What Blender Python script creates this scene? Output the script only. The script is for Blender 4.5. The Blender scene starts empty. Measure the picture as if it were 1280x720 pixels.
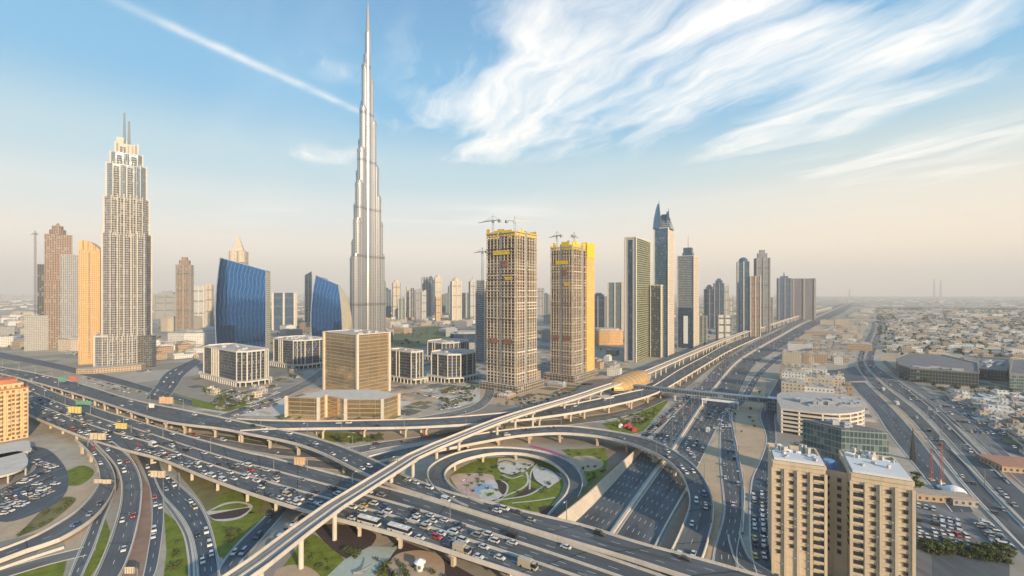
import bpy, math, random
from mathutils import Vector, noise
random.seed(7)
# ------------------------------------------------------------------ camera
F = 569.0; HY = 366.0; H = 115.0            # focal length in px, horizon row, eye height (m)
scn = bpy.context.scene
COL = scn.collection
cd = bpy.data.cameras.new('camera'); cam = bpy.data.objects.new('camera', cd); COL.objects.link(cam)
cam.location = (0, 0, H); cam.rotation_euler = (math.radians(90), 0, 0)
cd.sensor_width = 36; cd.lens = 36 * F / 1280; cd.shift_y = 6 / 1280
cd.clip_start = 1; cd.clip_end = 90000
scn.camera = cam
# ------------------------------------------------------------------ sky, sun, exposure
SUN_AZ = 142.0; SUN_EL = 17.0               # azimuth clockwise from +Y
w = bpy.data.worlds.new('World'); scn.world = w; w.use_nodes = True
nt = w.node_tree; N = nt.nodes; Lk = nt.links
for n in list(N): N.remove(n)
def nd(t, **k):
    n = N.new(t)
    for a, v in k.items(): setattr(n, a, v)
    return n
def wm(op, a, b=None, c=None, clamp=False):
    n = nd('ShaderNodeMath', operation=op); n.use_clamp = clamp
    for i, v in enumerate((a, b, c)):
        if v is None: continue
        if isinstance(v, (int, float)): n.inputs[i].default_value = v
        else: Lk.new(v, n.inputs[i])
    return n.outputs[0]
sky = nd('ShaderNodeTexSky', sky_type='NISHITA'); sky.sun_disc = False
sky.sun_elevation = math.radians(SUN_EL); sky.sun_rotation = math.radians(SUN_AZ)
sky.altitude = 0; sky.air_density = 1.0; sky.dust_density = 1.6; sky.ozone_density = 2.0
tc = nd('ShaderNodeTexCoord'); sp = nd('ShaderNodeSeparateXYZ'); Lk.new(tc.outputs['Generated'], sp.inputs[0])
zc = wm('MAXIMUM', sp.outputs[2], 0.02)
cx = wm('DIVIDE', sp.outputs[0], zc); cy = wm('DIVIDE', sp.outputs[1], zc)   # cloud-layer plane coordinates
cmb = nd('ShaderNodeCombineXYZ'); Lk.new(cx, cmb.inputs[0]); Lk.new(cy, cmb.inputs[1])
def wnoise(scale, detail, rot, sx, sy, rough=.55, dist=0.0, vec=None):
    m = nd('ShaderNodeMapping', vector_type='TEXTURE'); m.inputs['Rotation'].default_value = (0, 0, rot); m.inputs['Scale'].default_value = (1 / sx, 1 / sy, 1)
    Lk.new(vec or cmb.outputs[0], m.inputs[0]); n = nd('ShaderNodeTexNoise')
    n.inputs['Scale'].default_value = scale; n.inputs['Detail'].default_value = detail
    n.inputs['Roughness'].default_value = rough; n.inputs['Distortion'].default_value = dist
    Lk.new(m.outputs[0], n.inputs['Vector']); return n.outputs[0]
wn1 = wnoise(1.1, 3, 0, 1, 1); wn2 = wnoise(1.3, 3, 1.0, 1, 1)
wx = wm('ADD', cx, wm('MULTIPLY', wm('SUBTRACT', wn1, .5), .5)); wy = wm('ADD', cy, wm('MULTIPLY', wm('SUBTRACT', wn2, .5), .6))
def plane(px, py):
    return ((px - 640) / (HY - py), F / (HY - py))
def streak(x0, y0, x1, y1, wid, gain, warp=True):
    """a band of cirrus lying in the cloud layer between two points of that layer"""
    a = plane(x0, y0); b = plane(x1, y1)
    mx, my = (a[0] + b[0]) / 2, (a[1] + b[1]) / 2
    dx, dy = b[0] - a[0], b[1] - a[1]; ln = math.hypot(dx, dy); ux, uy = dx / ln, dy / ln
    X, Y = (wx, wy) if warp else (cx, cy)
    qx = wm('SUBTRACT', X, mx); qy = wm('SUBTRACT', Y, my)
    al = wm('ADD', wm('MULTIPLY', qx, ux / (ln * .5)), wm('MULTIPLY', qy, uy / (ln * .5)))
    ac = wm('ADD', wm('MULTIPLY', qx, -uy / wid), wm('MULTIPLY', qy, ux / wid))
    r = wm('ADD', wm('POWER', wm('ABSOLUTE', al), 4.0), wm('MULTIPLY', ac, ac))
    return wm('MULTIPLY', wm('EXPONENT', wm('MULTIPLY', r, -1.0)), gain)
STREAKS = [(560, 205, 800, 120, .30, 1.0), (590, 170, 1000, 20, .42, .85), (640, 30, 1050, -60, .5, .8),
    (900, 205, 1240, 0, .26, 1.15), (820, 150, 1130, 0, .30, .9), (470, 110, 760, 60, .38, .5),
    (975, 222, 1500, 110, .42, 1.0), (1010, 175, 1400, 10, .17, .95), (1040, 240, 1320, 195, .5, .6), (480, 160, 640, 120, .25, .5), (680, 200, 900, 150, .3, .6)]
tot = None
for s in STREAKS:
    v = streak(*s); tot = v if tot is None else wm('ADD', tot, v)
cw = nd('ShaderNodeCombineXYZ'); Lk.new(wx, cw.inputs[0]); Lk.new(wy, cw.inputs[1])
fine = wnoise(1.7, 9, -1.15, .38, 1.8, .6, .2, cw.outputs[0])
puff = wnoise(2.2, 10, -1.3, .6, 1.3, .62, .4, cw.outputs[0])
nn = wm('ADD', wm('MULTIPLY', fine, .6), wm('MULTIPLY', puff, .4))
cl = wm('MULTIPLY', wm('SUBTRACT', wm('ADD', wm('MULTIPLY', wm('MINIMUM', tot, 1.15), .62), wm('MULTIPLY', wm('SUBTRACT', nn, .5), 3.6)), .20), 1.15, clamp=True)
cl = wm('MULTIPLY', cl, wm('MULTIPLY', tot, 1.5, clamp=True))
cl = wm('MULTIPLY', cl, wm('ADD', .45, wm('MULTIPLY', wnoise(4.5, 8, -1.2, .35, 1.6, .65, .2, cw.outputs[0]), 1.0), clamp=True))
thin = wm('MULTIPLY', wm('MULTIPLY', wm('SUBTRACT', wnoise(.6, 7, -1.0, .5, 1.5, .6, .4), .52), 1.3, clamp=True), .35)
trail = streak(160, 8, 455, 142, .036, .62, False)
trail = wm('MULTIPLY', trail, wm('MULTIPLY', wm('SUBTRACT', wnoise(6, 6, .3, 1, 1), .18), 2.2, clamp=True))
small = wm('MULTIPLY', wm('ADD', streak(365, 182, 445, 196, .22, .8), streak(370, 70, 460, 100, .08, .5)), wm('MULTIPLY', wm('SUBTRACT', puff, .42), 5, clamp=True))
low = wm('MULTIPLY', wm('ADD', streak(500, 285, 700, 262, .8, .55, False), streak(240, 280, 430, 262, .7, .3, False)), wm('MULTIPLY', wm('SUBTRACT', wnoise(1.2, 6, .1, .5, 1.2), .4), 4, clamp=True))
cov = wm('ADD', wm('ADD', wm('ADD', cl, thin), wm('ADD', trail, small)), low)
cov = wm('MULTIPLY', cov, wm('MULTIPLY', wm('SUBTRACT', sp.outputs[2], .04), 7, clamp=True))
cov = wm('MINIMUM', cov, .93)
# clear-sky colour: the sky model, tinted by the thick low-level dust of the place
ramp = nd('ShaderNodeValToRGB'); ramp.color_ramp.interpolation = 'EASE'
els = ramp.color_ramp.elements
stops = [(0.0, (.63, .535, .44)), (.08, (.64, .56, .47)), (.16, (.47, .51, .50)), (.24, (.31, .44, .49)), (.37, (.115, .315, .49)), (.56, (.08, .23, .41))]
els[0].position = stops[0][0]; els[0].color = stops[0][1] + (1,); els[1].position = stops[-1][0]; els[1].color = stops[-1][1] + (1,)
for p_, c_ in stops[1:-1]:
    e = els.new(p_); e.color = c_ + (1,)
Lk.new(sp.outputs[2], ramp.inputs[0])
sc = nd('ShaderNodeVectorMath', operation='SCALE'); Lk.new(ramp.outputs[0], sc.inputs[0]); sc.inputs['Scale'].default_value = 9.0
glow = wm('MULTIPLY', wm('MULTIPLY', wm('ADD', sp.outputs[0], .05), 1.5, clamp=True), wm('SUBTRACT', 1.0, wm('MULTIPLY', wm('ABSOLUTE', wm('SUBTRACT', sp.outputs[2], .05)), 4.2, clamp=True)))
mg = nd('ShaderNodeMix', data_type='RGBA'); Lk.new(wm('MULTIPLY', glow, .75), mg.inputs[0]); Lk.new(sc.outputs[0], mg.inputs[6]); mg.inputs[7].default_value = (7.0, 5.5, 3.7, 1)   # dusty sunset side
mixs = nd('ShaderNodeMix', data_type='RGBA'); mixs.inputs[0].default_value = .92
Lk.new(sky.outputs[0], mixs.inputs[6]); Lk.new(mg.outputs[2], mixs.inputs[7])
mixc = nd('ShaderNodeMix', data_type='RGBA'); Lk.new(cov, mixc.inputs[0]); Lk.new(mixs.outputs[2], mixc.inputs[6])
mixc.inputs[7].default_value = (6.3, 6.1, 5.75, 1)
bg = nd('ShaderNodeBackground'); bg.inputs[1].default_value = 0.10; Lk.new(mixc.outputs[2], bg.inputs[0])
wo = nd('ShaderNodeOutputWorld'); Lk.new(bg.outputs[0], wo.inputs[0])
sl = bpy.data.lights.new('sun', 'SUN'); sl.energy = 4.2; sl.angle = math.radians(1.2); sl.color = (1.0, .77, .50)
so = bpy.data.objects.new('sun', sl); COL.objects.link(so)
az, el = math.radians(SUN_AZ), math.radians(SUN_EL)
sd = Vector((math.sin(az) * math.cos(el), math.cos(az) * math.cos(el), math.sin(el)))
so.rotation_euler = sd.to_track_quat('Z', 'Y').to_euler()
vs = scn.view_settings; vs.view_transform = 'Standard'; vs.look = 'None'; vs.exposure = 0.98; vs.gamma = 1; vs.use_curve_mapping = False
# ------------------------------------------------------------------ materials
MATS = {}
class NT:
    def __init__(s, m): s.t = m.node_tree; s.n = s.t.nodes; s.l = s.t.links
    def new(s, t, **k):
        n = s.n.new(t)
        for a, v in k.items(): setattr(n, a, v)
        return n
    def m(s, op, a, b=None, clamp=False):
        n = s.new('ShaderNodeMath', operation=op); n.use_clamp = clamp
        for i, v in enumerate((a, b)):
            if v is None: continue
            if isinstance(v, (int, float)): n.inputs[i].default_value = v
            else: s.l.new(v, n.inputs[i])
        return n.outputs[0]
    def mix(s, f, a, b):
        n = s.new('ShaderNodeMix', data_type='RGBA')
        for i, v in ((0, f), (6, a), (7, b)):
            if isinstance(v, (int, float)): n.inputs[i].default_value = v
            elif isinstance(v, tuple): n.inputs[i].default_value = v[:3] + (1,)
            else: s.l.new(v, n.inputs[i])
        return n.outputs[2]
    def noise(s, vec, scale, detail=4, rough=.5, sx=1, sy=1, sz=1, dist=0):
        if (sx, sy, sz) != (1, 1, 1):
            mp = s.new('ShaderNodeMapping'); mp.inputs['Scale'].default_value = (sx, sy, sz); s.l.new(vec, mp.inputs[0]); vec = mp.outputs[0]
        n = s.new('ShaderNodeTexNoise'); n.inputs['Scale'].default_value = scale; n.inputs['Detail'].default_value = detail
        n.inputs['Roughness'].default_value = rough; n.inputs['Distortion'].default_value = dist
        s.l.new(vec, n.inputs['Vector']); return n.outputs[0]
def mat(name):
    m = bpy.data.materials.new(name); m.use_nodes = True; MATS[name] = m
    t = NT(m); b = m.node_tree.nodes['Principled BSDF']; return m, t, b
def plain(name, col, rough=.7, metal=0.0, var=.22, scale=.25, spec=.4, col2=None, streaks=0.0):
    m, t, b = mat(name); g = t.new('ShaderNodeNewGeometry').outputs['Position']
    n1 = t.noise(g, scale, 6, .6); n2 = t.noise(g, scale * 9, 4, .6)
    f = t.m('ADD', t.m('MULTIPLY', n1, .65), t.m('MULTIPLY', n2, .35))
    f = t.m('MULTIPLY', t.m('SUBTRACT', f, .32), 2.6, clamp=True)
    a = tuple(c * (1 - var) for c in col); c2 = col2 or tuple(min(1, c * (1 + var)) for c in col)
    c = t.mix(f, a, c2)
    if streaks:
        s_ = t.noise(g, .6, 5, .6, 1, 1, .06); c = t.mix(t.m('MULTIPLY', t.m('SUBTRACT', s_, .5), streaks * 4, clamp=True), c, tuple(x * .55 for x in col))
    t.l.new(c, b.inputs['Base Color']); b.inputs['Roughness'].default_value = rough; b.inputs['Metallic'].default_value = metal
    b.inputs['Specular IOR Level'].default_value = spec
    return m
def facade(name, wall, glass, fh=3.6, bw=3.0, wu=.7, wv=.6, grough=.12, gmetal=.0, wrough=.65, var=.35, wall2=None, vband=0, hband=0, wmetal=0, tint=None):
    """wall with a grid of windows; UVs are in metres"""
    m, t, b = mat(name); uv = t.new('ShaderNodeUVMap').outputs[0]
    s = t.new('ShaderNodeSeparateXYZ'); t.l.new(uv, s.inputs[0]); u, v = s.outputs[0], s.outputs[1]
    U = t.m('DIVIDE', u, bw); V = t.m('DIVIDE', v, fh)
    fu = t.m('ABSOLUTE', t.m('SUBTRACT', t.m('FRACT', U), .5)); fv = t.m('ABSOLUTE', t.m('SUBTRACT', t.m('FRACT', V), .5))
    mk = t.m('MULTIPLY', t.m('LESS_THAN', fu, wu / 2), t.m('LESS_THAN', fv, wv / 2))
    if vband:      # solid pilaster every few bays
        k = t.m('ABSOLUTE', t.m('SUBTRACT', t.m('FRACT', t.m('DIVIDE', u, bw * vband)), .5)); mk = t.m('MULTIPLY', mk, t.m('LESS_THAN', k, .5 - .5 / vband * .45))
    if hband:      # plain belt every few storeys
        k = t.m('ABSOLUTE', t.m('SUBTRACT', t.m('FRACT', t.m('DIVIDE', v, fh * hband)), .5)); mk = t.m('MULTIPLY', mk, t.m('LESS_THAN', k, .5 - .5 / hband * .6))
    cb = t.new('ShaderNodeCombineXYZ'); t.l.new(t.m('FLOOR', U), cb.inputs[0]); t.l.new(t.m('FLOOR', V), cb.inputs[1])
    wn = t.new('ShaderNodeTexWhiteNoise'); t.l.new(cb.outputs[0], wn.inputs['Vector'])
    g = t.new('ShaderNodeNewGeometry').outputs['Position']
    big = t.noise(g, .03, 4, .6); mid = t.noise(g, .35, 5, .65)
    gl = t.mix(t.m('ADD', t.m('MULTIPLY', wn.outputs['Value'], .6), t.m('MULTIPLY', big, .4)), tuple(c * (1 - var) for c in glass), tuple(min(1, c * (1 + var * 1.4)) for c in glass))
    lit = t.m('GREATER_THAN', wn.outputs['Value'], .90); gl = t.mix(t.m('MULTIPLY', lit, .5), gl, tuple(min(1, c * .4 + .3) for c in (wall2 or wall)))   # drawn blinds
    wl = t.mix(t.m('MULTIPLY', t.m('SUBTRACT', mid, .3), 2.2, clamp=True), tuple(c * .8 for c in wall), wall2 or tuple(min(1, c * 1.12) for c in wall))
    t.l.new(t.mix(mk, wl, gl), b.inputs['Base Color'])
    r = t.new('ShaderNodeMapRange'); t.l.new(mk, r.inputs[0]); r.inputs[3].default_value = wrough; r.inputs[4].default_value = grough; t.l.new(r.outputs[0], b.inputs['Roughness'])
    r = t.new('ShaderNodeMapRange'); t.l.new(mk, r.inputs[0]); r.inputs[3].default_value = wmetal; r.inputs[4].default_value = gmetal; t.l.new(r.outputs[0], b.inputs['Metallic'])
    bp = t.new('ShaderNodeBump'); bp.inputs['Strength'].default_value = .5; bp.inputs['Distance'].default_value = .25; bp.invert = True
    hgt = t.m('ADD', mk, t.m('MULTIPLY', t.noise(g, .12, 2, .5), t.m('MULTIPLY', mk, .9)))
    t.l.new(hgt, bp.inputs['Height']); t.l.new(bp.outputs[0], b.inputs['Normal'])
    b.inputs['Specular IOR Level'].default_value = .6
    return m
concrete = plain('concrete_beige', (.50, .42, .33), .8, var=.18, scale=.12, streaks=.35)
concrete_pale = plain('concrete_pale', (.55, .50, .44), .8, var=.16, scale=.15, streaks=.3)
concrete_dark = plain('concrete_grey', (.26, .25, .24), .85, var=.25, scale=.2, streaks=.3)
def asphalt_mat(name, col, sx=.35):
    m, t, b = mat(name); g = t.new('ShaderNodeNewGeometry').outputs['Position']
    uv = t.new('ShaderNodeUVMap').outputs[0]
    a = t.noise(g, .035, 5, .6); c = t.noise(uv, .9, 4, .6, 1, .012, 1); d = t.noise(g, 3.0, 3, .6)
    f = t.m('ADD', t.m('ADD', t.m('MULTIPLY', a, .4), t.m('MULTIPLY', c, .45)), t.m('MULTIPLY', d, .15))
    f = t.m('MULTIPLY', t.m('SUBTRACT', f, .33), 2.8, clamp=True)
    pt = t.new('ShaderNodeTexVoronoi'); pt.inputs['Scale'].default_value = .05; mp = t.new('ShaderNodeMapping'); mp.inputs['Scale'].default_value = (6, 1, 1); t.l.new(uv, mp.inputs[0]); t.l.new(mp.outputs[0], pt.inputs['Vector'])
    sc_ = t.new('ShaderNodeSeparateColor'); t.l.new(pt.outputs['Color'], sc_.inputs[0]); base = t.mix(f, tuple(x * .6 for x in col), tuple(x * 1.5 for x in col))
    base = t.mix(t.m('MULTIPLY', t.m('GREATER_THAN', sc_.outputs[0], .84), .5), base, tuple(x * .5 for x in col)); base = t.mix(t.m('MULTIPLY', t.m('GREATER_THAN', sc_.outputs[1], .88), .35), base, tuple(x * 1.9 for x in col))
    t.l.new(base, b.inputs['Base Color'])
    b.inputs['Roughness'].default_value = .78; b.inputs['Specular IOR Level'].default_value = .35; return m
asphalt = asphalt_mat('asphalt', (.088, .096, .103)); asphalt_old = asphalt_mat('asphalt_worn', (.15, .145, .14))
asphalt_blue = asphalt_mat('asphalt_fresh', (.072, .088, .105))
paint = plain('road_paint', (.70, .69, .66), .7, var=.15, scale=1.5)
grass = plain('lawn', (.125, .185, .020), .95, var=.38, scale=.22, spec=.1, col2=(.24, .26, .045))
grass_dry = plain('dry_lawn', (.17, .16, .065), .95, var=.3, scale=.1, spec=.1, col2=(.24, .21, .10))
sand = plain('sand', (.46, .35, .24), .95, var=.22, scale=.06, spec=.1)
sand_pink = plain('brown_earth', (.30, .20, .15), .95, var=.25, scale=.08, spec=.1)
paving = plain('paving_pale', (.52, .49, .44), .85, var=.18, scale=.3)
paving_green = plain('paving_green_grey', (.38, .42, .37), .85, var=.16, scale=.5)
paving_tan = plain('paving_tan', (.45, .33, .23), .85, var=.14, scale=.3)
bed = plain('planting_bed_purple', (.075, .052, .05), .95, var=.45, scale=.8, spec=.1)
white = plain('white_paint', (.78, .77, .75), .5, var=.06, scale=.4)
steel = plain('steel_grey', (.32, .33, .34), .4, .6, var=.12, scale=1)
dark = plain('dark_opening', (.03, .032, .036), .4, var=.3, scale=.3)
# ------------------------------------------------------------------ geometry helpers
def W(px, py, z=0.0):
    """photo pixel on the level z -> point of the place"""
    d = (H - z) * F / (py - HY); return Vector(((px - 640) / F * d, d, z))
def xat(px, d): return (px - 640) / F * d
def zat(py, d): return H - (py - HY) / F * d
def PX(p): return (640 + F * p[0] / p[1], HY - F * (p[2] - H) / p[1])
ORG = {}
class MB:
    def __init__(s): s.v = []; s.f = []; s.m = []; s.uv = []
    def turn(s, c, ang):
        ca, sa = math.cos(ang), math.sin(ang); s.v = [(c[0] + (v[0] - c[0]) * ca - (v[1] - c[1]) * sa, c[1] + (v[0] - c[0]) * sa + (v[1] - c[1]) * ca, v[2]) for v in s.v]; return s
    def face(s, pts, mi=0, uv=None):
        i = len(s.v); s.v += [tuple(p) for p in pts]; s.f.append(tuple(range(i, i + len(pts)))); s.m.append(mi)
        s.uv.append(uv if uv else [(p[0], p[1]) for p in pts])
    def quad(s, a, b, c, d, mi=0, u0=0.0, v0=None):
        a, b, c, d = map(Vector, (a, b, c, d)); wd = (b - a).length
        v0 = a.z if v0 is None else v0; hh = (d - a).length
        s.face((a, b, c, d), mi, [(u0, v0), (u0 + wd, v0), (u0 + wd, v0 + hh), (u0, v0 + hh)])
    def prism(s, fp, z0, z1, mi=0, mt=None, bottom=False, u0=0.0):
        """fp: list of (x, y); z1 a number or one height per corner"""
        n = len(fp); A = sum(fp[i][0] * fp[(i + 1) % n][1] - fp[(i + 1) % n][0] * fp[i][1] for i in range(n))
        zt = list(z1) if isinstance(z1, (list, tuple)) else [z1] * n
        if A < 0: fp = fp[::-1]; zt = zt[::-1]
        u = u0
        for i in range(n):
            j = (i + 1) % n; a, b = fp[i], fp[j]; wd = math.hypot(b[0] - a[0], b[1] - a[1])
            s.face(((a[0], a[1], z0), (b[0], b[1], z0), (b[0], b[1], zt[j]), (a[0], a[1], zt[i])), mi,
                   [(u, z0), (u + wd, z0), (u + wd, zt[j]), (u, zt[i])]); u += wd
        s.face([(p[0], p[1], zt[i]) for i, p in enumerate(fp)], mi if mt is None else mt)
        if bottom: s.face([(p[0], p[1], z0) for p in reversed(fp)], mi)
    def box(s, c, sx, sy, z0, z1, rot=0.0, mi=0, mt=None, bottom=False):
        ca, sa = math.cos(rot), math.sin(rot); fp = []
        for x, y in ((-sx / 2, -sy / 2), (sx / 2, -sy / 2), (sx / 2, sy / 2), (-sx / 2, sy / 2)):
            fp.append((c[0] + x * ca - y * sa, c[1] + x * sa + y * ca))
        s.prism(fp, z0, z1, mi, mt, bottom)
    def cyl(s, c, r, z0, z1, n=16, mi=0, mt=None, r1=None, a0=0, u0=0):
        r1 = r if r1 is None else r1; st = 2 * math.pi / n
        for i in range(n):
            a, b = a0 + i * st, a0 + (i + 1) * st; u = u0 + r * st * i; du = r * st
            s.face(((c[0] + r * math.cos(a), c[1] + r * math.sin(a), z0), (c[0] + r * math.cos(b), c[1] + r * math.sin(b), z0),
                    (c[0] + r1 * math.cos(b), c[1] + r1 * math.sin(b), z1), (c[0] + r1 * math.cos(a), c[1] + r1 * math.sin(a), z1)), mi,
                   [(u, z0), (u + du, z0), (u + du, z1), (u, z1)])
        if r1 > .01: s.face([(c[0] + r1 * math.cos(a0 + i * st), c[1] + r1 * math.sin(a0 + i * st), z1) for i in range(n)], mi if mt is None else mt)
    def beam(s, a, b, t=.2, mi=0, t2=None):
        a, b = Vector(a), Vector(b); d = (b - a).normalized(); up = Vector((0, 0, 1)) if abs(d.z) < .95 else Vector((1, 0, 0))
        x = d.cross(up).normalized(); y = x.cross(d); t2 = t if t2 is None else t2
        ra = [a + x * t / 2 * i + y * t / 2 * j for i, j in ((-1, -1), (1, -1), (1, 1), (-1, 1))]; rb = [b + x * t2 / 2 * i + y * t2 / 2 * j for i, j in ((-1, -1), (1, -1), (1, 1), (-1, 1))]
        for i in range(4): s.face((ra[i], ra[(i + 1) % 4], rb[(i + 1) % 4], rb[i]), mi)
        s.face(ra[::-1], mi); s.face(rb, mi)
    def build(s, name, mats, parent=None, smooth=False, hide_uv=False):
        org = ORG.get(parent.name, Vector((0, 0, 0))) if parent else Vector((0, 0, 0))
        me = bpy.data.meshes.new(name); me.from_pydata([(v[0] - org.x, v[1] - org.y, v[2] - org.z) for v in s.v], [], s.f)
        if not isinstance(mats, (list, tuple)): mats = [mats]
        for m_ in mats: me.materials.append(m_)
        me.polygons.foreach_set('material_index', s.m)
        l = me.uv_layers.new(name='UVMap'); flat = [c for f in s.uv for p in f for c in p]; l.data.foreach_set('uv', flat)
        if smooth: me.polygons.foreach_set('use_smooth', [True] * len(s.f))
        o = bpy.data.objects.new(name, me); COL.objects.link(o)
        if parent: o.parent = parent
        ORG[o.name] = org.copy()
        return o
LABELS = {}
def tag(o, label, cat, group=None, kind=None):
    if label: o['label'] = label
    if cat: o['category'] = cat
    if group: o['group'] = group
    if kind: o['kind'] = kind
    return o
def thing(name, label, cat, loc=(0, 0, 0), group=None):
    o = bpy.data.objects.new(name, None); COL.objects.link(o); o.location = loc; o.empty_display_size = 1
    ORG[o.name] = Vector(loc); return tag(o, label, cat, group)
def struct(name, mb, mats, **k):
    o = mb.build(name, mats, **k); o['kind'] = 'structure'; return o
KIDS = {}
def kids(o):
    if o.name not in KIDS: KIDS[o.name] = list(o.children)
    return KIDS[o.name]
def copy_tree(o, parent=None):
    c = o.copy(); COL.objects.link(c); c.parent = parent
    ks = kids(o)
    for ch in ks: copy_tree(ch, c)
    return c
class Proto:
    """builds a thing once; the first use takes it, later uses copy it"""
    def __init__(s, mk): s.mk = mk; s.o = None
    def put(s, loc, rz=0, label=None, group=None, sc=1.0):
        if s.o is None: s.o = s.mk(); o = s.o; [kids(c) for c in kids(o)]
        else: o = copy_tree(s.o)
        o.location = loc; o.rotation_euler = (0, 0, rz); o.scale = (sc, sc, sc)
        if label: o['label'] = label
        if group: o['group'] = group
        return o
def catmull(P, n):
    out = []; m = len(P)
    for i in range(m - 1):
        p0 = P[max(i - 1, 0)]; p1 = P[i]; p2 = P[i + 1]; p3 = P[min(i + 2, m - 1)]
        for k in range(n):
            t = k / n; out.append(.5 * ((2 * p1) + (-p0 + p2) * t + (2 * p0 - 5 * p1 + 4 * p2 - p3) * t * t + (-p0 + 3 * p1 - 3 * p2 + p3) * t ** 3))
    out.append(P[-1].copy()); return out
def resample(P, n):
    L = [0.0]
    for i in range(1, len(P)): L.append(L[-1] + (P[i] - P[i - 1]).length)
    out = []; j = 0
    for k in range(n):
        s_ = L[-1] * k / (n - 1)
        while j < len(P) - 2 and L[j + 1] < s_: j += 1
        t = (s_ - L[j]) / max(1e-9, L[j + 1] - L[j]); out.append(P[j].lerp(P[j + 1], min(1, max(0, t))))
    return out, L[-1]
def zlerp(zs, t):
    if isinstance(zs, (int, float)): return float(zs)
    for (a, za), (b, zb) in zip(zs, zs[1:]):
        if t <= b: return za + (zb - za) * max(0, (t - a)) / max(1e-6, b - a)
    return float(zs[-1][1])
def edge(px, zs, n):
    """an edge given as photo pixels, lying on the road surface at height zs(t)"""
    c = [0.0]
    for a, b in zip(px, px[1:]):
        A, B = W(a[0], a[1], 4), W(b[0], b[1], 4); c.append(c[-1] + (B - A).length)
    P = [W(p[0], p[1], zlerp(zs, c[i] / c[-1])) for i, p in enumerate(px)]
    return resample(catmull(P, 10), n)
ROADS = {}
# ------------------------------------------------------------------ ground
def ground_mat():
    m, t, b = mat('desert_city_ground'); g = t.new('ShaderNodeNewGeometry').outputs['Position']
    a = t.noise(g, .004, 6, .6); c = t.noise(g, .02, 7, .65); d = t.noise(g, .15, 5, .6); e = t.noise(g, .0011, 5, .6)
    col = t.mix(t.m('MULTIPLY', t.m('SUBTRACT', c, .38), 4, clamp=True), (.36, .315, .26), (.47, .415, .34))
    col = t.mix(t.m('MULTIPLY', t.m('SUBTRACT', a, .50), 7, clamp=True), col, (.25, .24, .215))
    col = t.mix(t.m('MULTIPLY', t.m('SUBTRACT', e, .52), 6, clamp=True), col, (.13, .15, .10))
    vo = t.new('ShaderNodeTexVoronoi'); vo.inputs['Scale'].default_value = .012; t.l.new(g, vo.inputs['Vector'])
    sv = t.new('ShaderNodeSeparateColor'); t.l.new(vo.outputs['Color'], sv.inputs[0])
    col = t.mix(t.m('MULTIPLY', t.m('GREATER_THAN', sv.outputs[0], .62), .45), col, (.16, .16, .15))
    col = t.mix(t.m('MULTIPLY', t.m('GREATER_THAN', sv.outputs[1], .80), .5), col, (.42, .39, .33))
    col = t.mix(t.m('MULTIPLY', t.m('SUBTRACT', d, .45), 1.5, clamp=True), col, (.22, .18, .14))
    t.l.new(col, b.inputs['Base Color']); b.inputs['Roughness'].default_value = .95; b.inputs['Specular IOR Level'].default_value = .1
    return m
g_ = MB(); NX = 40
for i in range(NX):
    for j in range(NX):
        x0, x1 = -18000 + 36000 * i / NX, -18000 + 36000 * (i + 1) / NX; y0, y1 = -6000 + 21000 * j / NX, -6000 + 21000 * (j + 1) / NX
        g_.face(((x0, y0, 0), (x1, y0, 0), (x1, y1, 0), (x0, y1, 0)))
struct('ground', g_, ground_mat())
def patch(name, px, m, z=.03, closed=True, sm=True, parent=None, kind='structure'):
    P = [W(x, y, 0) for x, y in px]
    if sm: P = catmull(P + [P[0]], 6)[:-1]
    mb = MB(); mb.face([(p.x, p.y, z) for p in (P if sum(P[i].x * P[(i + 1) % len(P)].y - P[(i + 1) % len(P)].x * P[i].y for i in range(len(P))) > 0 else P[::-1])])
    o = mb.build(name, m, parent); o['kind'] = kind; return o
def line(mb, px, wid, z, mi=0, zb=None):
    """kerb or path following photo points on the ground; zb gives it side walls"""
    P, L = resample(catmull([W(x, y, 0) for x, y in px], 8), 8 * len(px))
    prev = None
    for i, p in enumerate(P):
        d = (P[min(i + 1, len(P) - 1)] - P[max(i - 1, 0)]).normalized(); n = Vector((-d.y, d.x, 0)) * wid / 2
        a, b = p + n, p - n
        if prev:
            pa, pb = prev; mb.face(((pb.x, pb.y, z), (b.x, b.y, z), (a.x, a.y, z), (pa.x, pa.y, z)), mi)
            if zb is not None:
                mb.face(((pb.x, pb.y, zb), (b.x, b.y, zb), (b.x, b.y, z), (pb.x, pb.y, z)), mi); mb.face(((a.x, a.y, zb), (pa.x, pa.y, zb), (pa.x, pa.y, z), (a.x, a.y, z)), mi)
        prev = (a, b)
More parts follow.
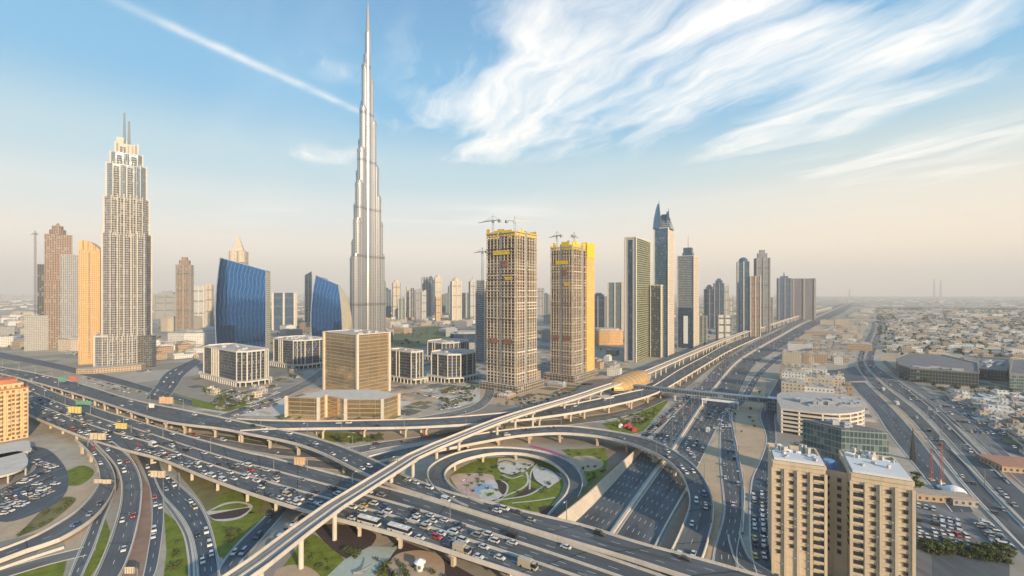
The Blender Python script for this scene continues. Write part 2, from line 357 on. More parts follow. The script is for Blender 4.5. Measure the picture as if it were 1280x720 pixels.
# ------------------------------------------------------------------ roads
tyre_dark = plain('joint_rubber', (.03, .03, .03), .8)
def road(key, Lpx, Rpx, z, lanes=3, elev=False, th=1.8, surf=asphalt, parapet=1.0, seps=(), piers=0, label=None, cat='flyover', name=None, pier_skip=(), n=None, kerb=True, dash=True, wallm=concrete, skip_par=((), ())):
    P0, l0 = edge(Lpx, z, 60); P1, l1 = edge(Rpx, z, 60)
    n = n or int(max(12, min(160, max(l0, l1) / 5)))
    PL, lL = edge(Lpx, z, n); PR, lR = edge(Rpx, z, n); ln = (lL + lR) / 2
    ROADS[key] = (PL, PR, ln)
    cross = [(PR[i] - PL[i]) for i in range(n)]
    top = MB(); s_ = 0
    for i in range(n - 1):
        a, b, c, d = PL[i], PR[i], PR[i + 1], PL[i + 1]; s1 = s_ + ((a + b) / 2 - (c + d) / 2).length; w0, w1 = cross[i].length, cross[i + 1].length
        top.face((a, b, c, d), 0, [(0, s_), (w0, s_), (w1, s1), (0, s1)])
        if elev:
            q = Vector((0, 0, -th * .45)); e0 = cross[i].normalized(); e1 = cross[i + 1].normalized(); k = min(2.4, w0 * .22)
            bl = [a + q, a + e0 * k + Vector((0, 0, -th)), b - e0 * k + Vector((0, 0, -th)), b + q]; bh = [d + q, d + e1 * k + Vector((0, 0, -th)), c - e1 * k + Vector((0, 0, -th)), c + q]
            for x0, x1, y0, y1 in ((a, d, bl[0], bh[0]), (bl[0], bh[0], bl[1], bh[1]), (bl[1], bh[1], bl[2], bh[2]), (bl[2], bh[2], bl[3], bh[3]), (bl[3], bh[3], b, c)):
                top.face((x0, y0, y1, x1), 1)
        s_ = s1
    if elev:
        root = thing(name or 'flyover', label, cat, tuple((PL[0] + PR[0]) / 2)); par = root
        top.build('deck', [surf, wallm], root)
    else:
        par = top.build(name or 'road', surf); par['kind'] = 'structure'; root = par
    def wallstrip(off_frac, wd, h, nm, m_, zoff=0.0, skip=()):
        mb = MB()
        for i in range(n - 1):
            t = i / (n - 1)
            if any(a <= t < b for a, b in skip): continue
            e0, e1 = cross[i].normalized(), cross[i + 1].normalized()
            a = PL[i] + cross[i] * off_frac; b = PL[i + 1] + cross[i + 1] * off_frac
            u = Vector((0, 0, h)); zz = Vector((0, 0, zoff)); q0, q1 = e0 * wd / 2, e1 * wd / 2
            a0, a1, b0, b1 = a - q0 + zz, a + q0 + zz, b - q1 + zz, b + q1 + zz
            mb.face((a0, b0, b0 + u, a0 + u)); mb.face((a1, a1 + u, b1 + u, b1)); mb.face((a0 + u, b0 + u, b1 + u, a1 + u))
        if mb.f: return mb.build(nm, m_, par)
    if elev:
        wallstrip(-.003, .5, parapet + .9, 'parapet', concrete_pale, -.9, skip_par[0]); wallstrip(1.003, .5, parapet + .9, 'parapet', concrete_pale, -.9, skip_par[1])
    elif kerb:
        wallstrip(0, .5, .14, 'kerb', concrete_pale); wallstrip(1, .5, .14, 'kerb', concrete_pale)
    for s in seps: wallstrip(s, .9, .85, 'median_barrier', concrete_pale)
    mk = MB()
    def mark(f, wd, i0, i1):
        e0, e1 = cross[i0].normalized(), cross[i1].normalized(); z_ = Vector((0, 0, .025))
        a = PL[i0] + cross[i0] * f + z_; b = PL[i1] + cross[i1] * f + z_
        mk.face((a - e0 * wd / 2, a + e0 * wd / 2, b + e1 * wd / 2, b - e1 * wd / 2))
    wd = sum(c.length for c in cross) / n; eg = .6 / max(wd, 3)
    bounds = [0] + list(seps) + [1]; tl = lanes if isinstance(lanes, (list, tuple)) else [lanes]
    for bi in range(len(bounds) - 1):
        f0, f1 = bounds[bi] + eg, bounds[bi + 1] - eg; nl = tl[min(bi, len(tl) - 1)]
        for i in range(n - 1): mark(f0, .2, i, i + 1); mark(f1, .2, i, i + 1)
        def at_(t, f):
            x = min(n - 1.001, max(0, t * (n - 1))); i = int(x); fr = x - i; q = PL[i].lerp(PL[i + 1], fr); r = PR[i].lerp(PR[i + 1], fr); return q.lerp(r, f), (r - q).normalized()
        for k in range(1, nl):
            f = f0 + (f1 - f0) * k / nl; s_ = 2.0
            while s_ + 4 < min(ln, 1400):
                (p, e0), (q, e1) = at_(s_ / ln, f), at_((s_ + 3.6) / ln, f); z_ = Vector((0, 0, .03)); mk.face((p - e0 * .11 + z_, p + e0 * .11 + z_, q + e1 * .11 + z_, q - e1 * .11 + z_)); s_ += 12
    mk.build('lane_markings', paint, par)
    if elev:
        jm = MB(); s_ = 12.0
        while s_ < ln - 2:
            (p, e0), (q, _) = at_(s_ / ln, .004), at_(s_ / ln, .996); e1 = Vector((-e0.y, e0.x, 0)) * .22; z_ = Vector((0, 0, .045)); jm.face((p - e1 + z_, q - e1 + z_, q + e1 + z_, p + e1 + z_)); s_ += 31
        jm.build('expansion_joint', tyre_dark, par)
    if piers:
        k = max(1, int(ln / piers))
        for q in range(k + 1):
            t = (q + .5) / (k + 1); i = int(t * (n - 1)); c = (PL[i] + PR[i]) / 2; cw = cross[i].length
            if c.z < 3.2 or any(a <= t <= b for a, b in pier_skip): continue
            ang = math.atan2(cross[i].y, cross[i].x); mb = MB(); zt = c.z - th - .02
            ncol = 1 if cw < 16 else (2 if cw < 30 else 4)
            for j in range(ncol):
                off = (j - (ncol - 1) / 2) * cw / ncol; cc = (c.x + math.cos(ang) * off, c.y + math.sin(ang) * off)
                mb.box(cc, 1.9, 1.5, -.2, zt - .9, ang); mb.box(cc, min(cw * .6 / ncol, 6), 1.7, zt - 1.3, zt, ang)
            mb.build('pier', concrete, par)
    return root
A_near = [(-12, 492), (37, 519), (100, 545), (150, 561), (200, 574), (260, 598), (325, 621), (390, 641), (460, 659), (520, 676), (600, 702), (655, 720), (760, 756)]
A_far = [(-20, 452), (37, 478), (113, 508), (163, 524), (218, 541), (300, 564), (340, 573), (450, 602), (520, 621), (580, 640), (680, 672), (800, 712), (920, 755)]
ZA = 8.0
road('A', A_far, A_near, ZA, lanes=[2, 3, 3], elev=True, seps=(.33, .645), piers=34, name='flyover', n=150,
     label='wide congested flyover with three carriageways full of queuing cars sweeping to the bottom right')
B_far = [(-30, 453), (0, 459), (40, 466), (100, 480), (162, 499), (225, 512), (275, 522), (312, 530), (362, 540), (401, 550), (441, 564), (480, 582), (505, 595), (555, 614), (610, 629), (680, 646), (730, 658), (800, 680), (883, 702), (960, 724), (1010, 738)]
B_near = [(-34, 460), (0, 467), (40, 477), (100, 494), (162, 514), (212, 528), (275, 536), (312, 543), (362, 553), (401, 566), (448, 589), (490, 607), (580, 636), (680, 667), (781, 697), (850, 719), (930, 744)]
road('B', B_far, B_near, [(0, 8.5), (.4, 9.2), (1, 9.2)], lanes=3, elev=True, piers=32, name='flyover', n=160,
     label='curving flyover with light traffic running behind the congested one, under the metro viaduct')
C_far = [(296, 524), (330, 526), (400, 527), (500, 525), (550, 523), (625, 517), (700, 508), (739, 501), (790, 490), (816, 483), (850, 462), (880, 446), (905, 432), (940, 418), (975, 405), (1010, 394)]
C_near = [(300, 539), (340, 537), (400, 536), (500, 535), (550, 533), (625, 528), (700, 519), (745, 511), (795, 500), (828, 488), (862, 468), (892, 450), (915, 437), (948, 422), (980, 408), (1014, 396)]
road('C', C_far, C_near, [(0, 9.1), (.12, 9), (.3, 8), (.42, 3), (.5, .1), (1, .12)], lanes=2, elev=True, th=1.6, piers=30, name='slip_road_bridge', cat='bridge',
     label='nearly straight slip road bridge passing in front of the low gold glass podium', skip_par=(((.5, 1.1),), ((.5, 1.1),)))
E_far = [(432, 580), (470, 569), (505, 561), (550, 552), (605, 542), (650, 536), (700, 533), (739, 536), (778, 542), (817, 552), (855, 573), (875, 592), (887, 614), (892, 640), (886, 671), (878, 697), (866, 722)]
E_near = [(434, 588), (475, 577), (515, 569), (560, 561), (607, 552), (650, 545), (700, 542), (749, 546), (787, 555), (826, 571), (850, 591), (860, 612), (862, 632), (856, 652), (845, 678), (834, 700), (822, 722)]
road('E', E_far, E_near, [(0, .3), (.22, 4), (.36, 8), (.7, 8), (.8, 6), (1, .4)], lanes=2, elev=True, piers=26, name='slip_road_bridge', cat='bridge',
     label='long slip road bridge arching over the highway and hooking back towards the camera')
LO = [(585, 634), (567, 626), (545, 612), (535, 598), (537, 585), (555, 573), (583, 564), (617, 560), (658, 562), (692, 569), (716, 581), (728, 600), (724, 620), (712, 638), (700, 652)]
LI = [(604, 631), (583, 622), (566, 611), (556, 598), (559, 587), (575, 577), (600, 570), (624, 567), (655, 568), (682, 575), (702, 588), (711, 602), (708, 617), (697, 631), (684, 646)]
road('L', LO, LI, [(0, 9.1), (.1, 9), (.5, 6), (.85, .6), (1, .2)], lanes=1, elev=True, th=1.5, piers=24, name='loop_ramp', cat='ramp',
     label='oval loop ramp circling the landscaped garden beside the highway')
# metro viaduct
MCEN = [(255, 752), (300, 722), (340, 692), (380, 661), (420, 632), (460, 607), (500, 582), (525, 567), (575, 546), (625, 526), (672, 511), (720, 497), (755, 485), (785, 475), (815, 463), (850, 448), (878, 436), (905, 425), (935, 414), (960, 407), (985, 399), (1012, 391), (1040, 384)]
ZM = 15.5
def viaduct():
    C, ln = resample(catmull([W(x, y, ZM) for x, y in MCEN], 12), 170)
    root = thing('metro_viaduct', 'raised concrete metro viaduct cutting diagonally across the interchange to the gold station', 'viaduct', tuple(C[0]))
    n = len(C); nr = []
    for i in range(n):
        d = (C[min(i + 1, n - 1)] - C[max(i - 1, 0)]).normalized(); nr.append(Vector((-d.y, d.x, 0)))
    prof = [(-4.9, 1.25), (-4.9, -.5), (-2.0, -2.2), (2.0, -2.2), (4.9, -.5), (4.9, 1.25), (4.45, 1.25), (4.45, 0), (-4.45, 0), (-4.45, 1.25)]
    mb = MB()
    for i in range(n - 1):
        for k in range(len(prof)):
            (a, za), (b, zb) = prof[k], prof[(k + 1) % len(prof)]
            q = [C[i] + nr[i] * a + Vector((0, 0, za)), C[i] + nr[i] * b + Vector((0, 0, zb)), C[i + 1] + nr[i + 1] * b + Vector((0, 0, zb)), C[i + 1] + nr[i + 1] * a + Vector((0, 0, za))]
            mb.face(q, 1 if k == 7 else 0)
    mb.build('deck', [concrete_pale, concrete_dark], root)
    for off in (-2.1, 2.1):          # two ballastless tracks: plinth and rails
        m2 = MB()
        for i in range(n - 1):
            for o2, wd, h, mi in ((off, 2.3, .15, 0), (off - .75, .14, .34, 1), (off + .75, .14, .34, 1)):
                a, b = C[i] + nr[i] * o2, C[i + 1] + nr[i + 1] * o2; u = Vector((0, 0, h)); x0, x1 = nr[i] * wd / 2, nr[i + 1] * wd / 2
                m2.face((a - x0 + u, b - x1 + u, b + x1 + u, a + x0 + u), mi); m2.face((a - x0, b - x1, b - x1 + u, a - x0 + u), mi); m2.face((a + x0 + u, b + x1 + u, b + x1, a + x0), mi)
        m2.build('track', [concrete_dark, steel], root)
    m3 = MB()
    for i in range(n - 1):            # walkway between the tracks
        a, b = C[i], C[i + 1]; u = Vector((0, 0, .5)); x0, x1 = nr[i] * .45, nr[i + 1] * .45
        m3.face((a - x0 + u, b - x1 + u, b + x1 + u, a + x0 + u)); m3.face((a - x0, b - x1, b - x1 + u, a - x0 + u)); m3.face((a + x0 + u, b + x1 + u, b + x1, a + x0))
    m3.build('walkway', concrete_pale, root)
    s_ = 0; nxt = 4
    for i in range(1, n):
        s_ += (C[i] - C[i - 1]).length
        if s_ > nxt:
            nxt += 29; c = C[i]; p = MB(); zt = ZM - 2.25; ang = math.atan2(nr[i].y, nr[i].x)
            px, py = PX((c.x, c.y, 0))
            p.cyl(c, 1.05, -.2, zt - 1.8, 14); p.cyl(c, 1.05, zt - 1.8, zt - .5, 14, r1=1.9); p.box(c, 4.4, 2.6, zt - .5, zt, ang); p.build('pier', concrete_pale, root)
viaduct()
# Sheikh-style main highway (ground level) : two carriageways
HL = [(690, 672), (724, 648), (770, 600), (800, 566), (822, 541), (859, 499), (878, 477), (905, 450), (938, 430), (965, 417), (990, 404), (1022, 390), (1052, 379.5)]
HM1 = [(745, 690), (762, 664), (808, 601), (826, 576), (838, 561), (877, 502), (893, 481), (920, 451), (951, 432), (976, 418), (999, 405), (1031, 391), (1058, 380)]
HM2 = [(755, 692), (772, 665), (816, 602), (833, 578), (845, 562), (883, 503), (898, 482), (925, 452), (955, 433), (980, 419), (1003, 406), (1034, 391.5), (1060, 380)]
HR = [(800, 716), (818, 681), (856, 612), (872, 583), (899, 529), (921, 496), (941, 459), (967, 440), (990, 427), (1003, 419), (1022, 406), (1053, 391), (1068, 381)]
road('H1', HL, HM1, .08, lanes=6, name='road', n=150)
road('H2', HM2, HR, .08, lanes=6, name='road', n=150)
# service road right of the highway
road('S1', [(890, 722), (893, 687), (905, 640), (902, 600), (900, 565), (901, 533), (907, 512), (925, 497), (944, 468), (966, 448), (985, 437)],
     [(925, 722), (921, 690), (928, 650), (928, 610), (925, 590), (921, 568), (914, 530), (914, 518), (935, 499), (953, 469), (975, 449), (993, 438)], .12, lanes=3)
road('S2', [(950, 722), (922, 705), (912, 680), (910, 668)], [(966, 716), (940, 700), (930, 682), (926, 668)], .16, lanes=2)
road('S3', [(948, 722), (939, 690), (937, 650), (940, 600), (951, 575), (958, 548), (950, 520), (955, 505), (975, 470), (985, 450), (1000, 436)],
     [(975, 722), (967, 690), (962, 650), (963, 600), (967, 575), (970, 548), (969, 520), (975, 505), (988, 470), (997, 450), (1010, 436)], .06, lanes=2, surf=asphalt_blue)
# arterial on the right
road('T1', [(1088, 396), (1089, 408), (1078, 430), (1071, 452), (1086, 478), (1131, 517), (1169, 560), (1209, 609), (1244, 647), (1300, 706)],
     [(1092, 396), (1095, 408), (1087, 430), (1080, 452), (1101, 478), (1145, 513), (1189, 560), (1230, 607), (1280, 660), (1330, 710)], .10, lanes=3)
road('T2', [(1093.5, 396), (1097, 408), (1089, 430), (1082, 452), (1104, 478), (1150, 512), (1195, 559), (1236, 606), (1288, 660), (1336, 706)],
     [(1099, 396), (1104, 408), (1098, 430), (1093, 452), (1120, 474), (1166, 506), (1219, 558), (1268, 606), (1320, 650), (1380, 700)], .10, lanes=3)
road('T3', [(1102, 452), (1124, 474), (1172, 508), (1225, 556), (1276, 604), (1330, 650)], [(1107, 450), (1134, 472), (1194, 512), (1242, 552), (1300, 600), (1360, 646)], .07, lanes=2, surf=asphalt_old)
road('T4', [(1010, 460), (1040, 462), (1068, 458)], [(1000, 478), (1044, 478), (1084, 476)], .05, lanes=4, surf=asphalt_blue)
road('T5', [(1060, 478), (1090, 510), (1110, 540), (1150, 590), (1190, 640)], [(1082, 478), (1120, 515), (1150, 550), (1180, 590), (1218, 640)], .04, lanes=2, surf=asphalt_blue)
# ramps at the bottom left
road('R1', [(94, 549), (112, 566), (123, 585), (123, 607), (101, 635), (71, 656), (35, 675), (-10, 692)],
     [(112, 553), (129, 570), (141, 588), (143, 610), (122, 643), (80, 672), (35, 688), (-10, 705)], [(0, 7.8), (.25, 7), (.7, 2.5), (1, 1.5)], lanes=2, elev=True, th=1.2, piers=26, name='ramp', cat='ramp',
     label='left hand ramp leaving the flyover and curving away to the left edge')
road('R1b', [(133, 610), (126, 628), (116, 648), (106, 672), (94, 700), (84, 726)], [(146, 606), (139, 628), (130, 650), (119, 682), (108, 708), (100, 726)], .2, lanes=2, surf=asphalt)
road('R1c', [(105, 684), (60, 695), (20, 706), (-10, 714)], [(108, 694), (60, 706), (20, 718), (-10, 727)], .14, lanes=1, surf=asphalt_old)
road('R2', [(118, 554), (142, 579), (151, 600), (151, 628), (142, 663), (130, 695), (117, 724)],
     [(140, 553), (163, 573), (176, 600), (176, 633), (168, 673), (157, 705), (147, 724)], [(0, 7.7), (.3, 6.6), (.75, 2), (1, 1)], lanes=2, elev=True, th=1.2, piers=26, name='ramp', cat='ramp',
     label='second ramp leaving the flyover and running straight down beside the brown earth strip')
road('R4', [(164, 560), (176, 580), (188, 612), (190, 650), (183, 700), (178, 724)], [(196, 568), (203, 590), (204, 620), (204, 655), (197, 705), (190, 724)], .11, lanes=2, surf=asphalt_blue)
road('R5', [(190, 590), (202, 618), (224, 643), (238, 667), (245, 697), (247, 724)], [(203, 586), (226, 607), (248, 628), (262, 655), (271, 690), (275, 724)], .15, lanes=3, surf=asphalt_blue)
road('R5b', [(205, 630), (216, 645), (229, 668), (235, 697), (236, 724)], [(208, 625), (223, 645), (236, 668), (242, 697), (243, 724)], .19, lanes=1, surf=asphalt_old)
road('R6', [(345, 632), (325, 652), (300, 676), (280, 700), (272, 716)], [(362, 634), (342, 657), (322, 680), (300, 704), (290, 722)], .10, lanes=2, surf=asphalt_blue)
road('R7', [(385, 636), (362, 655), (342, 676), (326, 700)], [(395, 642), (375, 660), (352, 683), (336, 706)], .12, lanes=1, surf=asphalt_old)
# ground-level links behind the flyovers
road('G1', [(165, 521), (205, 534), (260, 545), (320, 556), (380, 562), (430, 560), (480, 552), (530, 545), (580, 537)], [(170, 525), (205, 540), (260, 552), (320, 565), (380, 572), (430, 570), (480, 560), (530, 552), (580, 543)], .06, lanes=2, surf=asphalt_old)
road('G2', [(300, 568), (380, 574), (440, 578), (500, 570)], [(300, 575), (380, 583), (440, 588), (505, 578)], .09, lanes=2, surf=asphalt_old)
road('G3', [(580, 530), (625, 527), (700, 524), (778, 513), (816, 498), (850, 480), (872, 462), (900, 445), (925, 432)], [(580, 538), (625, 534), (700, 532), (778, 521), (824, 504), (857, 486), (880, 467), (906, 449), (931, 435)], .14, lanes=2, surf=asphalt_old)
road('G4', [(795, 548), (815, 530), (840, 508), (868, 484)], [(806, 550), (828, 532), (849, 512), (874, 487)], .18, lanes=2)
road('G5', [(430, 535), (560, 515), (600, 500), (607, 480)], [(440, 541), (575, 519), (612, 503), (620, 480)], .05, lanes=2, surf=asphalt_old)
road('G6', [(182, 498), (196, 480), (210, 464), (244, 448)], [(208, 502), (222, 482), (232, 468), (252, 452)], .09, lanes=2, surf=asphalt_blue)
road('G7', [(270, 520), (315, 505), (345, 492), (380, 476), (400, 462)], [(282, 524), (330, 510), (356, 497), (390, 480), (408, 466)], .07, lanes=2, surf=asphalt_old)
road('G8', [(0, 440), (60, 452), (130, 468), (190, 485), (240, 500)], [(0, 448), (60, 459), (130, 476), (190, 492), (240, 508)], .05, lanes=2, surf=asphalt_blue)
# the sloping retaining wall left of the highway
def retaining():
    top, _ = resample(catmull([W(x, y, 4.6) for x, y in ((690, 652), (735, 617), (775, 580), (803, 554))], 10), 40)
    bot, _ = resample(catmull([W(x, y, .05) for x, y in ((705, 655), (722, 650), (770, 600), (800, 567))], 10), 40)
    mb = MB()
    for i in range(39):
        mb.face((bot[i], bot[i + 1], top[i + 1], top[i])); n = (top[i] - bot[i]); n.z = 0; n.normalize()
        a, b = top[i] + n * .8, top[i + 1] + n * .8
        mb.face((top[i], top[i + 1], b, a)); a2, b2 = a + n * 9, b + n * 9; a2.z = b2.z = .02; mb.face((a, b, b2, a2), 1)
    o = mb.build('retaining_wall', [concrete, grass_dry]); tag(o, 'long sloping concrete retaining wall lit orange along the left side of the highway', 'wall')
retaining()
def barrier(px, z, lab, h=.9, wd=.6, m_=None, zb=.0):
    mb = MB(); line(mb, px, wd, z + h, 0, z + zb); o = mb.build('road_barrier', m_ or concrete_pale); tag(o, lab, 'barrier'); return o
barrier([(x / 2 + u / 2, y / 2 + v / 2) for (x, y), (u, v) in zip(HM1, HM2)][:11], .05, 'pale median barrier splitting the wide highway down its middle', wd=1.4)
med = MB()
P1, _ = edge(HM1, .05, 90); P2, _ = edge(HM2, .05, 90)
for i in range(89): med.face((P1[i], P2[i], P2[i + 1], P1[i + 1]))
struct('median_strip', med, paving_tan)
barrier([(928, 668), (930, 640), (930, 610), (923, 568), (916, 530), (915, 515)], .05, 'low barrier between the service road and the sand strip')
barrier([(1189, 563), (1232, 607), (1284, 660)], .05, 'pale median barrier down the right hand arterial road')
barrier([(1167, 562), (1207, 611), (1242, 649), (1290, 697)], .05, 'low kerb wall along the car park side of the right hand arterial', h=.6)
barrier([(1115, 474), (1160, 508), (1214, 560), (1262, 606)], .05, 'low wall along the far side of the right hand arterial road', h=.6)
barrier([(80, 686), (40, 699), (0, 713)], .1, 'orange lit wall edging the lawn at the bottom left corner', h=1.2)
barrier([(816, 690), (838, 648), (859, 612)], .05, 'barrier between the highway and the brown earth wedge under the arching slip road')
# ------------------------------------------------------------------ ground patches
patch('sand_strip', [(897, 545), (905, 540), (899, 565), (901, 600), (903, 635), (894, 690), (884, 700), (884, 650), (880, 620), (868, 590)], sand, .02, sm=False)
patch('sand_strip', [(918, 505), (948, 478), (958, 474), (955, 500), (948, 518), (957, 549), (948, 582), (936, 600), (932, 625), (928, 590), (920, 540)], sand, .025)
patch('earth_strip', [(863, 618), (858, 650), (838, 695), (822, 690), (840, 655)], sand_pink, .025, sm=False)
patch('earth_strip', [(168, 575), (187, 610), (189, 655), (180, 722), (146, 722), (168, 675), (177, 635), (177, 600)], sand_pink, .02, sm=False)
patch('earth_strip', [(80, 675), (105, 655), (118, 650), (120, 688), (80, 690)], paving_tan, .02, sm=False)
patch('lawn', [(205, 640), (225, 655), (234, 690), (235, 724), (204, 724), (208, 690)], grass, .015, sm=False)
patch('lawn', [(132, 648), (138, 665), (128, 700), (110, 724), (100, 724), (118, 690)], grass, .015, sm=False)
patch('lawn', [(-10, 712), (80, 690), (84, 700), (78, 724), (-10, 724)], grass, .013, sm=False)
patch('lawn', [(212, 580), (260, 600), (330, 622), (345, 640), (300, 680), (280, 700), (268, 665), (250, 625)], grass_dry, .012)
patch('lawn', [(262, 655), (300, 640), (330, 645), (300, 672), (280, 695), (272, 690)], grass, .02)
patch('lawn', [(285, 612), (300, 600), (330, 618), (320, 640), (280, 640), (268, 628)], grass, .02)
patch('garden_ellipse', [(258, 640), (280, 629), (300, 627), (316, 633), (300, 648), (270, 651)], paving, .03)
patch('garden_ellipse', [(262, 639), (282, 631), (300, 629), (310, 633), (285, 637)], grass, .045)
patch('planting_bed', [(261, 644), (285, 639), (312, 635), (298, 646), (270, 649)], bed, .05)
patch('lawn', [(360, 700), (388, 668), (410, 682), (430, 700), (420, 724), (350, 724)], grass, .02)
patch('planting_bed', [(390, 660), (420, 655), (470, 668), (445, 700), (432, 698), (408, 680)], bed, .022)
patch('plaza', [(462, 683), (492, 684), (500, 680), (468, 724), (405, 724), (430, 700)], paving_green, .035, sm=False)
patch('planting_bed', [(468, 700), (500, 675), (540, 690), (600, 724), (470, 724)], bed, .018, sm=False)
patch('lawn', [(470, 724), (482, 706), (486, 724)], grass, .04, sm=False)
patch('sand_circle', [(484, 705), (498, 692), (525, 688), (548, 694), (556, 708), (548, 726), (500, 726)], paving_tan, .05)
patch('sand_circle', [(345, 712), (365, 706), (388, 710), (398, 724), (345, 726)], paving_tan, .05)
# inside the loop
patch('lawn', [(575, 585), (605, 573), (655, 572), (690, 582), (704, 600), (700, 618), (686, 634), (672, 640), (625, 632), (590, 622), (568, 608), (562, 596)], grass, .03)
patch('plaza', [(562, 596), (575, 592), (612, 593), (620, 602), (630, 618), (622, 628), (600, 626), (575, 614)], plain('plaza_pink', (.50, .36, .29), .85), .06)
patch('plaza', [(598, 603), (616, 600), (626, 612), (626, 622), (614, 628), (600, 622)], paving, .075)
mos = plain('mosaic_blue', (.10, .22, .50), .5, var=.3, scale=1.2, col2=(.45, .6, .75))
patch('mosaic_disc', [(591, 610), (600, 605), (613, 606), (617, 612), (608, 618), (596, 617)], mos, .095)
patch('mosaic_disc', [(600, 613), (612, 611), (620, 615), (616, 620), (604, 620)], plain('mosaic_pale', (.5, .62, .45), .6, var=.3, scale=2, col2=(.75, .7, .4)), .11)
patch('planting_bed', [(619, 601), (628, 600), (633, 608), (630, 618), (624, 614), (622, 606)], bed, .08)
patch('paved_bed', [(623, 573), (650, 573), (668, 578), (660, 586), (650, 592), (632, 594), (622, 584)], paving, .06)
patch('paved_bed', [(668, 582), (684, 586), (703, 595), (693, 605), (682, 611), (672, 604), (664, 594)], paving, .065)
patch('paved_bed', [(660, 608), (672, 612), (664, 618), (645, 622), (632, 628), (650, 616)], bed, .06)
km = MB()
for ln_, wd in (([(622, 579), (632, 576), (644, 579)], 1.2), ([(626, 591), (640, 594), (652, 590)], 1.6), ([(664, 588), (668, 600), (684, 611)], 1.6), ([(672, 580), (690, 588), (702, 597)], 1.3)):
    line(km, ln_, wd, .11)
km.build('planting_line', bed)['kind'] = 'structure'
km = MB()
for ln_, wd in (([(604, 627), (640, 623), (665, 617), (690, 600)], 1.3), ([(612, 628), (650, 612), (660, 602), (658, 590)], 1.3), ([(625, 600), (634, 606), (633, 616), (624, 624)], 1.1), ([(640, 629), (670, 626), (694, 622)], 1.1),
                ([(628, 594), (640, 598), (654, 594)], 1.1), ([(662, 612), (664, 590), (672, 580)], 1.0)):
    line(km, ln_, wd, .13)
km.build('garden_path', paving)['kind'] = 'structure'
patch('planting_bed', [(673, 634), (690, 632), (700, 638), (690, 646), (676, 642)], bed, .05)
# lawn right of the loop
patch('lawn', [(700, 562), (757, 560), (760, 575), (756, 594), (735, 608), (730, 590), (716, 572)], grass, .03, sm=False)
patch('sand_circle', [(706, 577), (718, 571), (738, 570), (753, 576), (752, 584), (736, 589), (715, 586)], paving_tan, .06)
patch('lawn', [(752, 530), (780, 522), (812, 508), (835, 500), (820, 520), (800, 540), (770, 540)], grass, .02)
patch('sand_circle', [(778, 524), (795, 519), (806, 522), (794, 528)], paving_tan, .05)
patch('earth_strip', [(757, 562), (795, 552), (800, 562), (760, 605), (722, 640), (712, 640), (735, 610), (757, 592)], sand_pink, .016, sm=False)
# verges
patch('lawn', [(400, 540), (440, 541), (470, 548), (440, 553), (400, 550)], grass, .02)
patch('lawn', [(215, 490), (240, 498), (290, 508), (300, 500), (320, 498), (300, 515), (240, 508), (215, 502)], grass, .025)
patch('lawn', [(225, 540), (290, 546), (340, 556), (300, 556), (240, 548)], plain('dark_verge', (.07, .09, .04), .95, var=.4), .015)
patch('lawn', [(60, 600), (100, 582), (118, 590), (100, 606), (66, 606)], grass, .02)
patch('lawn', [(480, 412), (545, 408), (570, 418), (540, 432), (480, 432)], plain('park_green', (.10, .13, .06), .95, var=.4, scale=.02), .06)
patch('car_park_surface', [(0, 612), (45, 585), (35, 560), (60, 562), (82, 585), (84, 612), (60, 635), (0, 652)], asphalt_blue, .04)
patch('sand_plot', [(-10, 655), (60, 636), (90, 610), (120, 600), (118, 612), (90, 640), (50, 665), (-10, 680)], sand, .01, sm=False)
patch('lawn', [(20, 672), (50, 640), (75, 622), (95, 625), (60, 655)], grass_dry, .02)
patch('car_park_surface', [(1142, 610), (1180, 612), (1232, 655), (1262, 690), (1262, 724), (1142, 724)], asphalt_old, .03, sm=False)
patch('dark_yard', [(1165, 692), (1215, 690), (1262, 700), (1262, 724), (1165, 724)], asphalt, .05, sm=False)
patch('sand_plot', [(1100, 470), (1118, 490), (1150, 520), (1168, 553), (1155, 552), (1128, 520), (1100, 500)], sand, .02, sm=False)
patch('sand_plot', [(990, 412), (1050, 402), (1086, 406), (1070, 430), (1000, 432)], sand, .03, sm=False)
patch('sand_plot', [(1100, 445), (1120, 440), (1125, 460), (1105, 466)], sand, .04, sm=False)
patch('sand_plot', [(865, 425), (900, 418), (945, 405), (975, 398), (950, 412), (905, 428), (862, 452)], sand, .03, sm=False)
patch('lawn', [(880, 440), (905, 430), (950, 412), (975, 402), (985, 402), (955, 418), (912, 438), (885, 450)], grass, .035, sm=False)
patch('plaza', [(250, 512), (270, 505), (320, 500), (358, 492), (358, 520), (300, 520)], paving, .017, sm=False)
patch('plaza', [(600, 505), (600, 480), (760, 470), (768, 490), (700, 508)], paving_tan, .03, sm=False)
patch('plaza', [(540, 490), (600, 478), (606, 500), (560, 512)], paving, .02, sm=False)
patch('sand_plot', [(1232, 572), (1262, 572), (1300, 590), (1300, 620), (1280, 610)], plain('red_earth', (.38, .17, .11), .9), .05, sm=False)
patch('car_park_surface', [(1150, 500), (1200, 492), (1290, 500), (1290, 575), (1240, 560), (1200, 535)], asphalt_blue, .02, sm=False)
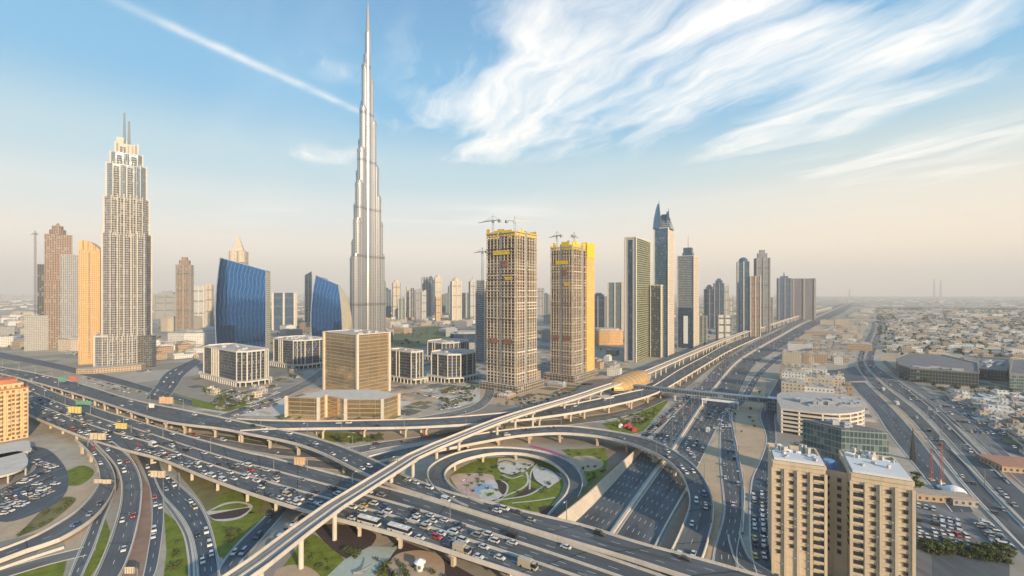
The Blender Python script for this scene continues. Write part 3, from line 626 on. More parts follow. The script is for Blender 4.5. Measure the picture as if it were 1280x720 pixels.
# ------------------------------------------------------------------ buildings
TH = math.radians(31.5)
def grid_dirs(th=TH): return Vector((math.sin(th), math.cos(th), 0)), Vector((-math.cos(th), math.sin(th), 0))
def plan(c, l, r, by, Lu=None, Lv=None, th=TH, d=None):
    """footprint of a block on the street grid: nearest corner at photo column c, its faces seen out to columns l and r"""
    p = W(c, by, 0) if d is None else Vector((xat(c, d), d, 0)); u, v = grid_dirs(th)
    def run(px, w_):
        k = (px - 640) / F; den = w_.x - k * w_.y
        return (k * p.y - p.x) / den if abs(den) > 1e-4 else 30
    Lu = run(r, u) if Lu is None else Lu; Lv = run(l, v) if Lv is None else Lv
    Lu = min(max(Lu, 4), 260); Lv = min(max(Lv, 4), 260)
    a = p; b = p + u * Lu; e = p + v * Lv; return [a, b, b + v * Lv, e], Lu, Lv
def inset(fp, k):
    c = sum((Vector((p[0], p[1], 0)) for p in fp), Vector()) / len(fp); out = []
    for p in fp:
        q = Vector((p[0], p[1], 0)); d = q - c; out.append(q - d.normalized() * k)
    return out
def base_of(fp): c = sum((Vector((p[0], p[1], 0)) for p in fp), Vector()) / len(fp); return (c.x, c.y, 0)
roofm = plain('roof_gravel', (.42, .39, .35), .9, var=.25, scale=.15); roof_dark = plain('roof_dark', (.16, .16, .165), .9, var=.3, scale=.2)
roof_light = plain('roof_white', (.62, .62, .62), .8, var=.12, scale=.1)
plantm = plain('roof_plant', (.45, .45, .45), .6, .2, var=.3, scale=.5)
def parapet_ring(mb, fp, z, h=1.2, t=.4, mi=0):
    n = len(fp)
    for i in range(n):
        a, b = Vector((fp[i][0], fp[i][1], 0)), Vector((fp[(i + 1) % n][0], fp[(i + 1) % n][1], 0)); d = (b - a); L = d.length; c = (a + b) / 2
        mb.box((c.x, c.y), L - .02 * i, t, z, z + h + .01 * i, math.atan2(d.y, d.x), mi)
def roof_kit(root, fp, z, n=6, seed=1, m_=None, hmax=3):
    rr = random.Random(seed); a, b, d = Vector(fp[0]), Vector(fp[1]), Vector(fp[3]); mb = MB(); ang = math.atan2((b - a).y, (b - a).x); Lu = (b - a).length; Lv = (d - a).length
    for i in range(n):
        p = a + (b - a) * rr.uniform(.18, .82) + (d - a) * rr.uniform(.18, .82)
        mb.box((p.x, p.y), Lu * rr.uniform(.06, .18), Lv * rr.uniform(.06, .18), z, z + rr.uniform(.8, hmax), ang + 0)
    mb.build('roof_plant', m_ or plantm, root)
def slab_block(name, label, cat, c, l, r, by, ty, m_, mr=None, group=None, parts=True, n_plant=5, d=None, Lu=None, Lv=None, th=TH, cap=None, tiers=()):
    fp, Lu, Lv = plan(c, l, r, by, Lu, Lv, th, d); dd = fp[0].y; z1 = zat(ty, dd)
    if not parts:
        mb = MB(); mb.prism(fp, 0, z1, 0, 1)
        q = inset(fp, min(Lu, Lv) * .3); mb.prism(q, z1, z1 + random.uniform(1.5, 4), 1, 1)
        o = mb.build(name, [m_, mr or roofm]); tag(o, label, cat, group); return o
    root = thing(name, label, cat, base_of(fp), group)
    mb = MB(); mb.prism(fp, 0, z1, 0, 1); mb.build('facade', [m_, mr or roofm], root)
    p = MB(); parapet_ring(p, fp, z1, 1.4, .5); p.build('parapet', cap or concrete, root)
    roof_kit(root, inset(fp, 2), z1 + .01, n_plant, hash(label) % 999 if False else len(label) + int(c))
    return root
M = {}
def mcol(key, wall, glass, **k):
    M[key] = facade(key, wall, glass, **k); return M[key]
mcol('glass_gold', (.42, .31, .18), (.74, .56, .34), fh=3.9, bw=14, wu=.985, wv=.86, grough=.13, gmetal=.85, wrough=.4, var=.08)
mcol('white_fins', (.60, .56, .50), (.035, .045, .06), fh=3.8, bw=3.2, wu=.62, wv=.86, grough=.1, var=.4)
mcol('dark_bands', (.10, .11, .12), (.03, .04, .055), fh=3.8, bw=1.6, wu=.94, wv=.7, grough=.1, var=.4)
mcol('beige_grid', (.50, .40, .29), (.08, .075, .07), fh=3.4, bw=3.4, wu=.5, wv=.5)
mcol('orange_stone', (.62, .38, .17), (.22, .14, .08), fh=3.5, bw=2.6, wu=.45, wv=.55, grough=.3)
mcol('brown_frame', (.30, .22, .17), (.07, .06, .055), fh=3.5, bw=3.6, wu=.6, wv=.62)
mcol('grey_glass', (.32, .34, .36), (.09, .115, .14), fh=3.6, bw=2.4, wu=.8, wv=.7, gmetal=.4)
mcol('blue_glass', (.09, .16, .24), (.035, .10, .19), fh=3.6, bw=1.8, wu=.9, wv=.84, gmetal=.55, grough=.08)
mcol('deep_blue', (.05, .10, .17), (.02, .055, .12), fh=3.6, bw=1.8, wu=.92, wv=.86, gmetal=.5, grough=.1)
mcol('green_glass', (.33, .32, .21), (.17, .20, .12), fh=3.7, bw=6, wu=.97, wv=.72, gmetal=.5, grough=.1)
mcol('teal_glass', (.20, .25, .245), (.085, .14, .145), fh=3.6, bw=2, wu=.85, wv=.8, gmetal=.4)
mcol('pale_tower', (.50, .50, .48), (.18, .22, .25), fh=3.5, bw=2.4, wu=.55, wv=.6)
mcol('cream_tower', (.58, .50, .39), (.20, .18, .15), fh=3.4, bw=3, wu=.5, wv=.55)
mcol('grey_tower', (.33, .33, .33), (.10, .12, .14), fh=3.5, bw=3, wu=.55, wv=.62)
mcol('dark_block', (.10, .115, .115), (.025, .04, .045), fh=4, bw=3, wu=.8, wv=.75, grough=.2)
mcol('low_cream', (.52, .45, .35), (.10, .10, .10), fh=3.4, bw=3.4, wu=.4, wv=.42)
mcol('low_grey', (.36, .35, .34), (.08, .09, .10), fh=3.4, bw=3.0, wu=.45, wv=.42)
mcol('low_tan', (.42, .31, .21), (.08, .07, .06), fh=3.4, bw=3.2, wu=.42, wv=.45)
mcol('low_white', (.66, .65, .62), (.10, .12, .14), fh=3.4, bw=3.2, wu=.4, wv=.42)
mcol('purple_glass', (.20, .18, .21), (.10, .09, .12), fh=3.6, bw=2.2, wu=.8, wv=.7, gmetal=.4)
# --- tallest tower: three wings of bundled tubes stepping up in a spiral
def tall_steel():
    m, t, b = mat('silver_tower_cladding'); uv = t.new('ShaderNodeUVMap').outputs[0]; s = t.new('ShaderNodeSeparateXYZ'); t.l.new(uv, s.inputs[0])
    fu = t.m('ABSOLUTE', t.m('SUBTRACT', t.m('FRACT', t.m('DIVIDE', s.outputs[0], 5.2)), .5)); fv = t.m('FRACT', t.m('DIVIDE', s.outputs[1], 3.7))
    fin = t.m('GREATER_THAN', fu, .36); spd = t.m('LESS_THAN', fv, .3)
    mech = t.m('LESS_THAN', t.m('FRACT', t.m('DIVIDE', t.m('ADD', s.outputs[1], 35), 118)), .055)
    g = t.new('ShaderNodeNewGeometry').outputs['Position']; nz = t.noise(g, .02, 4, .6)
    c = t.mix(nz, (.12, .14, .17), (.27, .29, .31)); c = t.mix(t.m('MAXIMUM', fin, t.m('MULTIPLY', spd, .45)), c, (.64, .62, .60)); c = t.mix(t.m('MULTIPLY', mech, .55), c, (.12, .13, .14))
    t.l.new(c, b.inputs['Base Color']); b.inputs['Metallic'].default_value = .65; b.inputs['Roughness'].default_value = .28; return m
MECH = tall_steel()
def supertall():
    d = F / .513; cxp = 455.0; C = Vector((xat(cxp, d + 30), d + 30, 0)); k = (d + 30) / F
    root = thing('supertall_tower', 'silver needle skyscraper rising past every other building with stepped tube wings', 'skyscraper', tuple(C))
    def T(px): return zat(px, C.y)
    core = MB(); X = lambda px: (px - cxp) * k
    for (x, r, ty, y) in ((458.8, 6.0, 96, 0), (459.4, 4.6, 70, -2), (459.8, 3.5, 42, 0)):
        core.cyl((C.x + X(x), C.y + y), r * k, 0, T(ty), 20)
    core.build('core', MECH, root)
    tubes = [  # column, radius px, top row, depth offset (m): left wing, right wing, front wing, rear wing
        (453.6, 4.0, 126, 8), (450.0, 4.4, 173, 14), (446.6, 4.6, 212, 18), (442.9, 4.6, 254, 22), (439.2, 4.4, 300, 26), (436.2, 4.0, 321, 30),
        (462.5, 3.8, 100, 6), (464.6, 4.2, 150, 12), (466.6, 4.4, 207, 18), (468.6, 4.6, 244, 22), (470.0, 4.6, 277, 28), (471.8, 4.2, 318, 34), (473.5, 3.6, 352, 38),
        (457.4, 3.9, 84, -8), (456.6, 4.4, 138, -16), (455.6, 4.8, 190, -24), (454.6, 5.0, 232, -33), (453.8, 5.0, 278, -42), (453.0, 4.8, 322, -50)]
    for g in (tubes[:6], tubes[6:13], tubes[13:]):
        mb = MB()
        for x, r, ty, y in g:
            z = T(ty); mb.cyl((C.x + X(x), C.y + y), r * k, 0, z, 18); mb.cyl((C.x + X(x), C.y + y), r * k * .8, z, z + 5, 14, r1=r * k * .7)
            mb.cyl((C.x + X(x), C.y + y), r * k + .5, z - 9, z - 5, 18)
        mb.build('wing', MECH, root)
    s = MB(); x0 = C.x + X(459.9); y0 = C.y
    for r0, r1, a, b in ((2.9, 2.4, 42, 32), (2.2, 1.8, 32, 18), (1.5, 1.2, 18, 8), (1.0, .35, 8, 0)): s.cyl((x0, y0), r0 * k, T(a), T(b), 12, r1=r1 * k)
    s.build('spire', steel, root)
    pd = MB(); pd.cyl((C.x, C.y - 14), 50, 0, 14, 30); pd.cyl((C.x + 62, C.y - 40), 20, 0, 20, 20); pd.build('podium', M['dark_bands'], root)
supertall()
# --- stepped residential tower on the left
def stepped_tower():
    d = 696.0; k = d / F; XA = globals()['xat']; C0 = (XA(160, d), d); AN = math.radians(40.3); CA = math.cos(AN); xat = lambda x, d_: C0[0] + (x - 160) * k * CA; D0 = d + 20; T = lambda y: zat(y, d)
    root = thing('stepped_hotel_tower', 'tall stepped beige hotel tower with ribbed bays and twin needle masts at the left', 'skyscraper', (C0[0], d + 20, 0))
    wall = facade('hotel_ribs', (.40, .38, .35), (.06, .07, .085), fh=3.5, bw=3.1, wu=.68, wv=.72, grough=.12)
    bayg = facade('hotel_bay_glass', (.36, .34, .31), (.09, .10, .115), fh=3.5, bw=2.4, wu=.85, wv=.62, grough=.1, gmetal=.3)
    rib = plain('hotel_rib_stone', (.45, .42, .385), .6, var=.12, scale=.08, streaks=.3)
    blue = facade('hotel_crown_glass', (.42, .44, .46), (.10, .15, .20), fh=3.5, bw=2.2, wu=.7, wv=.9, grough=.1, gmetal=.5)
    dk = facade('hotel_dark_wedge', (.16, .16, .155), (.06, .07, .085), fh=3.5, bw=2.4, wu=.8, wv=.7, gmetal=.3)
    def tier(x0, x1, y0, y1, dep, nb, nm, m1, fr=0.0, first=False, lit=1):
        """a storey block with rounded bays and vertical ribs on the two faces in view"""
        mb = MB(); X0, X1 = xat(x0, d), xat(x1, d); z0, z1 = T(y0), T(y1); ch = (X1 - X0) * .16
        fp = [(X0 + ch, d + fr), (X1 - ch, d + fr), (X1, d + fr + ch * 1.3), (X1, d + dep), (X0, d + dep), (X0, d + fr + ch * 1.3)]
        mb.prism(fp, z0, z1, 0, 2); L = (X1 - X0 - 2 * ch)
        for i in range(nb):
            xc = X0 + ch + L * (i + .5) / nb; mb.cyl((xc, d + fr + .3), L / nb * .36, z0, z1 - (2 if i % 2 else 5), 12, 3 if i % 2 == 0 else 0, 2)
        mb.turn(C0, AN).build(nm, [m1, rib, roofm, bayg], root)
        r = MB()
        for i in range(nb + 1): r.box((X0 + ch + L * i / nb, d + fr - .6), 1.0, 2.2, z0, z1 + 2.2 + 3 * math.sin(math.pi * i / nb), 0)
        for q, (xa, ya) in enumerate(((X0, d + fr + ch * 1.3), (X1, d + fr + ch * 1.3), (X1 - .3, d + dep * .55), (X0 + .3, d + dep * .55))): r.box((xa, ya), 2.2, 2.2, z0, z1 + 2.6, 0)
        r.box(((X0 + X1) / 2, d + dep / 2 + fr / 2 + 6), X1 - X0 - 2, dep - fr - 14, z1, z1 + 2.0, 0)
        r.turn(C0, AN).build('rib', rib, root)
    tier(119, 181, 458, 420, 60, 7, 'base_tier', wall, -8); tier(128, 190.5, 420, 292, 52, 5, 'main_tier', wall, 0); tier(130, 187.5, 292, 247, 48, 5, 'upper_tier', wall, 3)
    tier(133, 184, 247, 205, 42, 4, 'crown_tier', blue, 6); tier(138, 179, 205, 190, 34, 3, 'crown_tier', blue, 9); tier(144, 173, 190, 178, 26, 2, 'crown_tier', rib, 12)
    mb = MB(); X0, X1 = xat(180, d), xat(196, d)
    mb.prism([(X0, d - 12), (X1 - 6, d - 16), (X1, d - 10), (X1, d + 40), (X0, d + 40)], 0, T(420), 0, 0); mb.turn(C0, AN).build('corner_wing', dk, root)
    mb = MB(); X0, X1 = xat(184.5, d), xat(189.5, d); mb.prism([(X0, d + 4), (X1, d + 9), (X1 + 1.5, d + 22), (X0, d + 22)], T(420), T(292), 0, 0); mb.turn(C0, AN).build('corner_glass', dk, root)
    mb = MB(); mb.prism([(xat(100, d), d - 22), (xat(120, d), d - 34), (xat(176, d), d - 34), (xat(182, d), d - 20), (xat(182, d), d - 8), (xat(100, d), d - 8)], 0, 7, 0, 1); mb.turn(C0, AN).build('podium', [M['low_tan'], roofm], root)
    for x, top in ((155.5, 136), (161.5, 146)):
        mb = MB(); mb.cyl((xat(x, d), d + 24), 1.9, T(178), T(top), 8, r1=1.1); mb.turn(C0, AN).build('mast', steel, root)
    for x, w_ in ((150, 7), (167, 9)):
        mb = MB(); mb.box((xat(x, d), d + 22), w_ * k, 14, T(178), T(170 + (x > 160) * 8), 0); mb.turn(C0, AN).build('crown_block', rib, root)
stepped_tower()
def arch_tower():
    fp, Lu, Lv = plan(98, 94, 125, 456, Lv=34, th=math.radians(60)); root = thing('arched_top_tower', 'orange lit stone tower with a curved top left of the tall hotel tower', 'tower', base_of(fp)); dd = fp[0].y; z = zat(312, dd)
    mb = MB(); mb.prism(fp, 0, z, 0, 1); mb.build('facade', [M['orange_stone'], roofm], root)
    mb = MB(); a, b, c, e = [Vector((p[0], p[1], 0)) for p in fp]; n = 10; dh = zat(300, dd) - z
    for i in range(n):
        t0, t1 = i / n, (i + 1) / n; h0, h1 = dh * math.sin(math.pi * (.35 + .65 * t0)) + .1, dh * math.sin(math.pi * (.35 + .65 * t1)) + .1
        p0, p1 = a.lerp(b, t0), a.lerp(b, t1); q0, q1 = e.lerp(c, t0), e.lerp(c, t1); Z = Vector((0, 0, z))
        mb.face((p0 + Z, p1 + Z, p1 + Z + Vector((0, 0, h1)), p0 + Z + Vector((0, 0, h0)))); mb.face((q1 + Z, q0 + Z, q0 + Z + Vector((0, 0, h0)), q1 + Z + Vector((0, 0, h1))))
        mb.face((p0 + Z + Vector((0, 0, h0)), p1 + Z + Vector((0, 0, h1)), q1 + Z + Vector((0, 0, h1)), q0 + Z + Vector((0, 0, h0))))
    mb.face((a + Vector((0, 0, z)), a + Vector((0, 0, z + dh * .9)), e + Vector((0, 0, z + dh * .9)), e + Vector((0, 0, z))))
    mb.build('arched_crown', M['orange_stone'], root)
    mb = MB(); u = (b - a).normalized(); p = a + u * Lu * .45; q = a + u * Lu * .52; n_ = Vector((u.y, -u.x, 0)) * .5
    mb.prism([tuple(x)[:2] for x in (p - n_ * 0 + n_ * .02, p + n_, q + n_, q + n_ * .02)], 10, z - 4, 0); mb.build('glazed_strip', M['beige_grid'], root)
arch_tower()
# --- unfinished brown cluster at far left
def brown_cluster():
    d = 930.0; T = lambda y: zat(y, d); root = thing('unfinished_brown_tower', 'brown unfinished tower cluster with a domed top and stepped shoulders at the far left', 'tower', (xat(60, d), d, 0))
    for nm, x0, x1, top, m_, dy in (('tower', 44, 74, 292, 'brown_frame', 8), ('shoulder', 36, 50, 330, 'dark_block', 4), ('shoulder', 68, 88, 318, 'grey_tower', 0), ('shoulder', 58, 80, 350, 'brown_frame', -8), ('base', 36, 90, 394, 'low_grey', -14)):
        mb = MB(); mb.box((xat((x0 + x1) / 2, d), d + dy + 15), (x1 - x0) * d / F * .84, 28, 0, T(top), .80, 0, 1); mb.build(nm, [M[m_], roofm], root)
    mb = MB(); c = (xat(60, d), d + 20); mb.cyl(c, 13, T(292), T(286), 12); mb.cyl(c, 9, T(286), T(281), 12); mb.cyl(c, 4, T(281), T(277), 10, r1=1); mb.build('crown', M['brown_frame'], root)
brown_cluster()
# --- two twisted blue glass towers
def blue_mat():
    m, t, b = mat('blue_mirror_glass'); uv = t.new('ShaderNodeUVMap').outputs[0]; s = t.new('ShaderNodeSeparateXYZ'); t.l.new(uv, s.inputs[0]); u, v = s.outputs[0], s.outputs[1]
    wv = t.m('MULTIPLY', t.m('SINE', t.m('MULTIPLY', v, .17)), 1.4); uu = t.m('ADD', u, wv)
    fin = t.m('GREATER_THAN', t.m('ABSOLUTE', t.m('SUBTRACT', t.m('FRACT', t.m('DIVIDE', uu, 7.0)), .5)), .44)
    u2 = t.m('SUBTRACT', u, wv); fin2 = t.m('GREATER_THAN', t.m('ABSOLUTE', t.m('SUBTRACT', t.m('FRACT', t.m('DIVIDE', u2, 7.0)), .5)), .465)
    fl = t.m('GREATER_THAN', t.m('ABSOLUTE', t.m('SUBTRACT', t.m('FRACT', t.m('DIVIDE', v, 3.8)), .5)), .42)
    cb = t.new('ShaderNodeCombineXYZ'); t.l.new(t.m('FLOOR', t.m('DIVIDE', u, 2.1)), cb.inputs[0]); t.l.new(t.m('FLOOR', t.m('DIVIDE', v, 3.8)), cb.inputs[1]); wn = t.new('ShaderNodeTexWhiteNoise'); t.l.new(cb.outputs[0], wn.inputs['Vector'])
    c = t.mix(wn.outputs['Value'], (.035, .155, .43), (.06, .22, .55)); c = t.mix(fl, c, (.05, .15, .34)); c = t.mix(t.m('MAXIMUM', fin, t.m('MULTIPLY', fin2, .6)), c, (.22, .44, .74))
    t.l.new(c, b.inputs['Base Color']); b.inputs['Metallic'].default_value = .92; b.inputs['Roughness'].default_value = .05
    bp = t.new('ShaderNodeBump'); bp.inputs['Strength'].default_value = .12; bp.inputs['Distance'].default_value = .3; g = t.new('ShaderNodeNewGeometry').outputs['Position']
    t.l.new(t.m('ADD', t.m('MULTIPLY', fin, .6), t.noise(g, .07, 2, .5)), bp.inputs['Height']); t.l.new(bp.outputs[0], b.inputs['Normal']); return m
BLUE = blue_mat()
def blue_tower(label, d, xl, xr, xb, byp, tl, tr, tb, lean, dep, sail=False):
    """a sheer glass front with a sloping top edge and one bulging edge; xb is the far column of the side face"""
    root = thing('blue_glass_tower', label, 'tower', (xat((xl + xr) / 2, d), d + 10, 0)); n = 16; mb = MB()
    Zl, Zr, Zb = zat(tl, d), zat(tr, d + 4), zat(tb, d + dep)
    def corner(i):
        t = i / n; bulge = lean * math.sin(math.pi * min(1, t * 1.0)) * 1.0
        L = Vector((xat(xl, d) - bulge + (t ** 2) * lean * 1.2, d, Zl * t)); R = Vector((xat(xr, d + 4) - (t ** 3) * lean * (1.6 if sail else 0), d + 4, Zr * t))
        B = Vector((xat(xb, d + dep) - (t ** 3) * lean * (2.2 if sail else 0), d + dep, Zb * t)); K = Vector((L.x + 6, d + dep, (Zl * .96) * t)); return L, R, B, K
    s = MB()
    for i in range(n):
        a, b = corner(i), corner(i + 1)
        for k in range(4):
            j = (k + 1) % 4; w0 = (a[j] - a[k]).length; q = mb if k != 1 else s
            nsub = 8
            for m_ in range(nsub):
                f0, f1 = m_ / nsub, (m_ + 1) / nsub; curve = lambda f: Vector((0, 0, 0))
                q.face((a[k].lerp(a[j], f0), a[k].lerp(a[j], f1), b[k].lerp(b[j], f1), b[k].lerp(b[j], f0)), 0, [(w0 * f0, a[k].z), (w0 * f1, a[k].z), (w0 * f1, b[k].z), (w0 * f0, b[k].z)])
    t4 = corner(n); mb.face(t4); mb.build('glass_skin', BLUE, root); s.build('side_screen', facade('side_screen_' + str(int(d)), (.55, .48, .34), (.16, .16, .15), fh=3.8, bw=3, wu=.6, wv=.5), root)
    f = MB(); pts = [corner(i) for i in range(n + 1)]
    for k in (0, 1):
        for i in range(n): f.beam(pts[i][k] + Vector((0, -.3, 0)), pts[i + 1][k] + Vector((0, -.3, 0)), 1.0)
    f.beam(t4[0], t4[1], 1.2); f.beam(t4[1], t4[2], 1.2); f.build('edge_frame', plain('edge_frame_metal_' + str(int(d)), (.45, .5, .55), .4, .5), root)
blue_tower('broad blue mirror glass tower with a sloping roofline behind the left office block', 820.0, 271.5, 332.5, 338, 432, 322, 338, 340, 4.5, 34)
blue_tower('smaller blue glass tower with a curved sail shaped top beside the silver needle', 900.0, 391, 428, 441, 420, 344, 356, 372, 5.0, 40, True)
# --- gold glass cube on its podium
def gold_cube():
    fp, Lu, Lv = plan(446.5, 405, 486.5, 497, th=math.radians(38)); d = fp[0].y; z1 = zat(419, d); z0 = zat(490, fp[0].y) * .0
    root = thing('gold_glass_cube', 'gold mirror glass office cube with pale corner piers standing on a low angular podium', 'office building', base_of(fp))
    mb = MB(); mb.prism(fp, 0, z1, 0, 1); mb.build('glass_cube', [M['glass_gold'], roofm], root)
    for p in fp: c = MB(); c.box((p.x, p.y), 2.6, 2.6, 0, z1 + .7, -TH - .1); c.build('corner_pier', concrete_pale, root)
    pr = MB(); parapet_ring(pr, fp, z1, .9, .9); pr.build('parapet', concrete_pale, root); roof_kit(root, inset(fp, 3), z1 + .01, 7, 5)
    P = [W(x, y, 0) for x, y in ((358, 523), (398, 525), (408, 521), (432, 527), (478, 527), (499, 519))]
    zt = zat(499, P[3].y); back = [W(494, 492, zt), W(470, 487, zt), W(405, 487, zt), W(372, 496, zt)]
    mb = MB(); mb.prism([tuple(p)[:2] for p in P + back], 0, zt, 0, 1); mb.build('podium', [M['glass_gold'], concrete_pale], root)
    for p in P: c = MB(); c.box((p.x, p.y), 2.4, 2.4, 0, zt + .6, 0); c.build('podium_pier', concrete_pale, root)
gold_cube()
# --- low white-finned office blocks
office_white = plain('office_stone_white', (.60, .56, .50), .7, var=.15, scale=.2, streaks=.3)
def office(label, c, l, r, by, ty, base_y=None, chamfer=True, seed=1):
    fp, Lu, Lv = plan(c, l, r, by, th=math.radians(36)); d = fp[0].y; z1 = zat(ty, d); u = (fp[1] - fp[0]).normalized(); v = (fp[3] - fp[0]).normalized()
    root = thing('finned_office_block', label, 'office building', base_of(fp), 'low finned office blocks behind the interchange')
    k = min(Lu, Lv) * .22; Q = [fp[0] + u * k, fp[1] - u * k, fp[1] + v * k, fp[2] - v * k, fp[2] - u * k, fp[3] + u * k, fp[3] - v * k, fp[0] + v * k]
    mb = MB(); mb.prism([tuple(p)[:2] for p in Q], 5, z1, 0, 1); mb.build('facade', [M['dark_bands'], roofm], root)
    fins = MB()
    for i in range(8):
        a, b = Q[i], Q[(i + 1) % 8]; L = (b - a).length; ang = math.atan2((b - a).y, (b - a).x); n = max(1, int(L / 5.0)); nrm = Vector(((b - a).y, -(b - a).x, 0)).normalized()
        for j in range(n + 1):
            if n > 3 and not (j in (0, n) or abs(j - n * .38) < n * .14 or (i % 4 == 0 and abs(j - n * .75) < n * .12)): continue
            p = a.lerp(b, j / n) + nrm * .5; fins.box((p.x, p.y), .75, 1.0, 4.5, z1 + .8, ang)
    fins.build('fins', office_white, root)
    cap = MB(); parapet_ring(cap, Q, z1 - .4, 2.0, 1.2); cap.build('cornice', office_white, root)
    A = [p + (p - Vector(base_of(fp))).normalized() * 7 for p in Q]; ar = MB(); ar.prism([tuple(p)[:2] for p in A], 5.2, 6.6, 0, 0, True)
    for i in range(8):
        a, b = A[i], A[(i + 1) % 8]; n = max(1, int((b - a).length / 6))
        for j in range(n): p = a.lerp(b, (j + .5) / n); ar.box((p.x, p.y), 1.1, 1.1, 0, 5.2, 0)
    ar.build('arcade', office_white, root); lo = MB(); lo.prism([tuple(p)[:2] for p in inset(Q, 1)], 0, 5.1, 0); lo.build('ground_floor', M['dark_block'], root)
    roof_kit(root, inset(fp, 8), z1 + .01, 9, seed)
office('low octagonal office block with white fins in front of the broad blue glass tower', 300, 252, 339, 484, 441, seed=2)
office('dark banded office block half hidden left of the gold glass cube', 372, 338, 412, 462, 427, seed=3)
office('low finned office block just right of the gold glass cube', 517, 486, 531, 480, 441, seed=4)
office('low finned office block between the gold cube and the first construction tower', 568, 532, 601, 479, 445, seed=6)
office('rear finned office block behind its two twins near the park', 560, 528, 592, 452, 430, seed=7)
# --- concrete towers under construction
def crane(label, x, d, zb, hm, jib, ang, m_=None):
    m_ = m_ or steel; c = Vector((x, d, zb)); root = thing('tower_crane', label, 'crane', tuple(c), 'tower cranes on the unfinished towers')
    mb = MB()
    for sx, sy in ((-1, -1), (1, -1), (1, 1), (-1, 1)): mb.beam(c + Vector((sx, sy, 0)), c + Vector((sx, sy, hm)), .45)
    for i in range(int(hm / 3)):
        z = i * 3; s = 1 if i % 2 else -1; mb.beam(c + Vector((-s, -1, z)), c + Vector((s, -1, z + 3)), .25); mb.beam(c + Vector((1, -s, z)), c + Vector((1, s, z + 3)), .25)
    mb.build('mast', m_, root); dr = Vector((math.cos(ang), math.sin(ang), 0)); t = c + Vector((0, 0, hm)); tip = t + Vector((0, 0, 6))
    j = MB(); j.beam(t, t + dr * jib, .9, t2=.5); j.beam(t + Vector((0, 0, 1.6)), t + dr * jib * .97, .35)
    for i in range(int(jib / 4)): j.beam(t + dr * i * 4, t + dr * (i * 4 + 2) + Vector((0, 0, 1.6 * (1 - i * 4 / jib))), .25)
    j.build('jib', m_, root); k = MB(); k.beam(t, t - dr * 12, .9); k.box(((t - dr * 11).x, (t - dr * 11).y), 3, 3, t.z - 3, t.z, ang); k.build('counterweight', concrete_dark, root)
    a = MB(); a.beam(t, tip, .8); a.beam(tip, t + dr * jib * .6, .2); a.beam(tip, t - dr * 11, .2); a.box((t.x, t.y), 2.4, 2.4, t.z - 2.5, t.z, ang); a.build('cab', m_, root); return root
site_grey = plain('site_grey_concrete', (.30, .28, .255), .85, var=.25, scale=.3)
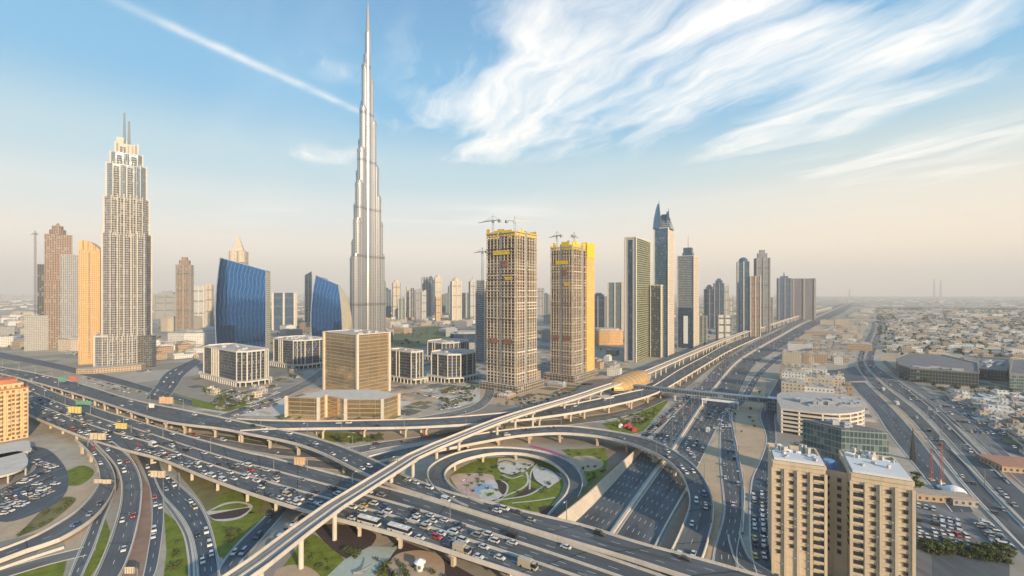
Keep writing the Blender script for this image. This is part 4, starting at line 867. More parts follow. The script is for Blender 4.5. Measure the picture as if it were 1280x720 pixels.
def building_site(label, c, l, r, by, ty, yellow_top=True, clad=None, floors_h=3.55):
    fp, Lu, Lv = plan(c, l, r, by, th=math.radians(36)); d = fp[0].y; z1 = zat(ty, d); u = (fp[1] - fp[0]).normalized(); v = (fp[3] - fp[0]).normalized()
    root = thing('unfinished_concrete_tower', label, 'tower', base_of(fp)); O = fp[0]
    nf = int(z1 / floors_h); yel = plain('yellow_formwork_' + str(int(c)), (.66, .46, .03), .7, var=.35, scale=.4); infill = facade('block_infill_' + str(int(c)), (.27, .24, .205), (.04, .037, .034), fh=floors_h, bw=4.4, wu=.72, wv=.7, grough=.6, var=.7, wall2=(.44, .39, .31))
    q = [O + u * 1.2 + v * 1.2, fp[1] - u * 1.2 + v * 1.2, fp[2] - u * 1.2 - v * 1.2, fp[3] + u * 1.2 - v * 1.2]
    mb = MB(); mb.prism([tuple(p)[:2] for p in q], 0, z1 - 6, 0, 1); mb.build('infill_walls', [infill, concrete], root)
    # floor plates stand proud, with a recessed service slot on each face
    rq = random.Random(int(c))
    for i in range(nf):
        z = (i + 1) * floors_h; f = MB(); jt = rq.choice((.6, .9, .9, 1.2, 1.9)); ht = rq.choice((.1, .3, .55, .9, 1.3))
        for (a, b, w_) in ((O, u, Lu), (O, v, Lv)):
            o2 = v if b is u else u
            for f0, f1 in ((.02, .40), (.52, .98)) if b is u else ((.02, .46), (.56, .98)):
                p = a + b * (w_ * f0); e = a + b * (w_ * f1); n_ = -o2 * jt; f.prism([tuple(x)[:2] for x in (p + n_, e + n_, e + o2 * 3, p + o2 * 3)], z - .28, z + ht * rq.choice((.3, 1, 1)), 0, 0, True)
        f.build('floor_plate', rq.choice((concrete, concrete, concrete_pale, site_grey, site_grey)), root) if i < 95 else None
    core = MB(); p = O + u * Lu * .46 - v * .4; core.prism([tuple(x)[:2] for x in (p - u * 2.4, p + u * 2.4, p + u * 2.4 + v * 6, p - u * 2.4 + v * 6)], 0, z1 + 2, 0); p = O + v * Lv * .51 - u * .4
    core.prism([tuple(x)[:2] for x in (p - v * 1.8, p + v * 1.8, p + v * 1.8 + u * 6, p - v * 1.8 + u * 6)], 0, z1 + 1, 0); core.build('lift_shaft', concrete_dark, root)
    cols = MB()
    for b, w_, o2 in ((u, Lu, v), (v, Lv, u)):
        for j in range(9):
            if j == 4: continue
            p = O + b * (w_ * (.03 + .94 * j / 8)) - o2 * .3; cols.box((p.x, p.y), .9, .9, 0, z1 - 2, math.atan2(b.y, b.x))
    cols.build('columns', concrete, root)
    g = MB(); rr = random.Random(int(c)); S = inset(q, -1.5)
    for k in range(4):
        a, b = S[k], S[(k + 1) % 4]; n = 8
        for j in range(n):
            if rr.random() < .12: continue
            p = a.lerp(b, (j + .5) / n); hgt = rr.uniform(4, 11); g.box((p.x, p.y), (b - a).length / n * .92, .7, z1 - 5, z1 - 5 + hgt, math.atan2((b - a).y, (b - a).x))
    for j in range(6): p = O + u * rr.uniform(4, Lu - 4) + v * rr.uniform(4, Lv - 4); g.box((p.x, p.y), 4, 4, z1 - 6, z1 + rr.uniform(1, 6), .5)
    g.build('formwork', yel, root)
    pd = MB(); P2 = [O - u * 4 - v * 4, fp[1] + u * 10 - v * 4, fp[2] + u * 10 + v * 8, fp[3] + v * 8 - u * 4]; pd.prism([tuple(x)[:2] for x in P2], 0, 9, 0, 1); pd.build('podium', [infill, concrete_pale], root)
    sc = MB(); tp = O + v * Lv * .2 - u * .8; e = O + v * Lv * .9 - u * .8   # screens lower down
    for zz, hh, a0, a1 in ((z1 * .30, 6, .1, .4), (z1 * .30, 6, .6, .9), (z1 * .78, 8, .25, .45)): p0 = O + v * Lv * a0 - u * 1.2; p1 = O + v * Lv * a1 - u * 1.2; sc.prism([tuple(x)[:2] for x in (p0, p1, p1 + u * .5, p0 + u * .5)], zz, zz + hh, 0)
    sc.build('site_screen', plain('site_screen_' + str(int(c)), (.24, .12, .09), .8, var=.5), root)
    ys = MB()
    for a0, a1, zz, hh in ((.2, .75, z1 * .86, 5), (.1, .35, z1 * .70, 3.6)): p0 = O + v * Lv * a0 - u * 1.4; p1 = O + v * Lv * a1 - u * 1.4; ys.prism([tuple(x)[:2] for x in (p0, p1, p1 + u * .5, p0 + u * .5)], zz, zz + hh, 0)
    ys.build('yellow_net', yel, root)
    if clad:
        a, b = clad; k = MB(); p0, p1 = O + u * Lu * a - v * 2.0, O + u * Lu * b - v * 2.0
        k.prism([tuple(x)[:2] for x in (p0, p1, p1 + v * (Lv + 3), p0 + v * (Lv + 3))], 9, z1 + 3, 0); k.build('orange_cladding', facade('orange_net', (.70, .42, .13), (.62, .34, .10), fh=3.55, bw=3.4, wu=.8, wv=.7, grough=.8, wrough=.8, var=.1), root)
        k = MB(); q0 = O + u * Lu * a - v * 2.4; q1 = O + u * Lu * b - v * 2.4; k.prism([tuple(x)[:2] for x in (q0, q1, q1 + v * 8, q0 + v * 8)], z1 - 14, z1 + 6, 0); k.build('yellow_screen', yel, root)
    return root, O, u, v, Lu, Lv, z1
s1 = building_site('taller raw concrete tower under construction with yellow formwork along its top', 645, 608, 671, 492, 289)
s2 = building_site('shorter unfinished concrete tower with a bright orange clad right side', 716, 688, 741, 478, 306, clad=(.62, 1.02))
for lab, S, a, b, hm, jb, ang in (('crane on the left rear corner of the taller unfinished tower', s1, .1, .85, 22, 26, 2.4), ('crane at the middle of the taller unfinished tower roof', s1, .5, .4, 22, 30, .5),
        ('crane on the left side of the shorter unfinished tower roof', s2, .1, .8, 20, 22, 2.0), ('crane near the orange side of the shorter unfinished tower', s2, .6, .5, 22, 24, 1.2)):
    _, O, u, v, Lu, Lv, z1 = S; p = O + u * Lu * a + v * Lv * b; crane(lab, p.x, p.y, z1 - 6, hm, jb, ang)
crane('thin crane rising from the small dark tower beside the construction site', xat(603, 640), 640, zat(352, 640), 42, 24, 2.2)
crane('crane standing against the brown unfinished tower at the far left', xat(44, 925), 925, 0, zat(292, 925), 34, 2.6)
# --- plain slabs and towers, one call each
mcol('green_side', (.50, .47, .40), (.30, .29, .26), fh=3.7, bw=3, wu=.3, wv=.3)
def corner_tower(name, label, c, l, r, by, ty, ml, mr_, d=None, Lu=None, Lv=None, th=TH, crown=None, group=None):
    """different cladding on the two faces in view"""
    fp, Lu, Lv = plan(c, l, r, by, Lu, Lv, th, d); dd = fp[0].y; z1 = zat(ty, dd); root = thing(name, label, 'tower', base_of(fp), group)
    a, b, e, f = [tuple(p)[:2] for p in fp]; mb = MB(); V = lambda p, z: (p[0], p[1], z)
    mb.quad(V(a, 0), V(b, 0), V(b, z1), V(a, z1), 1); mb.quad(V(b, 0), V(e, 0), V(e, z1), V(b, z1), 0); mb.quad(V(e, 0), V(f, 0), V(f, z1), V(e, z1), 1); mb.quad(V(f, 0), V(a, 0), V(a, z1), V(f, z1), 0); mb.face((V(a, z1), V(b, z1), V(e, z1), V(f, z1)), 2)
    mb.build('facade', [M[ml], M[mr_], roofm], root); p = MB(); parapet_ring(p, fp, z1, 1.6, .7); p.build('parapet', concrete_pale, root)
    e_ = MB(); e_.box(a, 1.8, 1.8, 0, z1 + .6, TH); e_.box(b, 1.4, 1.4, 0, z1 + .5, TH); e_.box(f, 1.4, 1.4, 0, z1 + .5, TH); e_.build('corner_pier', concrete_pale, root)
    roof_kit(root, inset(fp, 4), z1 + .01, 5, int(c)); return root, fp, z1
r_, fp_, z_ = corner_tower('green_glass_slab', 'green glass slab tower with a pale side wall beside the shorter unfinished tower', 795, 781, 813, 453, 297, 'green_side', 'green_glass')
mb = MB(); p = fp_[0] + (fp_[3] - fp_[0]) * .3; q = fp_[0] + (fp_[3] - fp_[0]) * .68; n_ = -(fp_[1] - fp_[0]).normalized() * .6
mb.prism([tuple(x)[:2] for x in (p + n_, q + n_, q - n_, p - n_)], 3, z_ - 3, 0); mb.build('dark_glass_strip', M['deep_blue'], r_)
corner_tower('green_glass_annex', 'low companion slab wedged between the green slab and the crowned blue tower', 826, 813, 835, 447, 357, 'dark_block', 'beige_grid')
r_, fp_, z_ = corner_tower('crowned_blue_tower', 'slender dark blue tower with a pair of curved horn blades on top', 835, 818, 842, 446, 285, 'blue_glass', 'cream_tower')
mb = MB()
dd = fp_[0].y
for k, (x, top) in enumerate(((824, 253), (837, 262))):
    pts = [(x - 4.5 + k * 2, 285), (x - 3.2 + k * 2, 272), (x - .5, top + 6), (x + 1.5, top)]; Z = [Vector((xat(a, dd), dd + 8 + k * 4, zat(b, dd))) for a, b in pts]
    pts2 = [(x + 5, 285), (x + 4, 272), (x + 2.6, top + 8), (x + 2, top + 1)]; Y = [Vector((xat(a, dd), dd + 8 + k * 4, zat(b, dd))) for a, b in pts2]
    for i in range(3):
        for yy in (0, 9): o3 = Vector((0, yy, 0)); mb.face((Z[i] + o3, Y[i] + o3, Y[i + 1] + o3, Z[i + 1] + o3))
        o3 = Vector((0, 9, 0)); mb.face((Z[i], Z[i + 1], Z[i + 1] + o3, Z[i] + o3)); mb.face((Y[i], Y[i + 1], Y[i + 1] + o3, Y[i] + o3))
    mb.beam(Z[3], Z[3] + Vector((0, 0, 4)), .6)
mb.build('crown_blade', M['blue_glass'], r_)
mb = MB(); cc = Vector(base_of(fp_)); zt_ = zat(268, dd); mb.cyl((cc.x, cc.y), 21, z_, zt_ - 8, 4, r1=15, a0=math.pi / 4 - TH); mb.cyl((cc.x, cc.y), 13, zt_ - 8, zt_ + 4, 4, r1=5, a0=math.pi / 4 - TH); mb.build('crown_body', M['grey_glass'], r_)
r_, fp_, z_ = corner_tower('masted_grey_tower', 'grey tower with a thin roof mast and a pale panel low on its side', 867, 847, 873, 436, 320, 'grey_glass', 'cream_tower')
dd = fp_[0].y; mb = MB(); c_ = Vector(base_of(fp_)); mb.box((c_.x, c_.y), 20, 20, z_, z_ + 9, -TH); mb.box((c_.x, c_.y), 17, 17, z_ + 9, zat(308, dd), -TH); mb.build('roof_box', M['blue_glass'], r_)
mb = MB(); mb.cyl((c_.x, c_.y), .9, zat(308, dd), zat(292, dd), 8, r1=.3); mb.build('mast', steel, r_)
mb = MB(); u_, v_ = (fp_[1] - fp_[0]).normalized(), (fp_[3] - fp_[0]); p = fp_[0] + v_ * .04 - u_ * .8; q = fp_[0] + v_ * .96 - u_ * .8; mb.prism([tuple(x)[:2] for x in (p, q, q + u_ * .6, p + u_ * .6)], 2, zat(385, dd), 0); mb.build('dark_glass_base', M['deep_blue'], r_)
mb = MB(); p = fp_[0] + v_ * .35 - u_ * 1.6; q = fp_[0] + v_ * .62 - u_ * 1.6; mb.prism([tuple(x)[:2] for x in (p, q, q + u_ * .6, p + u_ * .6)], 10, zat(395, dd), 0); mb.build('pale_panel', white, r_)
corner_tower('small_dark_tower', 'small dark blue-grey tower tucked behind the taller unfinished tower', 606, 595, 615, 452, 351, 'grey_glass', 'dark_block')
def fartower(x0, x1, top, d, m_, label, name='distant_tower', shape=None, group='far towers on the skyline', dep=None, rot=.35):
    k = d / F; wd = (x1 - x0) * k; dep = dep or wd * .8; ca, sa = abs(math.cos(rot)), abs(math.sin(rot)); sxx = wd / (ca + sa * .8); c = (xat((x0 + x1) / 2, d + dep / 2), d + dep / 2); z1 = zat(top, d)
    root = thing(name, label, 'tower', (c[0], c[1], 0), group)
    mb = MB(); zb = z1 if shape is None else {'dome': z1 - sxx * .45, 'step': z1 * .90, 'slope': z1 * .93, 'spire': z1 * .86, 'point': z1 * .84}[shape]
    if shape == 'slope':
        fp = []
        for x, y in ((-1, -1), (1, -1), (1, 1), (-1, 1)): X, Y = x * sxx / 2, y * sxx * .4; fp.append((c[0] + X * math.cos(rot) - Y * math.sin(rot), c[1] + X * math.sin(rot) + Y * math.cos(rot)))
        mb.prism(fp, 0, [zb, z1, z1, zb], 0, 1)
    else: mb.box(c, sxx, sxx * .8, 0, zb, rot, 0, 1)
    mb.build('facade', [M[m_], roofm], root)
    ca_, sa_ = math.cos(rot), math.sin(rot); L2 = lambda x, y: (c[0] + x * ca_ - y * sa_, c[1] + x * sa_ + y * ca_)
    ed = concrete_pale if int(x0) % 2 else concrete_dark; pr = MB(); zt_ = min(zb, z1 * .93 if shape == 'slope' else zb)
    for x, y in ((-.5, -.4), (.5, -.4), (.5, .4), (-.5, .4), (0, -.4), (.5, 0), (-.5, 0)): pr.box(L2(x * sxx, y * sxx), sxx * .09, sxx * .09, 0, zt_ + .4, rot)
    pr.build('pier', ed, root); bl = MB()
    for f_ in (.33, .62, .86): bl.box(c, sxx * 1.02, sxx * .82, zt_ * f_, zt_ * f_ + 3.2, rot)
    bl.build('belt', plain('belt_' + str(int(x0)) + str(int(top)), (.10, .11, .12), .5), root)
    if shape and shape != 'slope':
        cr = MB()
        if shape == 'dome':
            for i in range(4): a0, a1 = i * math.pi / 8, (i + 1) * math.pi / 8; cr.cyl(c, sxx * .42 * math.cos(a0), zb + (z1 - zb) * math.sin(a0), zb + (z1 - zb) * math.sin(a1), 14, r1=max(.05, sxx * .42 * math.cos(a1)))
        elif shape == 'step': cr.box(c, sxx * .7, sxx * .55, zb, zb + (z1 - zb) * .6, rot); cr.box(c, sxx * .4, sxx * .3, zb + (z1 - zb) * .6, z1, rot)
        elif shape == 'spire': cr.box(c, sxx * .6, sxx * .5, zb, zb + (z1 - zb) * .3, rot); cr.cyl(c, sxx * .08, zb + (z1 - zb) * .3, z1, 6, r1=sxx * .02)
        elif shape == 'point': cr.cyl(c, sxx * .5, zb, z1, 4, r1=.1, a0=rot + math.pi / 4)
        cr.build('crown', M[m_], root)
    return root
FT = [  # x0, x1, top, distance, material, shape, what marks it
    (222, 240, 321, 1250, 'brown_frame', 'step', 'slim brown tower with a dark cap standing alone right of the hotel tower'),
    (243, 256, 357, 1500, 'pale_tower', None, 'pale flat topped tower just right of the slim brown tower'),
    (256, 266, 356, 1600, 'cream_tower', None, 'narrow cream tower touching the pale one right of the slim brown tower'),
    (196, 222, 364, 2000, 'grey_tower', 'step', 'low hazy grey block left of the slim brown tower'),
    (288, 309, 293, 1150, 'cream_tower', 'point', 'white tower with a pointed wedge top peeping over the blue glass roofline'),
    (381, 390, 339, 1500, 'grey_glass', 'slope', 'slender grey tower just left of the sail topped blue glass tower'),
    (341, 371, 366, 1400, 'blue_glass', None, 'low wide blue glass block between the two blue glass towers'),
    (477, 488, 358, 2100, 'pale_tower', 'step', 'small pale tower immediately right of the silver needle'), (482, 489, 362, 1900, 'blue_glass', None, 'thin blue tower close right of the silver needle'),
    (490, 501, 349, 2000, 'cream_tower', 'dome', 'round headed cream tower right of the silver needle'), (497, 507, 373, 1800, 'teal_glass', None, 'short teal block in front of the round headed cream tower'),
    (508, 513, 358, 2000, 'cream_tower', None, 'very thin cream tower in the skyline gap'), (513, 518, 360, 1950, 'deep_blue', None, 'very thin dark tower beside the thin cream one'),
    (518, 528, 360, 2050, 'grey_tower', 'slope', 'plain grey sloped tower mid skyline'), (526, 533, 362, 1800, 'pale_tower', 'slope', 'pale tower with a slanting head mid skyline'),
    (527, 536, 346, 2300, 'teal_glass', None, 'teal glass tower left of the tall blue one mid skyline'), (534, 543, 345, 2250, 'blue_glass', 'step', 'bright blue glass tower topping the middle skyline'),
    (543, 552, 343, 2150, 'cream_tower', 'dome', 'pale rounded tower right beside the bright blue one mid skyline'), (544, 551, 371, 1850, 'orange_stone', None, 'slim warm stone block in front of the pale rounded tower'),
    (552, 562, 366, 2300, 'teal_glass', 'slope', 'hazy teal block filling the gap mid skyline'), (563, 577, 346, 1900, 'cream_tower', 'dome', 'broad warm cream tower with a small dome before the blue hall'),
    (577, 587, 366, 2100, 'teal_glass', None, 'low teal block right of the broad cream tower'), (586, 596, 344, 2000, 'pale_tower', 'spire', 'pale spired tower just left of the construction site'),
    (560, 568, 352, 2500, 'grey_glass', 'spire', 'hazy grey spire behind the broad cream tower'), (670, 680, 360, 2300, 'pale_tower', None, 'pale tower seen in the gap between the two unfinished towers'),
    (678, 687, 366, 2500, 'teal_glass', 'step', 'hazy low teal tower between the two unfinished towers'),
    (738, 759, 366, 1500, 'deep_blue', 'step', 'dark blue block right of the orange clad unfinished tower'), (759, 780, 353, 1350, 'teal_glass', None, 'teal glass tower left of the green slab'),
    (880, 893, 356, 1500, 'deep_blue', 'step', 'squat dark blue tower right of the masted grey tower'), (892, 905, 348, 1550, 'blue_glass', 'step', 'dark blue stepped tower beside the squat one'),
    (903, 911, 356, 1800, 'pale_tower', 'slope', 'pale curved tower behind the dark blue pair'), (908, 916, 372, 2000, 'cream_tower', None, 'small cream tower behind the dark blue pair'),
    (921, 937, 321, 1230, 'blue_glass', 'dome', 'blue glass tower with a rounded head near the highway'), (937, 950, 345, 1180, 'brown_frame', None, 'narrow brown tower between the rounded blue one and the tall stepped one'),
    (944, 961, 312, 1330, 'grey_glass', 'step', 'tall stepped grey tower, highest of the cluster beside the highway'), (957, 966, 372, 1500, 'brown_frame', None, 'short brown block at the foot of the tall stepped highway tower'),
    (972, 988, 339, 1900, 'blue_glass', 'spire', 'blue tower with a small spire next to the wide purple grey slab'), (988, 1016, 348, 1950, 'purple_glass', None, 'wide purple grey slab tower, last large one before the open plain'),
    (896, 914, 408 - 14, 1050, 'low_white', None, 'small white gridded block at the foot of the highway towers'), (873, 884, 395, 1050, 'teal_glass', None, 'low green grey block beside the masted grey tower'),
    (605, 607, 350, 2500, 'pale_tower', None, 'sliver of a pale tower behind the first unfinished tower'), (300, 325, 372, 2300, 'low_grey', None, 'far low grey block behind the broad blue glass tower'),
]
for x0, x1, top, d, m_, shp, lab in FT: fartower(x0, x1, top, d, m_, lab, shape=shp, rot=.35 if x0 < 640 else -.35 + (x0 % 3) * .05)
# --- beige twin-wing apartment block, lower right
def opening(wd, hg, dp=.5):
    """window with frame and sill, origin at its centre on the wall plane, facing -y"""
    r = MB(); r.box((0, dp / 2 - .25), wd, dp, -hg / 2, hg / 2, 0); return r
def apartment():
    stone = plain('apartment_stone', (.58, .47, .33), .8, var=.14, scale=.12, streaks=.4); A = Vector(W(1064, 592, 46)); A.z = 0; B = Vector(W(1142, 604, 46)); B.z = 0
    C = Vector(W(966, 576, 46)); C.z = 0; D = Vector(W(1032, 585, 46)); D.z = 0
    root = thing('beige_apartment_block', 'beige apartment block with two wings, white roofs and rows of small dark windows', 'apartment building', tuple(A)); Z = 45.0
    u = (B - A).normalized(); v = Vector((-u.y, u.x, 0)); u2 = (D - C).normalized(); v2 = Vector((-u2.y, u2.x, 0))
    LA, LC = (B - A).length, (D - C).length
    lobes = (('right', A, u, v, LA, 29), ('left', C, u2, v2, LC, 24))
    slot = MB(); wf = MB()
    win_proto = [None]; nwin = 0; pend = []
    for nm, O, uu, vv, L, dep in lobes:
        mb = MB(); mb.prism([tuple(x)[:2] for x in (O, O + uu * L, O + uu * L + vv * dep, O + vv * dep)], 0, Z, 0, 0); mb.build('wing', stone, root)
        fr = MB(); parapet_ring(fr, (O, O + uu * L, O + uu * L + vv * dep, O + vv * dep), Z + .01, 1.3, .7)
        n_ = -vv * .35
        for s in (0, .245, .49, .735, 1): p = O + uu * (L * s) + n_; fr.box((p.x, p.y), 1.0, .7, 0, Z - 1.5, math.atan2(uu.y, uu.x))
        fr.build('pilaster', stone, root); fb = MB(); q_ = O + uu * L * .5
        for fl in range(14): fb.box(((q_ - vv * .05).x, (q_ - vv * .05).y), L - .4, .22, Z - 1.75 - fl * 3.2, Z - 1.5 - fl * 3.2, math.atan2(uu.y, uu.x), 0, 0, True)
        fb.build('floor_band', concrete, root)
        rf = MB(); a = O - vv * .2 + Vector((0, 0, Z + 2.2)); k = 1.0
        rf.prism([tuple(x)[:2] for x in (O + uu * .5 + vv * .5, O + uu * (L - .5) + vv * .5, O + uu * (L - .5) + vv * (dep * (.62 if nm == 'right' else .42)), O + uu * .5 + vv * (dep * (.62 if nm == 'right' else .42)))], Z + 1.4, Z + 2.4, 0, 0); rf.build('roof_deck', roof_light, root)
        cols = ((.10, 3.6), (.37, 1.2), (.62, 1.2), (.88, 1.2)) if nm == 'right' else ((.12, 1.2), (.37, 1.2), (.62, 1.2), (.88, 3.4))
        for fl in range(13):
            z = Z - 3.6 - fl * 3.2
            for s, wd in cols:
                if wd > 2:
                    p = O + uu * (L * (s if nm == 'right' else s - .01)); b = MB(); q = [p - uu * wd / 2 - vv * .62, p + uu * wd / 2 - vv * .62, p + uu * wd / 2 + vv * .05, p - uu * wd / 2 + vv * .05]
                    b.prism([tuple(x)[:2] for x in q], z - 1.45, z - .55, 0, 0, True); b.prism([tuple(x)[:2] for x in (q[0] + vv * .35, q[1] + vv * .35, q[2], q[3])], z - .54, z + .95, 1); b.build('balcony', [stone, dark], root)
                else: pend.append((O + uu * (L * s) - vv * .0, z, math.atan2(uu.y, uu.x)))
    # recessed link between the wings
    P = [D + v2 * 9, A + v * 9, A + v * 26, D + v2 * 22]; mb = MB(); mb.prism([tuple(x)[:2] for x in P], 0, Z - 2, 0, 1); mb.build('recessed_link', [stone, roof_dark], root)
    lu = (P[1] - P[0]).normalized(); LL = (P[1] - P[0]).length
    for fl in range(12):
        for s in (.25, .7): pend.append((P[0] + lu * LL * s, Z - 5.5 - fl * 3.2, math.atan2(lu.y, lu.x)))
    for s_, O, dr, nrm in ((.5, D, v2, u2), (.5, A, v, -u)):
        for fl in range(8): p = O + dr * 4.5; pend.append((p + nrm * .0, Z - 5 - fl * 3.2, math.atan2(dr.y, dr.x) if nrm == u2 else math.atan2(dr.y, dr.x) + math.pi))
    pend.sort(key=lambda q: -q[1]); pend = pend[:100]
    proto = None; gm = plain('window_glass_dark', (.035, .036, .04), .12, var=.5, scale=.4); fm = plain('window_frame_brown', (.10, .07, .05), .6)
    for p, z, ang in pend:
        if proto is None:
            w_ = MB(); w_.box((0, -.02), 1.15, .12, -.62, .62, 0); proto = w_.build('window', gm, root); f_ = MB(); f_.box((0, -.12), 1.3, .2, -.80, -.66, 0); f_.box((0, -.3), 1.5, .7, .68, .8, 0)
            f_.box((-.62, -.12), .12, .2, -.66, .68, 0); f_.box((.62, -.12), .12, .2, -.66, .68, 0); me = f_.build('window_frame', fm); me.parent = proto
            for o in (proto.data, me.data): pass
            # meshes were shifted by the parent's base: undo so that the origin is the window centre
            for vtx in proto.data.vertices: vtx.co += root.location
            o = proto
        else: o = copy_tree(proto, root)
        o.location = (p.x - root.location.x, p.y - root.location.y, z); o.rotation_euler = (0, 0, ang)
        if o is proto: kids(proto)
    k = MB()
    for q in range(9): p = C + u2 * random.uniform(2, LC - 2) + v2 * random.uniform(14, 22); k.box((p.x, p.y), random.uniform(1, 3), random.uniform(1, 3), Z, Z + random.uniform(1, 2.6), .4)
    for q in range(7): p = A + u * random.uniform(2, LA - 2) + v * random.uniform(20, 27); k.box((p.x, p.y), random.uniform(1, 3), random.uniform(1, 3), Z, Z + random.uniform(.8, 2), .4)
    for nm, O, uu, vv, L, dep in lobes:
        for i in range(26):
            ac = MB(); s_ = random.choice((.245, .49, .735)) + random.choice((-.045, .045)); p = O + uu * (L * s_) - vv * .25; ac.box((p.x, p.y), .9, .5, Z - 5.2 - 3.2 * (i % 12), Z - 4.6 - 3.2 * (i % 12), math.atan2(uu.y, uu.x), 0, 0, True); ac.build('air_conditioner', plantm, root)
        dk = MB()
        for i in range(14): p = O + uu * random.uniform(1.5, L - 1.5) + vv * random.uniform(1.5, dep - 1.5); dk.box((p.x, p.y), random.uniform(.6, 2.4), random.uniform(.6, 1.6), Z + 2.4 if (p - O).dot(vv) < dep * .4 else Z, Z + random.uniform(2.8, 3.9), .4)
        dk.build('roof_plant', plantm, root)
    k.build('roof_plant', white, root); t = MB(); p = P[0] + lu * LL * .5 + Vector((0, 3, 0)); t.cyl((p.x, p.y), 2.0, Z - 2, Z + 1.2, 14); t.build('water_tank', plain('tank_blue', (.10, .22, .50), .4), root)
apartment()
# glazed block just behind it and the parking garage
def glazed():
    a = W(1050, 566, 40); b = W(1122, 572, 40); a.z = b.z = 0; v = Vector((-.45, .89, 0)); root = thing('glazed_rear_block', 'grey green block with a lattice glass face just behind the white roofed apartments', 'building', tuple(a)); z = 37
    a2 = W(1052, 536, z); b2 = W(1108, 539, z); d = a2.y; a, b = Vector((a2.x, d, 0)), Vector((b2.x, d - 6, 0))
    m = MB(); m.prism([tuple(x)[:2] for x in (a, b, b + v * 22, a + v * 22)], 0, z, 0, 1); m.build('lattice_facade', [M['teal_glass'], roof_dark], root); roof_kit(root, [a, b, b + v * 22, a + v * 22], z, 5, 4)
glazed()
def garage():
    fp = [W(976, 541, 0), W(1040, 549, 0), W(1073, 546, 0), W(1081, 539, 0), W(1071, 526, 0), W(1046, 519, 0), W(976, 517, 0)]; z1 = 19.0
    root = thing('parking_garage', 'banded parking garage with a cluttered roof and a curved right corner', 'parking garage', tuple(fp[0]))
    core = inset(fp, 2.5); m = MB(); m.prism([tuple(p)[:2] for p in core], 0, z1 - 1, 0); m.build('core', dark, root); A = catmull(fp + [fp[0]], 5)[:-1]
    for i in range(6):
        z = 2.2 + i * 3.3; f = MB(); f.prism([tuple(p)[:2] for p in A], z, z + 1.5, 0, 1 if i == 5 else 0, True); f.build('parking_deck', [concrete_pale, roofm], root)
    c = MB()
    for i in range(0, len(A), 2): q = A[i] + (Vector(base_of(fp)) - A[i]).normalized() * 1.0; c.box((q.x, q.y), 1.2, 1.2, 0, z1, 0)
    c.build('columns', concrete_pale, root)
    k = MB(); rr = random.Random(3); ctr = Vector(base_of(fp))
    for i in range(70):
        p = ctr + Vector((rr.uniform(-24, 24), rr.uniform(-11, 11), 0)); k.box((p.x, p.y), rr.uniform(2, 9), rr.uniform(1.5, 7), z1 + 1.2, z1 + 1.2 + rr.uniform(.5, 3.2), -TH)
    k.build('roof_plant', plantm, root); sk = MB(); p = W(1020, 504, 19); sk.box((p.x, p.y), 26, 10, z1 + 1.25, z1 + 2.6, -.3); sk.build('skylight', M['deep_blue'], root)
garage()
def town_block(x, y, w_, dp, h, m_, label, th=-TH, cat='building', group=None, name='low_building', mr=None):
    mb = MB(); c = W(x, y, 0); mb.box((c.x, c.y), w_, dp, 0, h, th, 0, 1); rr = random.Random(int(x * 7 + y)); A = []
    for i in range(rr.randint(7, 16)):
        ox, oy = rr.uniform(-.4, .4) * w_, rr.uniform(-.35, .35) * dp; ca, sa = math.cos(th), math.sin(th); mb.box((c.x + ox * ca - oy * sa, c.y + ox * sa + oy * ca), w_ * rr.uniform(.04, .17), dp * rr.uniform(.04, .15), h, h + rr.uniform(.8, 3.2), th, 1, 1)
    o = mb.build(name, [M[m_], mr or roofm]); return tag(o, label, cat, group)
BL = [ # the commercial strip behind the garage and elsewhere, each described by what stands next to it
 (991, 505, 20, 30, 24, 'low_cream', 'cream commercial block directly behind the left half of the parking garage'), (1022, 508, 26, 24, 21, 'low_white', 'white roofed block directly behind the right half of the parking garage'),
 (992, 488, 24, 26, 23, 'low_white', 'white block second behind the garage beside the service road'), (1022, 490, 28, 26, 18, 'low_cream', 'broad cream block second behind the garage with vents on its roof'), (1046, 500, 16, 30, 12, 'low_grey', 'narrow grey block behind the curved garage corner'),
 (988, 474, 24, 28, 19, 'low_tan', 'tan block with a flat roof halfway along the commercial strip'), (1016, 475, 30, 30, 17, 'low_white', 'pale block near the wide side street'), (1040, 480, 18, 22, 10, 'low_grey', 'small grey block at the corner of the wide side street'),
 (990, 455, 26, 30, 20, 'low_cream', 'second cream block back from the garage beside the service road'), (1018, 452, 34, 34, 15, 'low_tan', 'tan low block two rows behind the parking garage'), (1000, 441, 40, 34, 18, 'low_white', 'white flat roofed block three rows behind the garage'),
 (1020, 437, 30, 30, 14, 'low_grey', 'grey low block at the top of the commercial strip'), (1005, 430, 34, 28, 12, 'low_tan', 'tan hall where the commercial strip narrows'), (1065, 436, 60, 60, 13, 'low_tan', 'square tan office block with rows of small white windows by the arterial'),
 (1052, 408, 40, 40, 24, 'low_cream', 'tall cream block alone on sand beyond the tan office block'), (1035, 405, 50, 50, 14, 'low_cream', 'cream hall on the sand near the highway bend'), (1030, 418, 90, 26, 9, 'low_tan', 'long low tan shed on the sand strip'),
 (1075, 402, 120, 50, 8, 'low_grey', 'long grey shed beside the top of the arterial road')]
for b in BL: town_block(*b)
def dark_slab(label, pts, z1, m_):
    P = [W(x, y, 0) for x, y in pts]; root = thing('dark_low_rise', label, 'building', tuple(P[0])); mb = MB(); mb.prism([tuple(p)[:2] for p in P], 0, z1, 0, 1); mb.build('facade', [M[m_], roof_dark], root)
    r = MB(); parapet_ring(r, P, z1, 1.2, .8); r.build('parapet', concrete_dark, root); roof_kit(root, [P[0], P[1], P[-2], P[-1]], z1, 8, int(z1))
